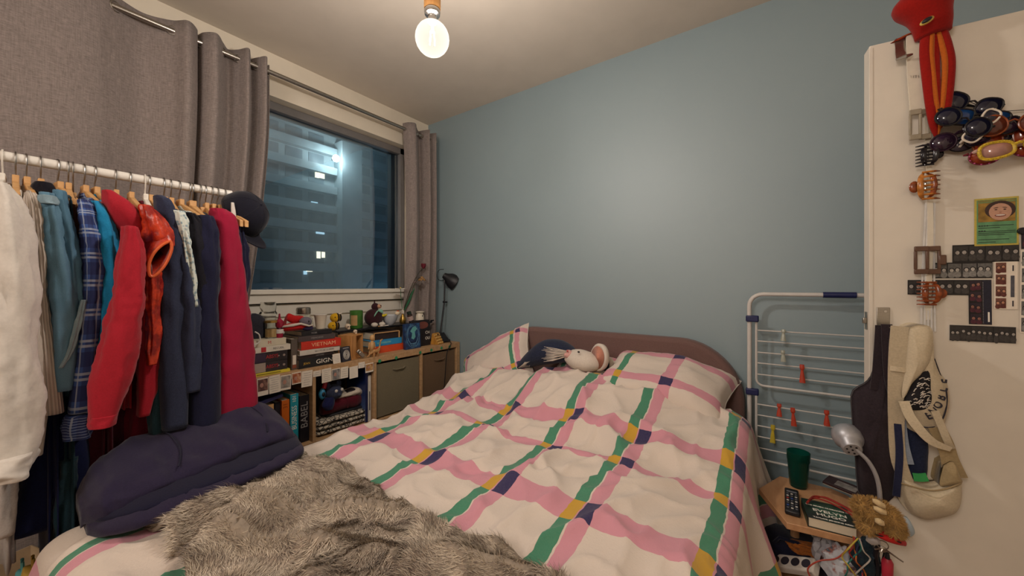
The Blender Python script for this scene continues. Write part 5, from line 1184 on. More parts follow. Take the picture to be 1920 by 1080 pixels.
m = MB(); m.prism([(-.07, -.045), (.07, -.045), (.07, .05), (-.07, .05)], 0, .022); m.build('base', black, lm, bevel=.008)
m = MB(); m.M = Matrix.Rotation(PI / 2, 4, 'X'); m.prism([(-.05, .022), (.055, .022), (.0, .075)], -.045, .04); m.build('wedge', black, lm, bevel=.004)
top = onx(834, 520, LX) - Lq; mid = onx(833, 566, LX) - Lq
MB().tube([(0, 0, .06), tuple(mid), tuple(top)], .0065, 10).build('pole', black, lm)
MB().tube([tuple(mid + Vector((0, -.012, 0))), tuple(mid + Vector((.005, .025, -.002)))], .008, 8).build('joint_knob', black, lm)
MB().tube([tuple(top + Vector((0, 0, -.03))), tuple(top + Vector((0, 0, .004)))], .0075, 10).build('switch_sleeve', steel, lm)
sc_ = top + Vector((.0, .0, .012)); axd = (onx(858, 528, LX + .06) - onx(836, 514, LX)).normalized()
rot = Vector((0, 0, 1)).rotation_difference(axd).to_matrix()
m = MB(); m.lathe([(.0, -.015), (.022, -.012), (.030, .01), (.050, .04), (.066, .075), (.070, .105), (.068, .105), (.064, .076), (.048, .041), (.028, .012), (0, -.01)], tuple(sc_), 28, rot); m.build('shade', black, lm, smooth=60)
m = MB(); m.ell(tuple(sc_ + axd * .05), (.022, .022, .028)); m.build('bulb', M('unlit_bulb', 'D8D2C8', .3), lm)
lp_ = [onx(px, py, LX - .01) - Lq for px, py in ((832, 505), (824, 506), (820, 513), (821, 523), (827, 526), (832, 525))]
MB().tube([tuple(x) for x in catmull([tuple(p) for p in lp_], 20)], .0028, 6).build('shade_loop', black, lm)
q = [Vector((LX + .06, LY - .0, KZ + .012)), Vector((KX1 + .004, LY - .01, KZ + .004)), onx(838, 662, KX1 + .006), onx(835, 700, KX1 + .006), onx(830, 760, KX1 + .01)]
MB().tube([tuple(Vector(x) - Lq) for x in catmull([tuple(p) for p in q], 24)], .0032, 6).build('cord', black, lm)
# ------------------------------------------------------------------ open door on the right
DD = Vector((.9944, .106, 0)); DN = Vector((.106, -.9944, 0)); D0 = Vector((.2369, 1.565, 0)); DT = .05; DW = .82; DH = 2.012
def ondoor(px, py, n=0.0):
    a = ray(px, py); p0 = D0 + DN * n; t_ = (p0 - O3).dot(DN) / a.dot(DN); return O3 + a * t_
dm4 = basis(D0, DD, Vector((0, 0, 1)), DN)        # door space: x along leaf, y up, z out of the face
dinv = dm4.inverted()
def dl(px, py, n=0.0): return dinv @ ondoor(px, py, n)
door_m = M('door_white_paint', 'D2C9BB', .5, var=.03, scale=10, bump=.05)
dr = MB(); dr.M = Matrix.Identity(4); dr.box((DW / 2, .008 + DH / 2, -DT / 2), (DW, DH - .008, DT))
do = dr.build('door_1', door_m, bevel=.003); do.matrix_world = dm4; struct(do)
def on_door(name, parent=None): pass
box_part('edge_strip', do, door_m, (.004, DH / 2, .0008), (.008, DH - .01, .0016), .0005)
p = dl(1622, 602, 0); box_part('latch_plate', do, steel, (-.0008, p.y, -DT / 2), (.0016, .055, .022), .0004); box_part('latch_bolt', do, steel, (-.005, p.y, -DT / 2), (.010, .018, .012), .002)
for z in (.25, 1.0, 1.75): MB().tube([(DW + .006, z - .05, -.01), (DW + .006, z + .05, -.01)], .008, 10).build('hinge', steel, do)
def dthing(name, label, cat, p, group=None):
    r = thing(name, label, cat, (0, 0, 0), 0, group); r.matrix_world = dm4 @ Matrix.Translation(p); return r
def doutline(pts, n): return [dl(x, y, n) for x, y in pts]
def puff(pts, p0, front, back=0.004, rings=(1, .92, .75, .5, .25), noise_a=.004, seed=0, res=40):
    """soft cloth shape: outline (pixels on the door plane) swelling outwards"""
    P_ = [tuple(dl(x, y, back + front * .45))[:2] + (0,) for x, y in pts]; P_ = catmull(P_ + [P_[0]], res + 1)[:-1]; c = sum((Vector(p) for p in P_), Vector()) / res
    vs = [(Vector(p) - p0 + Vector((0, 0, back))) for p in P_]
    for k in rings[1:]:
        for p in P_:
            q = c + (Vector(p) - c) * k; nz = noise.noise(Vector((q.x * 16 + q.y * 5, q.y * 9 - q.x * 5, seed))) + .6 * noise.noise(Vector((q.x * 40, q.y * 26, seed + 4)))
            vs.append(q - p0 + Vector((0, 0, back + front * (1 - k * k) ** .6 + noise_a * nz)))
    vs.append(c - p0 + Vector((0, 0, back + front)))
    L = len(rings); n = res
    fs = [(i * n + j, i * n + (j + 1) % n, (i + 1) * n + (j + 1) % n, (i + 1) * n + j) for i in range(L - 1) for j in range(n)] + [((L - 1) * n + j, (L - 1) * n + (j + 1) % n, len(vs) - 1) for j in range(n)]
    b0 = len(vs); vs += [(Vector(p) - p0) for p in P_]; fs += [(b0 + (j + 1) % n, b0 + j, 0 + j, (j + 1) % n) for j in range(n)] + [tuple(b0 + j for j in range(n - 1, -1, -1))]
    m = MB(); m.add([tuple(v) for v in vs], fs); return m
def ribbon(pts, p0, w, th=.003, steps=24):
    """flat strap along (px,py,n) points; width across in the door plane"""
    C = catmull([tuple(dl(x, y, n) - p0) + (w[i] if isinstance(w, (list, tuple)) else w,) for i, (x, y, n) in enumerate(pts)], steps)
    m = MB(); vs = []
    for i, c in enumerate(C):
        t_ = Vector(C[min(i + 1, steps - 1)][:3]) - Vector(C[max(i - 1, 0)][:3]); s_ = Vector((-t_.y, t_.x, 0)).normalized() * c[3] / 2; q = Vector(c[:3])
        vs += [q - s_, q + s_, q + s_ + Vector((0, 0, th)), q - s_ + Vector((0, 0, th))]
    fs = []
    for i in range(steps - 1):
        for j in range(4): fs.append((i * 4 + j, i * 4 + (j + 1) % 4, (i + 1) * 4 + (j + 1) % 4, (i + 1) * 4 + j))
    fs += [(3, 2, 1, 0), tuple((steps - 1) * 4 + j for j in range(4))]
    m.add([tuple(v) for v in vs], fs); return m

# ---- hook rail
p = dl(1655, 600, 0); hk = dthing('door_hook', 'brushed steel hook plate on the white door behind the bags', 'hook', p)
a, b = dl(1643, 576) - p, dl(1668, 640) - p
box_part('plate', hk, steel, ((a.x + b.x) / 2, (a.y + b.y) / 2, .002), (b.x - a.x, a.y - b.y, .004), .001)
MB().lathe([(0, 0), (.004, 0), (.0035, .002), (0, .002)], ((a.x + b.x) / 2 + .004, a.y - .012, .004), 12).build('screw', chrome, hk)
m = MB(); m.tube([(0, -.03, .004), (0, -.04, .03), (0, -.03, .05), (0, -.015, .055)], .005, 8); m.build('prong', steel, hk)
# ---- bags
beige = fabric('beige_canvas', 'B9AA90', 200, .08, .3); beige2 = fabric('natural_canvas', 'C4B59A', 200, .08, .3); dkt = fabric('dark_plum_canvas', '2C2429', 200, .2, .3); nvs = fabric('navy_strap', '222640', 200, .15)
p = dl(1655, 620); r = dthing('tote_bag', 'dark brown black tote bag hanging leftmost on the door hook', 'bag', p)
puff([(1648, 640), (1667, 640), (1672, 700), (1690, 770), (1692, 850), (1686, 930), (1650, 955), (1616, 935), (1608, 850), (1602, 780), (1603, 738), (1632, 718), (1644, 690)], p, .045, .012, noise_a=.010, seed=1).build('body', dkt, r, smooth=180)
ribbon([(1650, 610, .05), (1648, 650, .05), (1644, 700, .045), (1640, 730, .04)], p, .022).build('strap', dkt, r); ribbon([(1662, 608, .055), (1664, 660, .058), (1668, 710, .055), (1684, 770, .05)], p, .024).build('strap', dkt, r)
ribbon([(1680, 770, .05), (1686, 850, .052), (1680, 930, .045)], p, .016).build('navy_edge', nvs, r)
p = dl(1685, 620); r = dthing('sling_bag', 'beige canvas sling bag with wide strap and crescent pouch at the bottom', 'bag', p)
ribbon([(1690, 612, .062), (1686, 660, .064), (1682, 720, .062), (1680, 800, .05), (1684, 860, .045), (1700, 905, .04)], p, [.045, .045, .040, .034, .034, .03]).build('strap', beige, r)
ribbon([(1668, 690, .066), (1682, 692, .070), (1698, 694, .068)], p, .014).build('strap_slider', beige2, r)
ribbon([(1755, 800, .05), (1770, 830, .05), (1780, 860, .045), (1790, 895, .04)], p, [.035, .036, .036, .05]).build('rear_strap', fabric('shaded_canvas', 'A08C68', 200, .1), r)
puff([(1680, 890), (1705, 900), (1740, 912), (1780, 905), (1806, 900), (1813, 925), (1808, 955), (1790, 973), (1750, 981), (1715, 972), (1692, 945), (1682, 915)], p, .06, .015, noise_a=.010, seed=2).build('pouch', beige2, r, smooth=180)
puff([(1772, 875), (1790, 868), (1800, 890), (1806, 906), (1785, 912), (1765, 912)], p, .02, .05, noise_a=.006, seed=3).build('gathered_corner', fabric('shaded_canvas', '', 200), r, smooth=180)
q = [dl(x, y, .076 - .012 * abs(i - 3) / 3) - p for i, (x, y) in enumerate(((1690, 906), (1706, 911), (1728, 917), (1750, 920), (1772, 917), (1790, 911), (1802, 906)))]
MB().tube([tuple(x) for x in catmull([tuple(v) for v in q], 24)], .0022, 6).build('zip', M('tan_zip', '8E7A58', .7), r)
p = dl(1735, 640); r = dthing('printed_tote', 'natural canvas tote with black round print hanging open on the door hook', 'bag', p)
puff([(1706, 616), (1728, 610), (1750, 616), (1752, 650), (1762, 690), (1780, 720), (1786, 760), (1778, 800), (1758, 824), (1728, 818), (1700, 800), (1688, 765), (1696, 730), (1704, 680)], p, .055, .02, noise_a=.008, seed=5).build('body', beige2, r, smooth=180)
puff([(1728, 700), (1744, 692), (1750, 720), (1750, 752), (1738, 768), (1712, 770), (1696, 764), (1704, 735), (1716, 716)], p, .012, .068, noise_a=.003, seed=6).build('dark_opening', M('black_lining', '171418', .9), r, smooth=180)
from mathutils.bvhtree import BVHTree
def top_z(objs, x, y):
    z = -1
    for o_ in objs:
        b_ = BVHTree.FromPolygons([v.co for v in o_.data.vertices], [tuple(f.vertices) for f in o_.data.polygons]); h_ = b_.ray_cast(Vector((x, y, 1)), Vector((0, 0, -1)))
        if h_[0] is not None: z = max(z, h_[0].z)
    return z
body_, open_ = [c for c in r.children]
puff([(1708, 614), (1728, 609), (1750, 616), (1753, 645), (1746, 678), (1730, 702), (1712, 722), (1697, 748), (1693, 735), (1700, 690), (1704, 650)], p, .022, .066, noise_a=.006, seed=12).build('folded_flap', beige2, r, smooth=180)
m = MB()
for k in range(46):
    x, y = R.uniform(1702, 1744), R.uniform(708, 768); c = dl(x, y, .075) - p; z = top_z([open_], c.x, c.y)
    if z < .05: continue
    c.z = z + .001; L_ = R.uniform(.006, .012); a = R.uniform(-.4, 1.2)
    m.tube([tuple(c - Vector((math.cos(a), math.sin(a), 0)) * L_ / 2), tuple(c + Vector((0, .003, .001))), tuple(c + Vector((math.cos(a), math.sin(a), 0)) * L_ / 2)], .0011, 4)
m.build('script_print', c_cream, r)
LT = ((1738, 778, 28), (1747, 769, 42), (1754, 757, 55), (1760, 743, 68), (1763, 728, 80), (1764, 713, 86))
for ch, (x, y, an) in zip('ENOBLE', LT):
    c = dl(x, y, .055) - p; c.z = top_z([body_], c.x, c.y) + .0015
    lettering(ch, .026, r, ink, Matrix.Translation(c) @ Matrix.Rotation(math.radians(an), 4, 'Z'), 'print_letter', .0012, sx=.85, bold=.0006)
q = []
for x, y in ((1750, 672), (1762, 700), (1771, 730), (1773, 760), (1765, 786), (1748, 800), (1726, 800), (1708, 790)):
    c = dl(x, y, .05) - p; c.z = max(.02, top_z([body_], c.x, c.y)); q.append(c)
MB().tube([tuple(x) for x in catmull([tuple(v) for v in q], 30)], .0018, 5).build('print_ring', ink, r)
ribbon([(1694, 752, .075), (1704, 778, .082), (1722, 803, .086), (1748, 828, .084), (1782, 842, .075)], p, [.022, .022, .022, .02, .012], .004, 34).build('handle', beige2, r)
ribbon([(1752, 770, .07), (1765, 800, .07), (1775, 825, .07), (1784, 842, .06)], p, .016).build('rear_handle', beige, r)
p = dl(1718, 840); r = dthing('blue_pouch', 'dark blue fabric pouch with green tag behind the canvas bags', 'bag', p)
puff([(1692, 790), (1720, 800), (1742, 830), (1742, 870), (1736, 905), (1700, 905), (1690, 860)], p, .02, .004, noise_a=.006, seed=8).build('body', fabric('dark_blue_cotton', '232A42', 200, .2), r, smooth=180)
ribbon([(1712, 894, .046), (1725, 895, .047), (1738, 894, .046)], p, .022).build('tag', M('green_tag', '2E8A48', .7, bump=0), r)
ribbon([(1684, 780, .03), (1690, 830, .035), (1700, 870, .035)], p, .03).build('pale_flap', fabric('pale_blue_cotton', '8E98A6', 200, .1), r)
# paper slip sticking out at the bottom
p = dl(1698, 990); r = dthing('paper_bag', 'pale blue paper slip hanging below the beige crescent pouch', 'paper', p); puff([(1690, 968), (1705, 975), (1716, 1000), (1700, 1010), (1688, 1000)], p, .006, .01, seed=9).build('sheet', M('pale_blue_paper', 'A4B2BA', .7), r)

# ---- hair-clip strap with clips
p = dl(1715, 90); st = dthing('hair_clip_strap', 'long white ribbed strap hanging from the top of the door with hair clips on it', 'strap', p)
wrib = M('white_rib', 'CFC6B4', .8, var=.05)
for k in range(7):
    x0 = 1700 + 4.6 * k; ribbon([(x0 + 2, 66, .010), (x0 + 3, 120, .012), (x0 + 6, 170, .012), (x0 + 10, 216, .010)], p, .0085, .006).build('rib', wrib, st)
ribbon([(1738, 205, .008), (1741, 300, .008), (1744, 420, .008), (1742, 520, .008), (1738, 600, .006)], p, .012, .002, 30).build('ribbon', wrib, st)
for k in range(5): ribbon([(1736 + 4 * k, 380, .007), (1731 + 5 * k, 480, .007), (1728 + 6 * k, 560, .007), (1727 + 6.5 * k, 622, .007)], p, .004, .0015).build('lace_strand', M('white_lace', 'C9C6C2', .8), st)
p = dl(1692, 90); r = dthing('over_door_hook', 'grey metal over-door hook at the top of the white door', 'hook', p)
ribbon([(1689, 72, .004), (1690, 84, .006), (1688, 100, .012), (1690, 112, .018)], p, [.03, .028, .022, .02], .002).build('strip', steel, r)
b = dl(1690, 73, .003) - p; box_part('top_bend', r, steel, (b.x, DH - p.y + .0015, -.02), (.03, .002, .06), .0004)
MB().tube([tuple(dl(1680, 112, .03) - p), tuple(dl(1698, 106, .04) - p), tuple(dl(1710, 102, .03) - p)], [.003, .006, .003], 8).build('prong', steel, r)
tort = M('tortoiseshell', '7A3A18', .2, var=.6, scale=60); tort2 = M('amber_shell', 'A8692C', .2, var=.5, scale=70); brn = M('brown_clip', '5A4032', .35); tpe = M('taupe_clip', '8E8370', .4)
def claw(label, cx_, cy_, w, h, mat, mat2, kind, flip=1):
    p = dl(cx_, cy_, .014); r = dthing('hair_claw', label, 'hair clip', p, 'hair clips on the white strap')
    if kind == 'frame':
        for s, mm in ((-1, mat), (1, mat2)):
            m = MB(); x = s * flip * w * .22
            m.box((x - s * flip * .0, 0, .010), (w * .5, h, .006)) if False else None
            for (cx, cy, sx, sy) in ((0, h / 2 - h * .09, w * .5, h * .18), (0, -h / 2 + h * .09, w * .5, h * .18), (-w * .25 + w * .05, 0, w * .12, h * .66), (w * .25 - w * .05, 0, w * .12, h * .66)):
                m.box((x + cx, cy, .012 - .008 * (s > 0)), (sx, sy, .006))
            m.build('jaw', mm, r, bevel=.002)
        box_part('lever', r, mat2, (flip * w * .52, 0, .004), (w * .28, h * .35, .008), .003)
    else:
        for s in (-1, 1):
            m = MB()
            m.loft([(s * w * .06, h * .45, .004), (s * w * .18, h * .3, .014), (s * w * .22, 0, .018), (s * w * .18, -h * .3, .014), (s * w * .06, -h * .45, .004)], (1, 0, .3), (-.3, 0, 1), [.003, .0055, .0065, .0055, .003], .0025, 12)
            m.build('jaw', mat if s < 0 else mat2, r, smooth=60)
            for k in range(7):
                y = h * (-.45 + .15 * k); MB().tube([(s * w * .15, y, .014), (-flip * w * (.22 + .04 * s), y, .018), (-flip * w * (.42 + .03 * s), y * 1.02, .008)], [.003, .0028, .0014], 6).build('tooth', mat if s < 0 else mat2, r)
        m = MB(); m.ell((flip * w * .36, 0, .008), (w * .18, h * .2, .005)); m.build('lever', mat2, r)
        MB().tube([(0, -h * .2, .006), (0, h * .2, .006)], .0025, 8).build('spring', steel, r)
claw('taupe rectangular frame hair clip near the octopus arms', 1723, 235, .052, .088, tpe, tpe, 'frame', 1)
claw('black claw clip on the strap below the taupe frame clip', 1738, 293, .058, .062, M('black_clip', '17141A', .2), M('black_clip', '', .2), 'claw', 1)
claw('amber tortoiseshell claw clip with long teeth below the black one', 1733, 350, .064, .085, tort2, tort, 'claw', -1)
claw('brown rectangular frame hair clip beside the photo strips', 1736, 488, .060, .080, brn, brn, 'frame', 1)
claw('dark tortoiseshell claw clip with striped teeth, lowest on the strap', 1742, 550, .062, .070, tort, tort, 'claw', 1)
# ---- octopus plush
ored = fabric('octopus_red', '8C120A', 200, .1, .35); oor = fabric('octopus_orange', 'B0591A', 200, .1, .35)
p = dl(1740, 60); oc = dthing('octopus_plush', 'red plush octopus with orange undersides hung over the top of the door', 'plush toy', p)
def DL(x, y, n): return tuple(dl(x, y, n) - p)
m = MB(); m.loft([DL(1724, -22, .03), DL(1727, -5, .04), DL(1730, 12, .045), DL(1741, 30, .045), DL(1748, 48, .040), DL(1750, 66, .032)], (1, .15, 0), (0, 0, 1), [.02, .058, .060, .046, .040, .037], [.02, .05, .052, .042, .036, .022], 24, .02, 3, 0, 28); m.build('head', ored, oc, smooth=180)
m = MB(); m.ell(DL(1711, 12, .045), (.036, .038, .036), 16, 11); m.build('brow', ored, oc, smooth=180)
for (x, y, n) in ((1738, 39, .086), (1770, 24, .050)):
    m = MB(); m.ell(DL(x, y, n), (.016, .008, .006), 14, 8, rotm(z=.5)); e = m.build('eye', M('eye_gold', 'B99A4A', .4), oc); m = MB(); m.ell(DL(x, y - 1.5, n + .004), (.012, .006, .005), 12, 8, rotm(z=.5)); m.build('pupil', black, e)
def arm(pts, w, side=1):
    P_ = [DL(*q) for q in pts]; n = len(P_)
    W = [w * k for k in np.interp(np.linspace(0, 1, n), [0, .5, .85, 1], [1, 1, .8, .15])]
    m = MB(); m.loft(P_, (1, 0, 0), (0, 0, 1), W, [x * .8 for x in W], 14, 0, 3, 0, 26); a = m.build('arm', ored, oc, smooth=180)
    m = MB(); m.loft([(q[0] + side * W[i] * .75, q[1], q[2] + W[i] * .25) for i, q in enumerate(P_)], (1, 0, 0), (0, 0, 1), [x * .55 for x in W], [x * .6 for x in W], 12, 0, 3, 0, 26); m.build('underside', oor, a, smooth=180)
arm([(1737, 60, .034), (1735, 100, .034), (1740, 150, .034), (1746, 200, .033), (1752, 236, .03), (1756, 262, .02)], .0125, 1)
arm([(1753, 60, .030), (1752, 105, .032), (1753, 160, .034), (1755, 210, .032), (1758, 250, .026)], .0115, -.7)
arm([(1764, 55, .030), (1774, 85, .034), (1780, 120, .034), (1776, 180, .034), (1769, 220, .03), (1760, 246, .024)], .0125, -1)
arm([(1730, 60, .022), (1712, 62, .016), (1694, 70, .012), (1678, 79, .004), (1670, 83, -.015)], .010, .2)
# ---- sunglasses on a string
p = dl(1790, 170); sg = dthing('string', 'thin grey string stretched across the door holding sunglasses', 'string', p)
MB().tube([tuple(dl(1700, 108, .008) - p), tuple(dl(1765, 150, .012) - p), tuple(dl(1800, 182, .016) - p), tuple(dl(1860, 210, .016) - p), tuple(dl(1940, 205, .008) - p)], .0012, 5).build('cord', M('grey_cord', '6B655E', .8), sg)
def lens_m(name, col, rough=.08): return M(name, col, rough, var=.3, scale=25, bump=0, spec=.7)
def sunglasses(label, x, y, n, ang, lw, lh, fm, lm_, shape='round', arms=True, arm_m=None, yaw=0, thick=.0022, dots=None):
    p = dl(x, y, n); r = dthing('sunglasses', label, 'sunglasses', p, 'sunglasses hung on the door')
    r.matrix_world = r.matrix_world @ Matrix.Rotation(ang, 4, 'Z') @ Matrix.Rotation(yaw, 4, 'Y')
    pw = {'round': 1, 'square': .55, 'cat': .75}[shape]
    for s in (-1, 1):
        c = s * (lw / 2 + .009); pts = []
        for k in range(26):
            a = 2 * PI * k / 26; ca, sa = math.cos(a), math.sin(a); X_ = math.copysign(abs(ca) ** pw, ca) * lw / 2; Y_ = math.copysign(abs(sa) ** pw, sa) * lh / 2
            if shape == 'cat' and Y_ > 0: Y_ *= 1 + .35 * (s * X_ / lw + .3)
            pts.append((c + X_, Y_, -.004 * (X_ / lw + s * .3) ** 2))
        f = MB(); f.tube(pts, thick, 6, closed=True); rim = f.build('rim', fm, r)
        l_ = MB(); l_.add([(c, 0, .0010)] + [(q[0], q[1], q[2]) for q in pts], [(0, 1 + k, 1 + (k + 1) % 26) for k in range(26)]); l_.build('lens', lm_, r, smooth=180, solid=.0012)
        if dots:
            for k in range(0, 26, 2): MB().ell((pts[k][0], pts[k][1], pts[k][2] + thick), .0022, 6, 4).build('bead', dots, rim)
        if arms:
            e = c + s * lw / 2; MB().tube([(e, lh * .3, -.002), (e + s * .004, lh * .3, -.012), (e - s * .02, lh * .22, -.017 - .003 * (s + 1)), (e - s * .10, lh * .05, -.018 - .003 * (s + 1))], thick * 1.1, 6).build('temple', arm_m or fm, r)
    MB().tube([(-.010, lh * .12, 0), (0, lh * .2, .003), (.010, lh * .12, 0)], thick, 6).build('bridge', fm, r)
    return r
blk = M('black_acetate', '141218', .2, bump=0); trt = tort; wht = M('white_acetate', 'D2C6B6', .3, bump=0)
dn = lens_m('dark_blue_lens', '14152A'); dp = lens_m('dark_purple_lens', '2B1A2C'); bm = lens_m('blue_mirror_lens', '15386A', .05); br_ = lens_m('brown_lens', '5A2A1E'); og = lens_m('orange_lens', '8E3418'); pkl = lens_m('pink_lens', 'A07468'); gy = lens_m('grey_lens', '453E48')
sunglasses('black sunglasses with dark blue lenses at the top of the bunch', 1822, 196, .030, -.45, .050, .046, blk, dn, 'cat')
sunglasses('square black sunglasses with blue mirrored lenses in the bunch', 1834, 221, .046, -.30, .050, .042, blk, bm, 'square')
sunglasses('round dark sunglasses left of the white framed pair', 1806, 228, .060, -.62, .050, .048, blk, dn, 'round')
sunglasses('dark purple sunglasses at the lower left of the bunch', 1800, 252, .034, .45, .052, .048, M('plum_acetate', '2A1624', .2), dp, 'round')
sunglasses('white framed sunglasses in the middle of the bunch', 1842, 236, .052, .95, .036, .030, wht, dn, 'cat', thick=.0026)
sunglasses('small black sunglasses tucked in the middle of the bunch', 1862, 246, .044, .35, .044, .038, blk, dp, 'square')
sunglasses('large round tortoiseshell sunglasses with brown lenses', 1900, 232, .052, -.06, .056, .054, trt, br_, 'round')
sunglasses('thin black sunglasses with grey lenses below the white pair', 1838, 262, .024, .14, .052, .040, blk, gy, 'round', thick=.0014)
sunglasses('brown square sunglasses with orange lenses under the tortoiseshell pair', 1890, 258, .032, .10, .054, .048, trt, og, 'square')
sunglasses('red brown sunglasses with beaded rims at the bottom of the bunch', 1888, 284, .050, .12, .058, .046, M('berry_acetate', '6A1A2A', .3), og, 'round', dots=M('pink_beads', 'B04A78', .4))
sunglasses('yellow framed sunglasses with pink lenses at the right frame edge', 1912, 272, .074, .18, .060, .040, M('yellow_glitter', 'B99A28', .35, var=.5, scale=300), pkl, 'cat', arm_m=M('pale_pink_acetate', 'BE9A8C', .35), thick=.004)
# ---- photos on the door
def frame_print(par, x0, x1, y0, y1, tone, heads, z=.0012):
    """one printed photo: background plus little figures (flat print)"""
    bg, hair, skin, shirt = tone; w, h = x1 - x0, y1 - y0
    fr_ = MB().box(((x0 + x1) / 2, (y0 + y1) / 2, z), (w, h, .0005)).build('photo', bg, par)
    m = MB()
    for k in range(heads):
        cx = x0 + w * (k + .5 + R.uniform(-.12, .12)) / heads; cy = y0 + h * R.uniform(.5, .64); s = min(w / heads * .36, h * .28)
        m.cur = 1; m.ell((cx, cy + s * .12, z + .0004), (s * 1.22, s * 1.3, .0003), 12, 4)
        m.cur = 2; m.ell((cx, cy - s * .5 - h * .30, z + .0003), (s * 1.5, h * .24, .0003), 10, 4)
        m.cur = 0; m.ell((cx, cy - s * .1, z + .0007), (s * .82, s * 1.02, .0003), 12, 4)
        m.cur = 1
        for d in (-1, 1): m.ell((cx + d * s * .3, cy + s * .1, z + .0011), (s * .12, s * .07, .0002), 6, 3)
        m.ell((cx, cy - s * .55, z + .0011), (s * .3, s * .07, .0002), 6, 3)
    m.build('portrait', [skin, hair, shirt], fr_, smooth=0)
def flat(n, c, v=.25, s=200): return M(n, c, .45, var=v, scale=s, bump=0)
BW = (flat('bw_dark', '2A2726'), flat('bw_hair', '171414'), flat('bw_skin', '9A938C'), flat('bw_shirt', '3A3634')); BW2 = (flat('bw_mid', '5C5A58'), flat('bw_hair', ''), flat('bw_skin2', 'B0AAA2'), flat('bw_pale', '7E7C78'))
CO = (flat('warm_bg', '6B4236'), flat('brown_hair', '2C1A16'), flat('skin_tone', 'B98468'), flat('rust_shirt', '5A2C26')); CD = (flat('club_bg', '2A1E2A'), flat('black_hair', '120E14'), flat('dim_skin', '8C5E50'), flat('wine_shirt', '4A1C2A'))
def strip(label, x0, y0, x1, y1, n, tone, heads, vertical=False, card=None, pad=.08, inner=(0, 1), post=None, n0=.0015):
    a, b = dl(x0, y0), dl(x1, y1); w, h = b.x - a.x, a.y - b.y; p = Vector((a.x, b.y, n0))
    r = dthing('photo_strip', label, 'photo', p, 'photo strips on the door'); r.matrix_world = r.matrix_world @ Matrix.Rotation(R.uniform(-.012, .012), 4, 'Z')
    box_part('backing', r, card or BW[1], (w / 2, h / 2, .0004), (w, h, .0008), .0001)
    for k in range(n):
        if vertical: cw = w * (inner[1] - inner[0]); ch = h / n; frame_print(r, w * inner[0] + cw * pad, w * inner[1] - cw * pad, h - ch * (k + 1) + ch * pad, h - ch * k - ch * pad, tone, heads)
        else: cw = w / n; frame_print(r, cw * k + cw * pad / 2, cw * (k + 1) - cw * pad / 2, h * pad, h * (1 - pad), tone, heads)
    if post: post(r, w, h)
    return r
strip('black and white four frame photo strip under the green card', 1785, 460, 1910, 490, 4, BW, 2)
strip('grey four frame photo strip to the right of the brown clip', 1748, 493, 1860, 521, 4, BW2, 2)
strip('dark three frame photo strip running behind the lowest hair clip', 1701, 525, 1817, 553, 4, BW, 2, n0=.0022)
def club(r, w, h):
    lettering('PHOTOBOOTH', .008, r, inkw, basis((w * .62, h * .5, .0012), (0, 1, 0), (-1, 0, 0), (0, 0, 1))) if False else None
    box_part('side_panel', r, flat('night_blue', '191A2C'), (w * .8, h * .5, .0012), (w * .38, h * .98, .0004), .0001)
    m = MB(); 
    for k in range(26): m.box((w * .62, h * (.04 + .036 * k), .0016), (w * .03, h * .015, .0004))
    m.build('perforation_print', inkg, r); box_part('caption_print', r, inkw, (w * .86, h * .17, .0016), (w * .08, h * .22, .0003), .0001)
strip('vertical dark colour photo strip with navy side panel', 1816, 525, 1859, 609, 4, CD, 2, True, inner=(0, .6), post=club)
def wedge(r, w, h):
    box_part('caption_bar', r, flat('slate_print', '4A4A52'), (w * .78, h * .48, .0012), (w * .16, h * .45, .0004), .0001); 
    for k, y in enumerate((.86, .12)): box_part('caption_print', r, ink, (w * .80, h * y, .0012), (w * .06, h * .12, .0003), .0001)
strip('white bordered vertical photo strip with four warm photos', 1863, 491, 1907, 580, 4, CO, 2, True, card=paper, inner=(.02, .55), post=wedge)
strip('wide dark photo strip crowded with faces, lowest on the door', 1780, 609, 1904, 644, 3, BW, 4, pad=.02)
strip('long vertical photo strip cut by the right frame edge', 1911, 470, 1942, 625, 5, BW2, 2, True, card=paper)
strip('dark photo cut by the right frame edge above the vertical strip', 1914, 436, 1945, 466, 1, CD, 2, n0=.0022)
a, b = dl(1826, 374), dl(1909, 459); w, h = b.x - a.x, a.y - b.y; p = Vector((a.x, b.y, .0015)); r = dthing('photo_card', 'green card with yellow border and a smiling face photo', 'card', p)
box_part('border', r, flat('yellow_border', 'B5A248', .08), (w / 2, h / 2, .0008), (w, h, .0016), .0002)
box_part('green_panel', r, flat('card_green', '5C8C62', .2, 60), (w / 2, h / 2, .0018), (w * .9, h * .93, .0006), .0001)
ph = MB().box((w * .5, h * .70, .0023), (w * .84, h * .40, .0006)).build('photo', flat('photo_amber', '8A6A2A', .5, 50), r)
m = MB(); z = .0028; c0, c1 = w * .58, h * .71
m.cur = 1; m.ell((c0, c1 + h * .03, z), (w * .35, h * .19, .0003), 20, 4); m.cur = 0; m.ell((c0, c1 - h * .01, z + .0003), (w * .27, h * .185, .0004), 22, 5)
m.cur = 2; m.ell((c0, c1 - h * .085, z + .0008), (w * .13, h * .030, .0003), 14, 4); m.cur = 3; m.ell((c0, c1 - h * .08, z + .0012), (w * .11, h * .014, .0002), 12, 4)
m.cur = 1
for d in (-1, 1): m.ell((c0 + d * w * .10, c1 + h * .035, z + .0008), (w * .035, h * .012, .0003), 10, 4); m.ell((c0 + d * w * .10, c1 + h * .075, z + .0008), (w * .06, h * .008, .0003), 10, 4, rotm(z=-d * .2))
m.cur = 4; m.ell((c0, c1 - h * .02, z + .0009), (w * .035, h * .02, .0004), 10, 4)
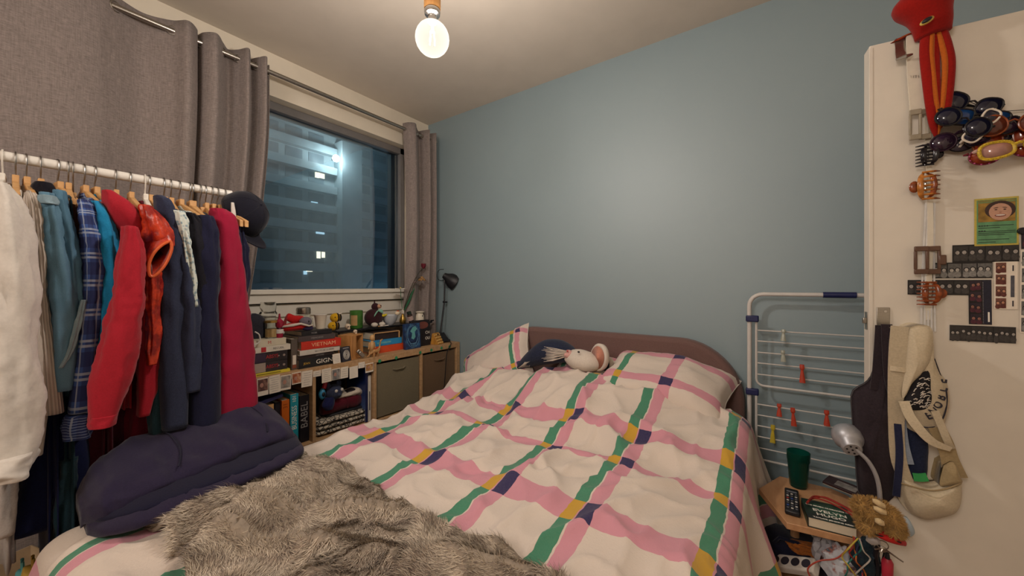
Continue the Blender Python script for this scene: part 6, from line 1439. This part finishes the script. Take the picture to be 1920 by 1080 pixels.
m.build('portrait', [flat('face_print', 'B88C74', .06), flat('hair_print', '3A2620', .2), flat('lip_print', '7A3A38', .1), flat('teeth_print', 'D8CFC4', .03), flat('nose_print', 'A87A64', .06)], ph, smooth=0)
box_part('title_bar', r, flat('card_olive', '7E7A40', .2), (w * .5, h * .935, .0022), (w * .86, h * .045, .0004), .0001)
for k, (y, ww) in enumerate(((.42, .8), (.375, .5), (.30, .84), (.265, .84), (.23, .6), (.13, .7), (.075, .4))): MB().box((w * (.08 + ww / 2), h * y, .0024), (w * ww, h * .012, .0004)).build('text_line', flat('card_text', '23302A', .1), r)
for y in (.42, .31):
    for k in range(4 if y > .4 else 3): MB().lathe([(0, 0), (w * .022, 0), (w * .022, .0005), (0, .0005)], (w * (.11 + .06 * k), h * y, .0022), 10).build('energy_dot', flat('card_text', ''), r)
p = dl(1916, 433, .004); r = dthing('magnet', 'small black round magnet at the right frame edge', 'magnet', p); MB().lathe([(0, 0), (.009, 0), (.009, .005), (.007, .006), (0, .006)], (0, 0, 0), 16).build('disc', black, r); MB().lathe([(.0075, .006), (.0088, .0058), (.0082, .0066)], (0, 0, 0), 16).build('rim', black, r)

# ------------------------------------------------------------------ drying rack against the blue wall
YR = 2.115
wc = M('white_coated_wire', 'C8C2BC', .35, var=.03, bump=0); bl = M('navy_plastic', '1E2350', .4)
dk = thing('drying_rack', 'white folded drying rack with navy joints leaning on the blue wall', 'drying rack', (-.1, YR, 0)); O_ = Vector((-.1, YR, 0))
def rk(px, py, dy=0.0): return ony(px, py, YR + dy) - O_
WID = .60
xl = 0.0; zt_ = 1.238; r_ = .055
fr_ = [(xl, 0, .02)] + [(xl, 0, zt_ - r_)] + [(xl + r_ - r_ * math.cos(a), 0, zt_ - r_ + r_ * math.sin(a)) for a in [PI / 2 * i / 6 for i in range(1, 7)]] + [(WID - r_ + r_ * math.sin(a), 0, zt_ - r_ + r_ * math.cos(a)) for a in [PI / 2 * i / 6 for i in range(0, 7)]] + [(WID, 0, .02)]
MB().tube(fr_, .0095, 12).build('outer_frame', wc, dk)
g0, g1 = rk(1543, 552), rk(1606, 552); MB().tube([(g0.x, 0, zt_), (g1.x, 0, zt_)], .013, 12).build('grip', bl, dk)
for py in (597, 733, 868):
    z = rk(1406, py).z
    for x in (0, WID): box_part('joint', dk, bl, (x + (.012 if x == 0 else -.012), -.004, z), (.052, .03, .030), .005)
def wing(pys, ybot, ytop, dy):
    zs = [rk(1416, y, dy).z for y in pys]; zb = rk(1420, ybot, dy).z; zt = rk(1416, ytop, dy).z; a, b = .028, WID - .028; rr = .03
    pts = [(a, dy, zt), (a, dy, zb + rr)] + [(a + rr - rr * math.cos(q), dy, zb + rr - rr * math.sin(q)) for q in [PI / 2 * i / 5 for i in range(1, 6)]] + [(b - rr + rr * math.sin(q), dy, zb + rr - rr * math.cos(q)) for q in [PI / 2 * i / 5 for i in range(0, 6)]] + [(b, dy, zt)]
    MB().tube(pts, .0052, 8).build('wing_frame', wc, dk)
    for z in zs: MB().tube([(a, dy, z), (b, dy, z)], .0030, 6).build('wire', wc, dk)
wing((619, 639, 660, 680, 701), 722, 594, .0); wing((757, 777, 797, 817, 838), 860, 731, -.012); wing((893, 912, 932, 952), 975, 866, .0)
peg_c = {'red': M('red_peg', 'B03A22', .4), 'yellow': M('yellow_peg', 'B9A22C', .4), 'clear': M('clear_peg', '9A9C8E', .2)}
def peg(label, px, py, col, h=.075):
    q = ony(px, py, YR - .014); r = thing('clothes_peg', label, 'clothes peg', tuple(q), 0, 'pegs on the drying rack', (0, R.uniform(-.06, .06), 0)); m_ = peg_c[col]
    for s in (-1, 1):
        m = MB(); m.loft([(0, s * .002, h * .32), (0, s * .004, h * .12), (0, s * .003, -.0), (0, s * .006, -h * .3), (0, s * .009, -h * .62)], (1, 0, 0), (0, 1, 0), [.008, .0085, .005, .008, .0105], [.0022] * 5, 10); m.build('jaw', m_, r, smooth=60)
    MB().tube([(-.0045, 0, .002), (.0045, 0, .002)], .0045, 8).build('spring', steel, r)
peg('clear clothes peg on the top wire of the rack', 1469, 625, 'clear', .055); peg('clear clothes peg on the third wire of the rack', 1468, 664, 'clear', .055)
peg('red clothes peg on the upper wing of the rack', 1504, 695, 'red', .085)
peg('leftmost red clothes peg on the lower wing', 1461, 765, 'red', .06); peg('large red clothes peg between two others on the lower wing', 1487, 776, 'red', .085); peg('rightmost red clothes peg on the lower wing, near the door edge', 1550, 779, 'red', .07)
peg('yellow clothes peg low on the left of the lower wing', 1449, 808, 'yellow', .085)

# ------------------------------------------------------------------ bedside table and clutter
ZT = .50
tp = [(-.05, 1.71), (.032, 1.517), (.200, 1.540), (.224, 1.57), (.224, 1.84), (.18, 1.87), (.016, 1.87)]
nt_w = wood('beech', 'BA8E66', 'A87B54', (16, 3, 16))
ns = thing('bedside_table', 'small wooden bedside table with cut corners between bed and door', 'table', (.10, 1.70, 0))
m = MB(); m.prism([(x - .10, y - 1.70) for x, y in tp], ZT - .022, ZT); m.build('top', nt_w, ns, bevel=.002)
for x, y in ((.06, 1.72), (.19, 1.70), (.19, 1.82), (.06, 1.83)): MB().lathe([(.010, 0), (.015, ZT - .022)], (x - .10, y - 1.70, 0), 12).build('leg', nt_w, ns)
m = MB(); m.prism([(x * .82 + .10 * .18 - .10, y * .82 + 1.70 * .18 - 1.70) for x, y in tp], .235, .25); m.build('lower_shelf', nt_w, ns, bevel=.001)
# green tumbler
q = onz(1497, 912, ZT); t = NT('green_tumbler_glass'); t.set(Roughness=.05, Transmission_Weight=.85, IOR=1.3); t.base(lin('1F7A68')); t.bump(t.noise(t.coord('Object'), 30), .05); gg = t.m
r = thing('tumbler', 'tall green ribbed glass tumbler on the bedside table', 'glass', tuple(q))
m = MB(); n = 40; vs = []; K = [(.026, 0), (.028, .004), (.031, .05), (.0345, .098), (.037, .104), (.0375, .134), (.035, .134), (.0345, .105), (.032, .098), (.028, .05), (.025, .012), (.0, .010)]
for i, (rr, z) in enumerate(K):
    for j in range(n):
        a = 2 * PI * j / n; k = 1 + (.02 * math.cos(10 * a) if 0 < z < .099 and i < 4 else 0); vs.append((rr * k * math.cos(a), rr * k * math.sin(a), z))
m.add(vs, [(i * n + j, i * n + (j + 1) % n, (i + 1) * n + (j + 1) % n, (i + 1) * n + j) for i in range(len(K) - 1) for j in range(n)] + [tuple(range(n - 1, -1, -1))]); m.build('body', gg, r, smooth=60)
MB().tube([(.0363 * math.cos(a), .0363 * math.sin(a), .134) for a in [2 * PI * i / 32 for i in range(32)]], .0014, 6, closed=True).build('rim', gg, r)
# remote
q0, q1 = onz(1484, 918, ZT + .012), onz(1486, 962, ZT + .012); c = (q0 + q1) / 2; an = math.atan2(q1.y - q0.y, q1.x - q0.x); L = (q1 - q0).length
r = thing('remote_control', 'black remote control lying on the bedside table', 'remote', (c.x, c.y, ZT + .001), an)
box_part('body', r, black, (0, 0, .008), (L, .042, .016), .005); box_part('screen_panel', r, M('grey_panel', '6A6A70', .4), (-L * .33, 0, .0165), (L * .06, .03, .001), .0003)
bc = [M('button_grey', '55555C', .5), M('button_white', 'B4B0AA', .5), M('button_red', 'A03028', .5), M('button_blue', '2E4A8A', .5)]
for i in range(7):
    for j in range(3): box_part('button', r, bc[(i * 3 + j * 5) % 4 if i in (2, 5) else (i + j) % 2], (L * (-.22 + .1 * i), -.012 + .012 * j, .017), (.006, .007, .003), .001)
# novel
bl_, brr, tl = onz(1515, 969, ZT + .032), onz(1608, 992, ZT + .032), onz(1519, 936, ZT + .032)
ux = (brr - bl_); W_ = ux.length; ux.normalize(); uy = Vector((-ux.y, ux.x, 0)); Dp = .125
c = bl_ + ux * W_ / 2; r = thing('novel', 'thick paperback novel with dark green cover and white title on the bedside table', 'book', (c.x, c.y, ZT + .001), math.atan2(ux.y, ux.x))
t = NT('green_cover_art'); v = t.coord('Object'); g = t.noise(v, 14, 3); t.base(t.ramp(g, [(.4, '121A18'), (.55, '163226'), (.7, '2A5A44')])); t.set(Roughness=.35)
box_part('pages', r, pages_m, (0, Dp / 2, .0155), (W_ - .004, Dp - .004, .028), .001); box_part('cover', r, t.m, (0, Dp / 2, .0308), (W_, Dp, .0018), .0005); box_part('back_cover', r, t.m, (0, Dp / 2, .0008), (W_, Dp, .0014), .0004); box_part('spine', r, t.m, (-W_ / 2, Dp / 2, .0158), (.002, Dp, .031), .0004)
for txt, y, s in (('TAYLOR JENKINS REID', .010, .0085), ('HUGO', .034, .022), ('EVELYN', .058, .022), ('THE SEVEN HUSBANDS OF', .086, .0085)): lettering(txt, s, r, inkw, basis((.004, y, .0318), (1, 0, 0), (0, 1, 0), (0, 0, 1)), sx=1.15, bold=.0004)
q = [onz(px, py, ZT + .042) for px, py in ((1612, 975), (1580, 955), (1550, 940), (1525, 934), (1513, 944), (1520, 936), (1545, 932), (1575, 945), (1606, 962), (1622, 972))]
r = thing('red_cable', 'loop of red cable lying across the dark green novel', 'cable', tuple(q[0])); rc = M('red_rubber', '8E2A22', .4)
MB().tube([tuple(Vector(x) - q[0]) for x in catmull([tuple(p) for p in q], 50)], .0028, 6).build('cord', rc, r); MB().tube([tuple(Vector(x) - q[0] + Vector((.004, .012, .003))) for x in catmull([tuple(p) for p in q[:6]], 36)], .0025, 6).build('second_strand', rc, r); MB().tube([(0, 0, 0), (.02, -.006, 0)], .0045, 8).build('plug', black, r)
q = onz(1572, 930, ZT + .01); r = thing('dark_booklet', 'dark brown booklet with a grey photo behind the novel', 'book', (q.x + .02, q.y + .03, ZT + .034), -.35, None, (.0, .08, -.35)); box_part('cover', r, cov('2A1418'), (0, 0, .004), (.11, .075, .008), .001); box_part('photo_print', r, flat('grey_photo', '7A7470', .6, 60), (.006, -.004, .0085), (.06, .045, .0008), .0002); box_part('pages', r, pages_m, (0, 0, -.001), (.106, .071, .003), .0005)
# clip lamp with silver head
YL = 1.49
def L3(px, py, y=YL): return ony(px, py, y)
b0 = L3(1650, 960); r = thing('clip_lamp', 'silver gooseneck lamp with perforated head leaning over the bedside table', 'lamp', tuple(b0)); al = M('satin_aluminium', 'A6A6AA', .42, .55, var=.05, bump=0)
N_ = [L3(1650, 960), L3(1649, 920), L3(1642, 890), L3(1628, 865), L3(1611, 848), L3(1602, 838)]
MB().tube([tuple(Vector(x) - b0) for x in catmull([tuple(p) for p in N_], 40)], .0055, 10).build('gooseneck', al, r)
hc = L3(1598, 842) - b0; hb = L3(1584, 806, YL + .075) - b0; ax_ = (hc - hb).normalized(); rot = Vector((0, 0, 1)).rotation_difference(ax_).to_matrix(); Lh = (hc - hb).length
MB().lathe([(0, -.005), (.025, .0), (.036, .012), (.039, .03), (.036, .048), (.030, .058), (.026, .062), (.024, Lh), (.021, Lh + .004), (0, Lh + .004)], tuple(hb), 28, rot).build('head', al, r, smooth=50)
for k in range(7):
    a = 2 * PI * k / 6; rr = 0 if k == 6 else .013; MB().lathe([(0, 0), (.0028, 0), (.0028, .0008), (0, .0008)], tuple(hb + rot @ Vector((rr * math.cos(a), rr * math.sin(a), Lh + .0042))), 10, rot).build('vent_hole', black, r)
MB().tube([(0, 0, -.03), (0, 0, .01)], .012, 10).build('clamp', black, r)
# plush slippers / teddy on the lamp clamp
tan = fabric('golden_plush', 'B08A50', 60, .2, .9); cpz = fabric('cream_paw', 'C9B084', 80, .1, .6)
YT = 1.475
b0 = L3(1645, 970, YT); r = thing('teddy_plush', 'golden plush toy with cream paws lying at the corner of the bedside table', 'plush toy', tuple(b0))
def TP(px, py, dy=0): return tuple(L3(px, py, YT + dy) - b0)
m = MB(); m.loft([TP(1608, 962), TP(1622, 955), TP(1645, 962), TP(1668, 972), TP(1684, 985), TP(1690, 1000)], (.2, 0, 1), (0, 1, 0), [.016, .026, .030, .030, .026, .014], [.02, .03, .034, .034, .028, .014], 22, .06, 4, 0, 30, 1, True, .008); m.build('body', tan, r, smooth=180)
m = MB(); m.ell(TP(1616, 948, -.01), (.022, .02, .02), 16, 10, None, .2); m.build('head', tan, r, smooth=180)
for i, (a, b) in enumerate((((1636, 938), (1660, 950)), ((1638, 952), (1662, 962)), ((1640, 975), (1658, 982)))):
    m = MB(); m.loft([TP(*a, -.042), tuple((Vector(TP(*a, -.046)) + Vector(TP(*b, -.046))) / 2), TP(*b, -.042)], (0, 0, 1), (0, 1, 0), [.005, .009, .006], [.005, .008, .006], 12); m.build('paw', cpz, r, smooth=180)
for (x, y) in ((1628, 986), (1676, 992)): m = MB(); m.ell(TP(x, y, -.01), (.022, .024, .018), 14, 9, None, .25); m.build('leg', tan, r, smooth=180)
for i_, c_ in enumerate([c for c in r.children if not c.name.startswith('paw')]): fur_on(c_, 5200 if i_ == 0 else 1800, .010, .0006, tan, 3 + i_, .2)
b0 = L3(1668, 1005, YT); r = thing('red_pouch', 'red pouch under the golden plush toy', 'pouch', tuple(b0)); m = MB(); m.loft([tuple(L3(1632, 992, YT) - b0), tuple(L3(1655, 998, YT) - b0), tuple(L3(1680, 1008, YT) - b0), tuple(L3(1698, 1020, YT) - b0)], (.3, 0, 1), (0, 1, 0), [.008, .014, .014, .006], [.02, .035, .03, .008], 16, .04, 3, 0, 20); m.build('body', fabric('red_nylon', 'A8201C', 140, .1), r, smooth=180); MB().tube([tuple(L3(x, y, YT - .03) - b0) for x, y in ((1640, 1002), (1665, 1008), (1690, 1018))], .0018, 5).build('zip', black, r)
b0 = L3(1655, 1022, YT); r = thing('key_ring', 'bunch of silver keys hanging under the red pouch', 'keys', tuple(b0))
MB().tube([(.012 * math.cos(a), 0, .012 * math.sin(a)) for a in [2 * PI * i / 18 for i in range(18)]], .0014, 6, closed=True).build('ring', steel, r)
for i, (x, y) in enumerate(((1640, 1030), (1652, 1034), (1694, 1054))):
    q = L3(x, y, YT - .005 * i) - b0; m = MB(); m.tube([(0, 0, -.008), tuple(q)], [.003, .002], 6); m.ell((0, -.001 * i, -.012), (.008, .0015, .008)); m.build('key', steel, r)
m = MB(); m.ell((-.02, 0, .005), (.016, .01, .012), 12, 8, None, .3); m.build('tassel', M('pale_plastic', 'A8A29E', .3), r)
# cables and things below the table
def cable(label, pts, rad, mat, name='cable', cat='cable', plug=None):
    q = [ony(px, py, y) for px, py, y in pts]; r = thing(name, label, cat, tuple(q[0]), 0, 'cables by the bedside table'); C = catmull([tuple(p - q[0]) for p in q], 40); MB().tube([tuple(c) for c in C], rad, 6).build('cord', mat, r); MB().tube([tuple(C[-1]), tuple(Vector(C[-1]) + Vector((0, 0, -.02)))], rad * 2, 8).build('plug', plug or black, r)
cols = [('orange', 'B0602A'), ('red', '8E2A26'), ('teal', '2A6A60'), ('yellow', 'B09A3A'), ('white', 'B8B0A6'), ('dark blue', '262C4A')]
for i, (nm, hx) in enumerate(cols):
    pts = [(1600 + 3 * i, 1006 + i, 1.505)]
    x, y = 1600 + 2 * i, 1018
    for k in range(6): x += R.uniform(-16, 13); y += R.uniform(9, 17); pts.append((x, y, 1.50 + R.uniform(-.02, .03)))
    cable(nm + ' thin cable tangled under the front corner of the bedside table', pts, .0021, M('wire_' + hx, hx, .5, bump=0))
cable('orange cable looping down toward the white power strip', [(1598, 1020, 1.52), (1570, 1046, 1.51), (1535, 1052, 1.50), (1515, 1066, 1.5), (1520, 1084, 1.5)], .0024, M('wire_red2', '9A3A2A', .5, bump=0))
cable('thick black cable hanging down in front of the door', [(1646, 1022, 1.50), (1642, 1040, 1.51), (1645, 1062, 1.52), (1643, 1092, 1.52)], .006, black)
cable('thin black cable curving beside the thick one', [(1660, 1028, 1.51), (1655, 1050, 1.52), (1648, 1090, 1.52)], .0025, black)
q = ony(1480, 1030, 1.72); r = thing('duffel_bag', 'large dark navy bag stuffed under the bedside table beside the bed', 'bag', (q.x, q.y, .255)); m = MB(); m.loft([(-.10, .0, .03), (-.07, 0, .05), (0, 0, .055), (.07, 0, .05), (.12, 0, .03)], (0, 1, 0), (0, 0, 1), [.05, .085, .095, .085, .05], [.025, .042, .048, .042, .025], 26, .05, 3, 1, 30, .8, True, .012); m.build('body', fabric('ink_nylon', '15172A', 160, .2), r, smooth=180); MB().tube([(-.05, -.06, .08), (-.03, -.07, .115), (.03, -.07, .115), (.05, -.06, .08)], .006, 6).build('handle', fabric('ink_nylon', ''), r)
q = ony(1494, 1066, 1.60); r = thing('power_strip', 'white power strip with dark sockets leaning on the dark bag under the table', 'power strip', tuple(q), -.9, None, (.6, -.5, -.55))
box_part('body', r, c_white, (0, 0, .015), (.16, .05, .03), .006)
for k in range(4): MB().lathe([(0, 0), (.015, 0), (.015, .001), (0, .001)], (-.055 + .037 * k, 0, .0302), 14).build('socket', ink, r)
def crumple(label, px, py, y, s, mat, name, cat, seed):
    q = ony(px, py, y); r = thing(name, label, cat, tuple(q)); m = MB(); m.ell((0, 0, 0), s, 18, 12, None, .55, seed); m.build('body', mat, r, smooth=20); m2 = MB(); m2.ell((0, -s[1] * .3, s[2] * .8), (s[0] * .5, s[1] * .4, s[2] * .4), 12, 8, None, .6, seed + 3); m2.build('fold', mat, r, smooth=20)
t = NT('printed_tissue'); g = t.noise(t.coord('Object'), 30, 3); t.base(t.ramp(g, [(.5, 'B4B6BC'), (.6, '8E5A50'), (.66, '3A5A6A'), (.7, 'B4B6BC')])); t.set(Roughness=.8)
crumple('crumpled white printed bag under the bedside table', 1578, 1062, 1.56, (.05, .03, .055), t.m, 'plastic_bag', 'bag', 3); crumple('white crumpled tissue under the table top', 1550, 1035, 1.62, (.035, .03, .05), M('white_tissue', 'B4B2B6', .8), 'tissue', 'tissue', 6)
crumple('orange fabric scrap in the dark under the bedside table', 1512, 1030, 1.66, (.05, .03, .02), fabric('orange_scrap', '9A5A26', 150), 'cloth', 'cloth', 8); crumple('purple cloth in the dark under the bedside table', 1500, 1045, 1.70, (.07, .05, .05), fabric('purple_cloth', '3A2A44', 150), 'cloth', 'cloth', 10)
crumple('dark pouch hanging under the right corner of the bedside table', 1622, 1045, 1.53, (.03, .02, .05), fabric('dark_teal_nylon', '1E2C34', 150), 'pouch', 'pouch', 12)
q = ony(1664, 1060, 1.50); r = thing('lighter', 'red cylinder with dark tip hanging in front of the door bottom right', 'lighter', tuple(q)); MB().lathe([(0, -.04), (.012, -.04), (.013, .01), (.008, .02), (0, .02)], (0, 0, 0), 16).build('body', M('red_plastic', '', .4), r); MB().lathe([(.006, .02), (.004, .036), (0, .038)], (0, 0, 0), 12).build('tip', black, r)
# ------------------------------------------------------------------ clutter between bed and rail, lower left
q = onz(18, 1062, .42); r = thing('cardboard_box', 'open cardboard box at the lower left corner of the photo', 'box', (q.x - .02, q.y - .02, 0), .3); cb = M('cardboard', 'B59C7C', .85, var=.08)
for nm, c_, d_ in (('side', (0, -.10, .2), (.2, .004, .4)), ('side', (0, .10, .2), (.2, .004, .4)), ('side', (-.1, 0, .2), (.004, .2, .4)), ('side', (.1, 0, .2), (.004, .2, .4)), ('bottom', (0, 0, .004), (.196, .196, .004))): box_part(nm, r, cb, c_, d_, .001)
m = MB(); m.M = Matrix.Translation((.1, 0, .4)) @ Matrix.Rotation(.5, 4, 'Y'); m.box((.03, 0, 0), (.06, .196, .003)); m.build('flap', cb, r); MB().box((.1024, .02, .36), (.0008, .08, .05)).build('label_sticker', paper, r)
def sack(label, px, py, z, s, mat, name, cat, seed):
    q = onz(px, py, z); r = thing(name, label, cat, (q.x, q.y, 0)); m = MB(); m.loft([(0, 0, 0), (0, 0, z * .3), (0, 0, z * .75), (0, 0, z)], (1, .3, 0), (-.3, 1, 0), [s, s * 1.1, s, s * .6], [s * .7, s * .8, s * .7, s * .35], 24, .1, 5, seed, 26, 1, True, .012); m.build('body', mat, r, smooth=180); MB().tube([(-.02, 0, z - .01), (-.01, 0, z + .03), (.015, 0, z + .03), (.025, 0, z - .01)], .004, 6).build('handle', mat, r)
sack('crumpled yellow bag on the floor beside the bed foot', 62, 1064, .45, .05, M('yellow_bag', 'B5923A', .6, var=.2), 'shopping_bag', 'bag', 2)
sack('teal bag between the cardboard box and the yellow bag', 42, 1070, .43, .03, M('teal_bag', '4A8A8C', .6), 'shopping_bag', 'bag', 5)
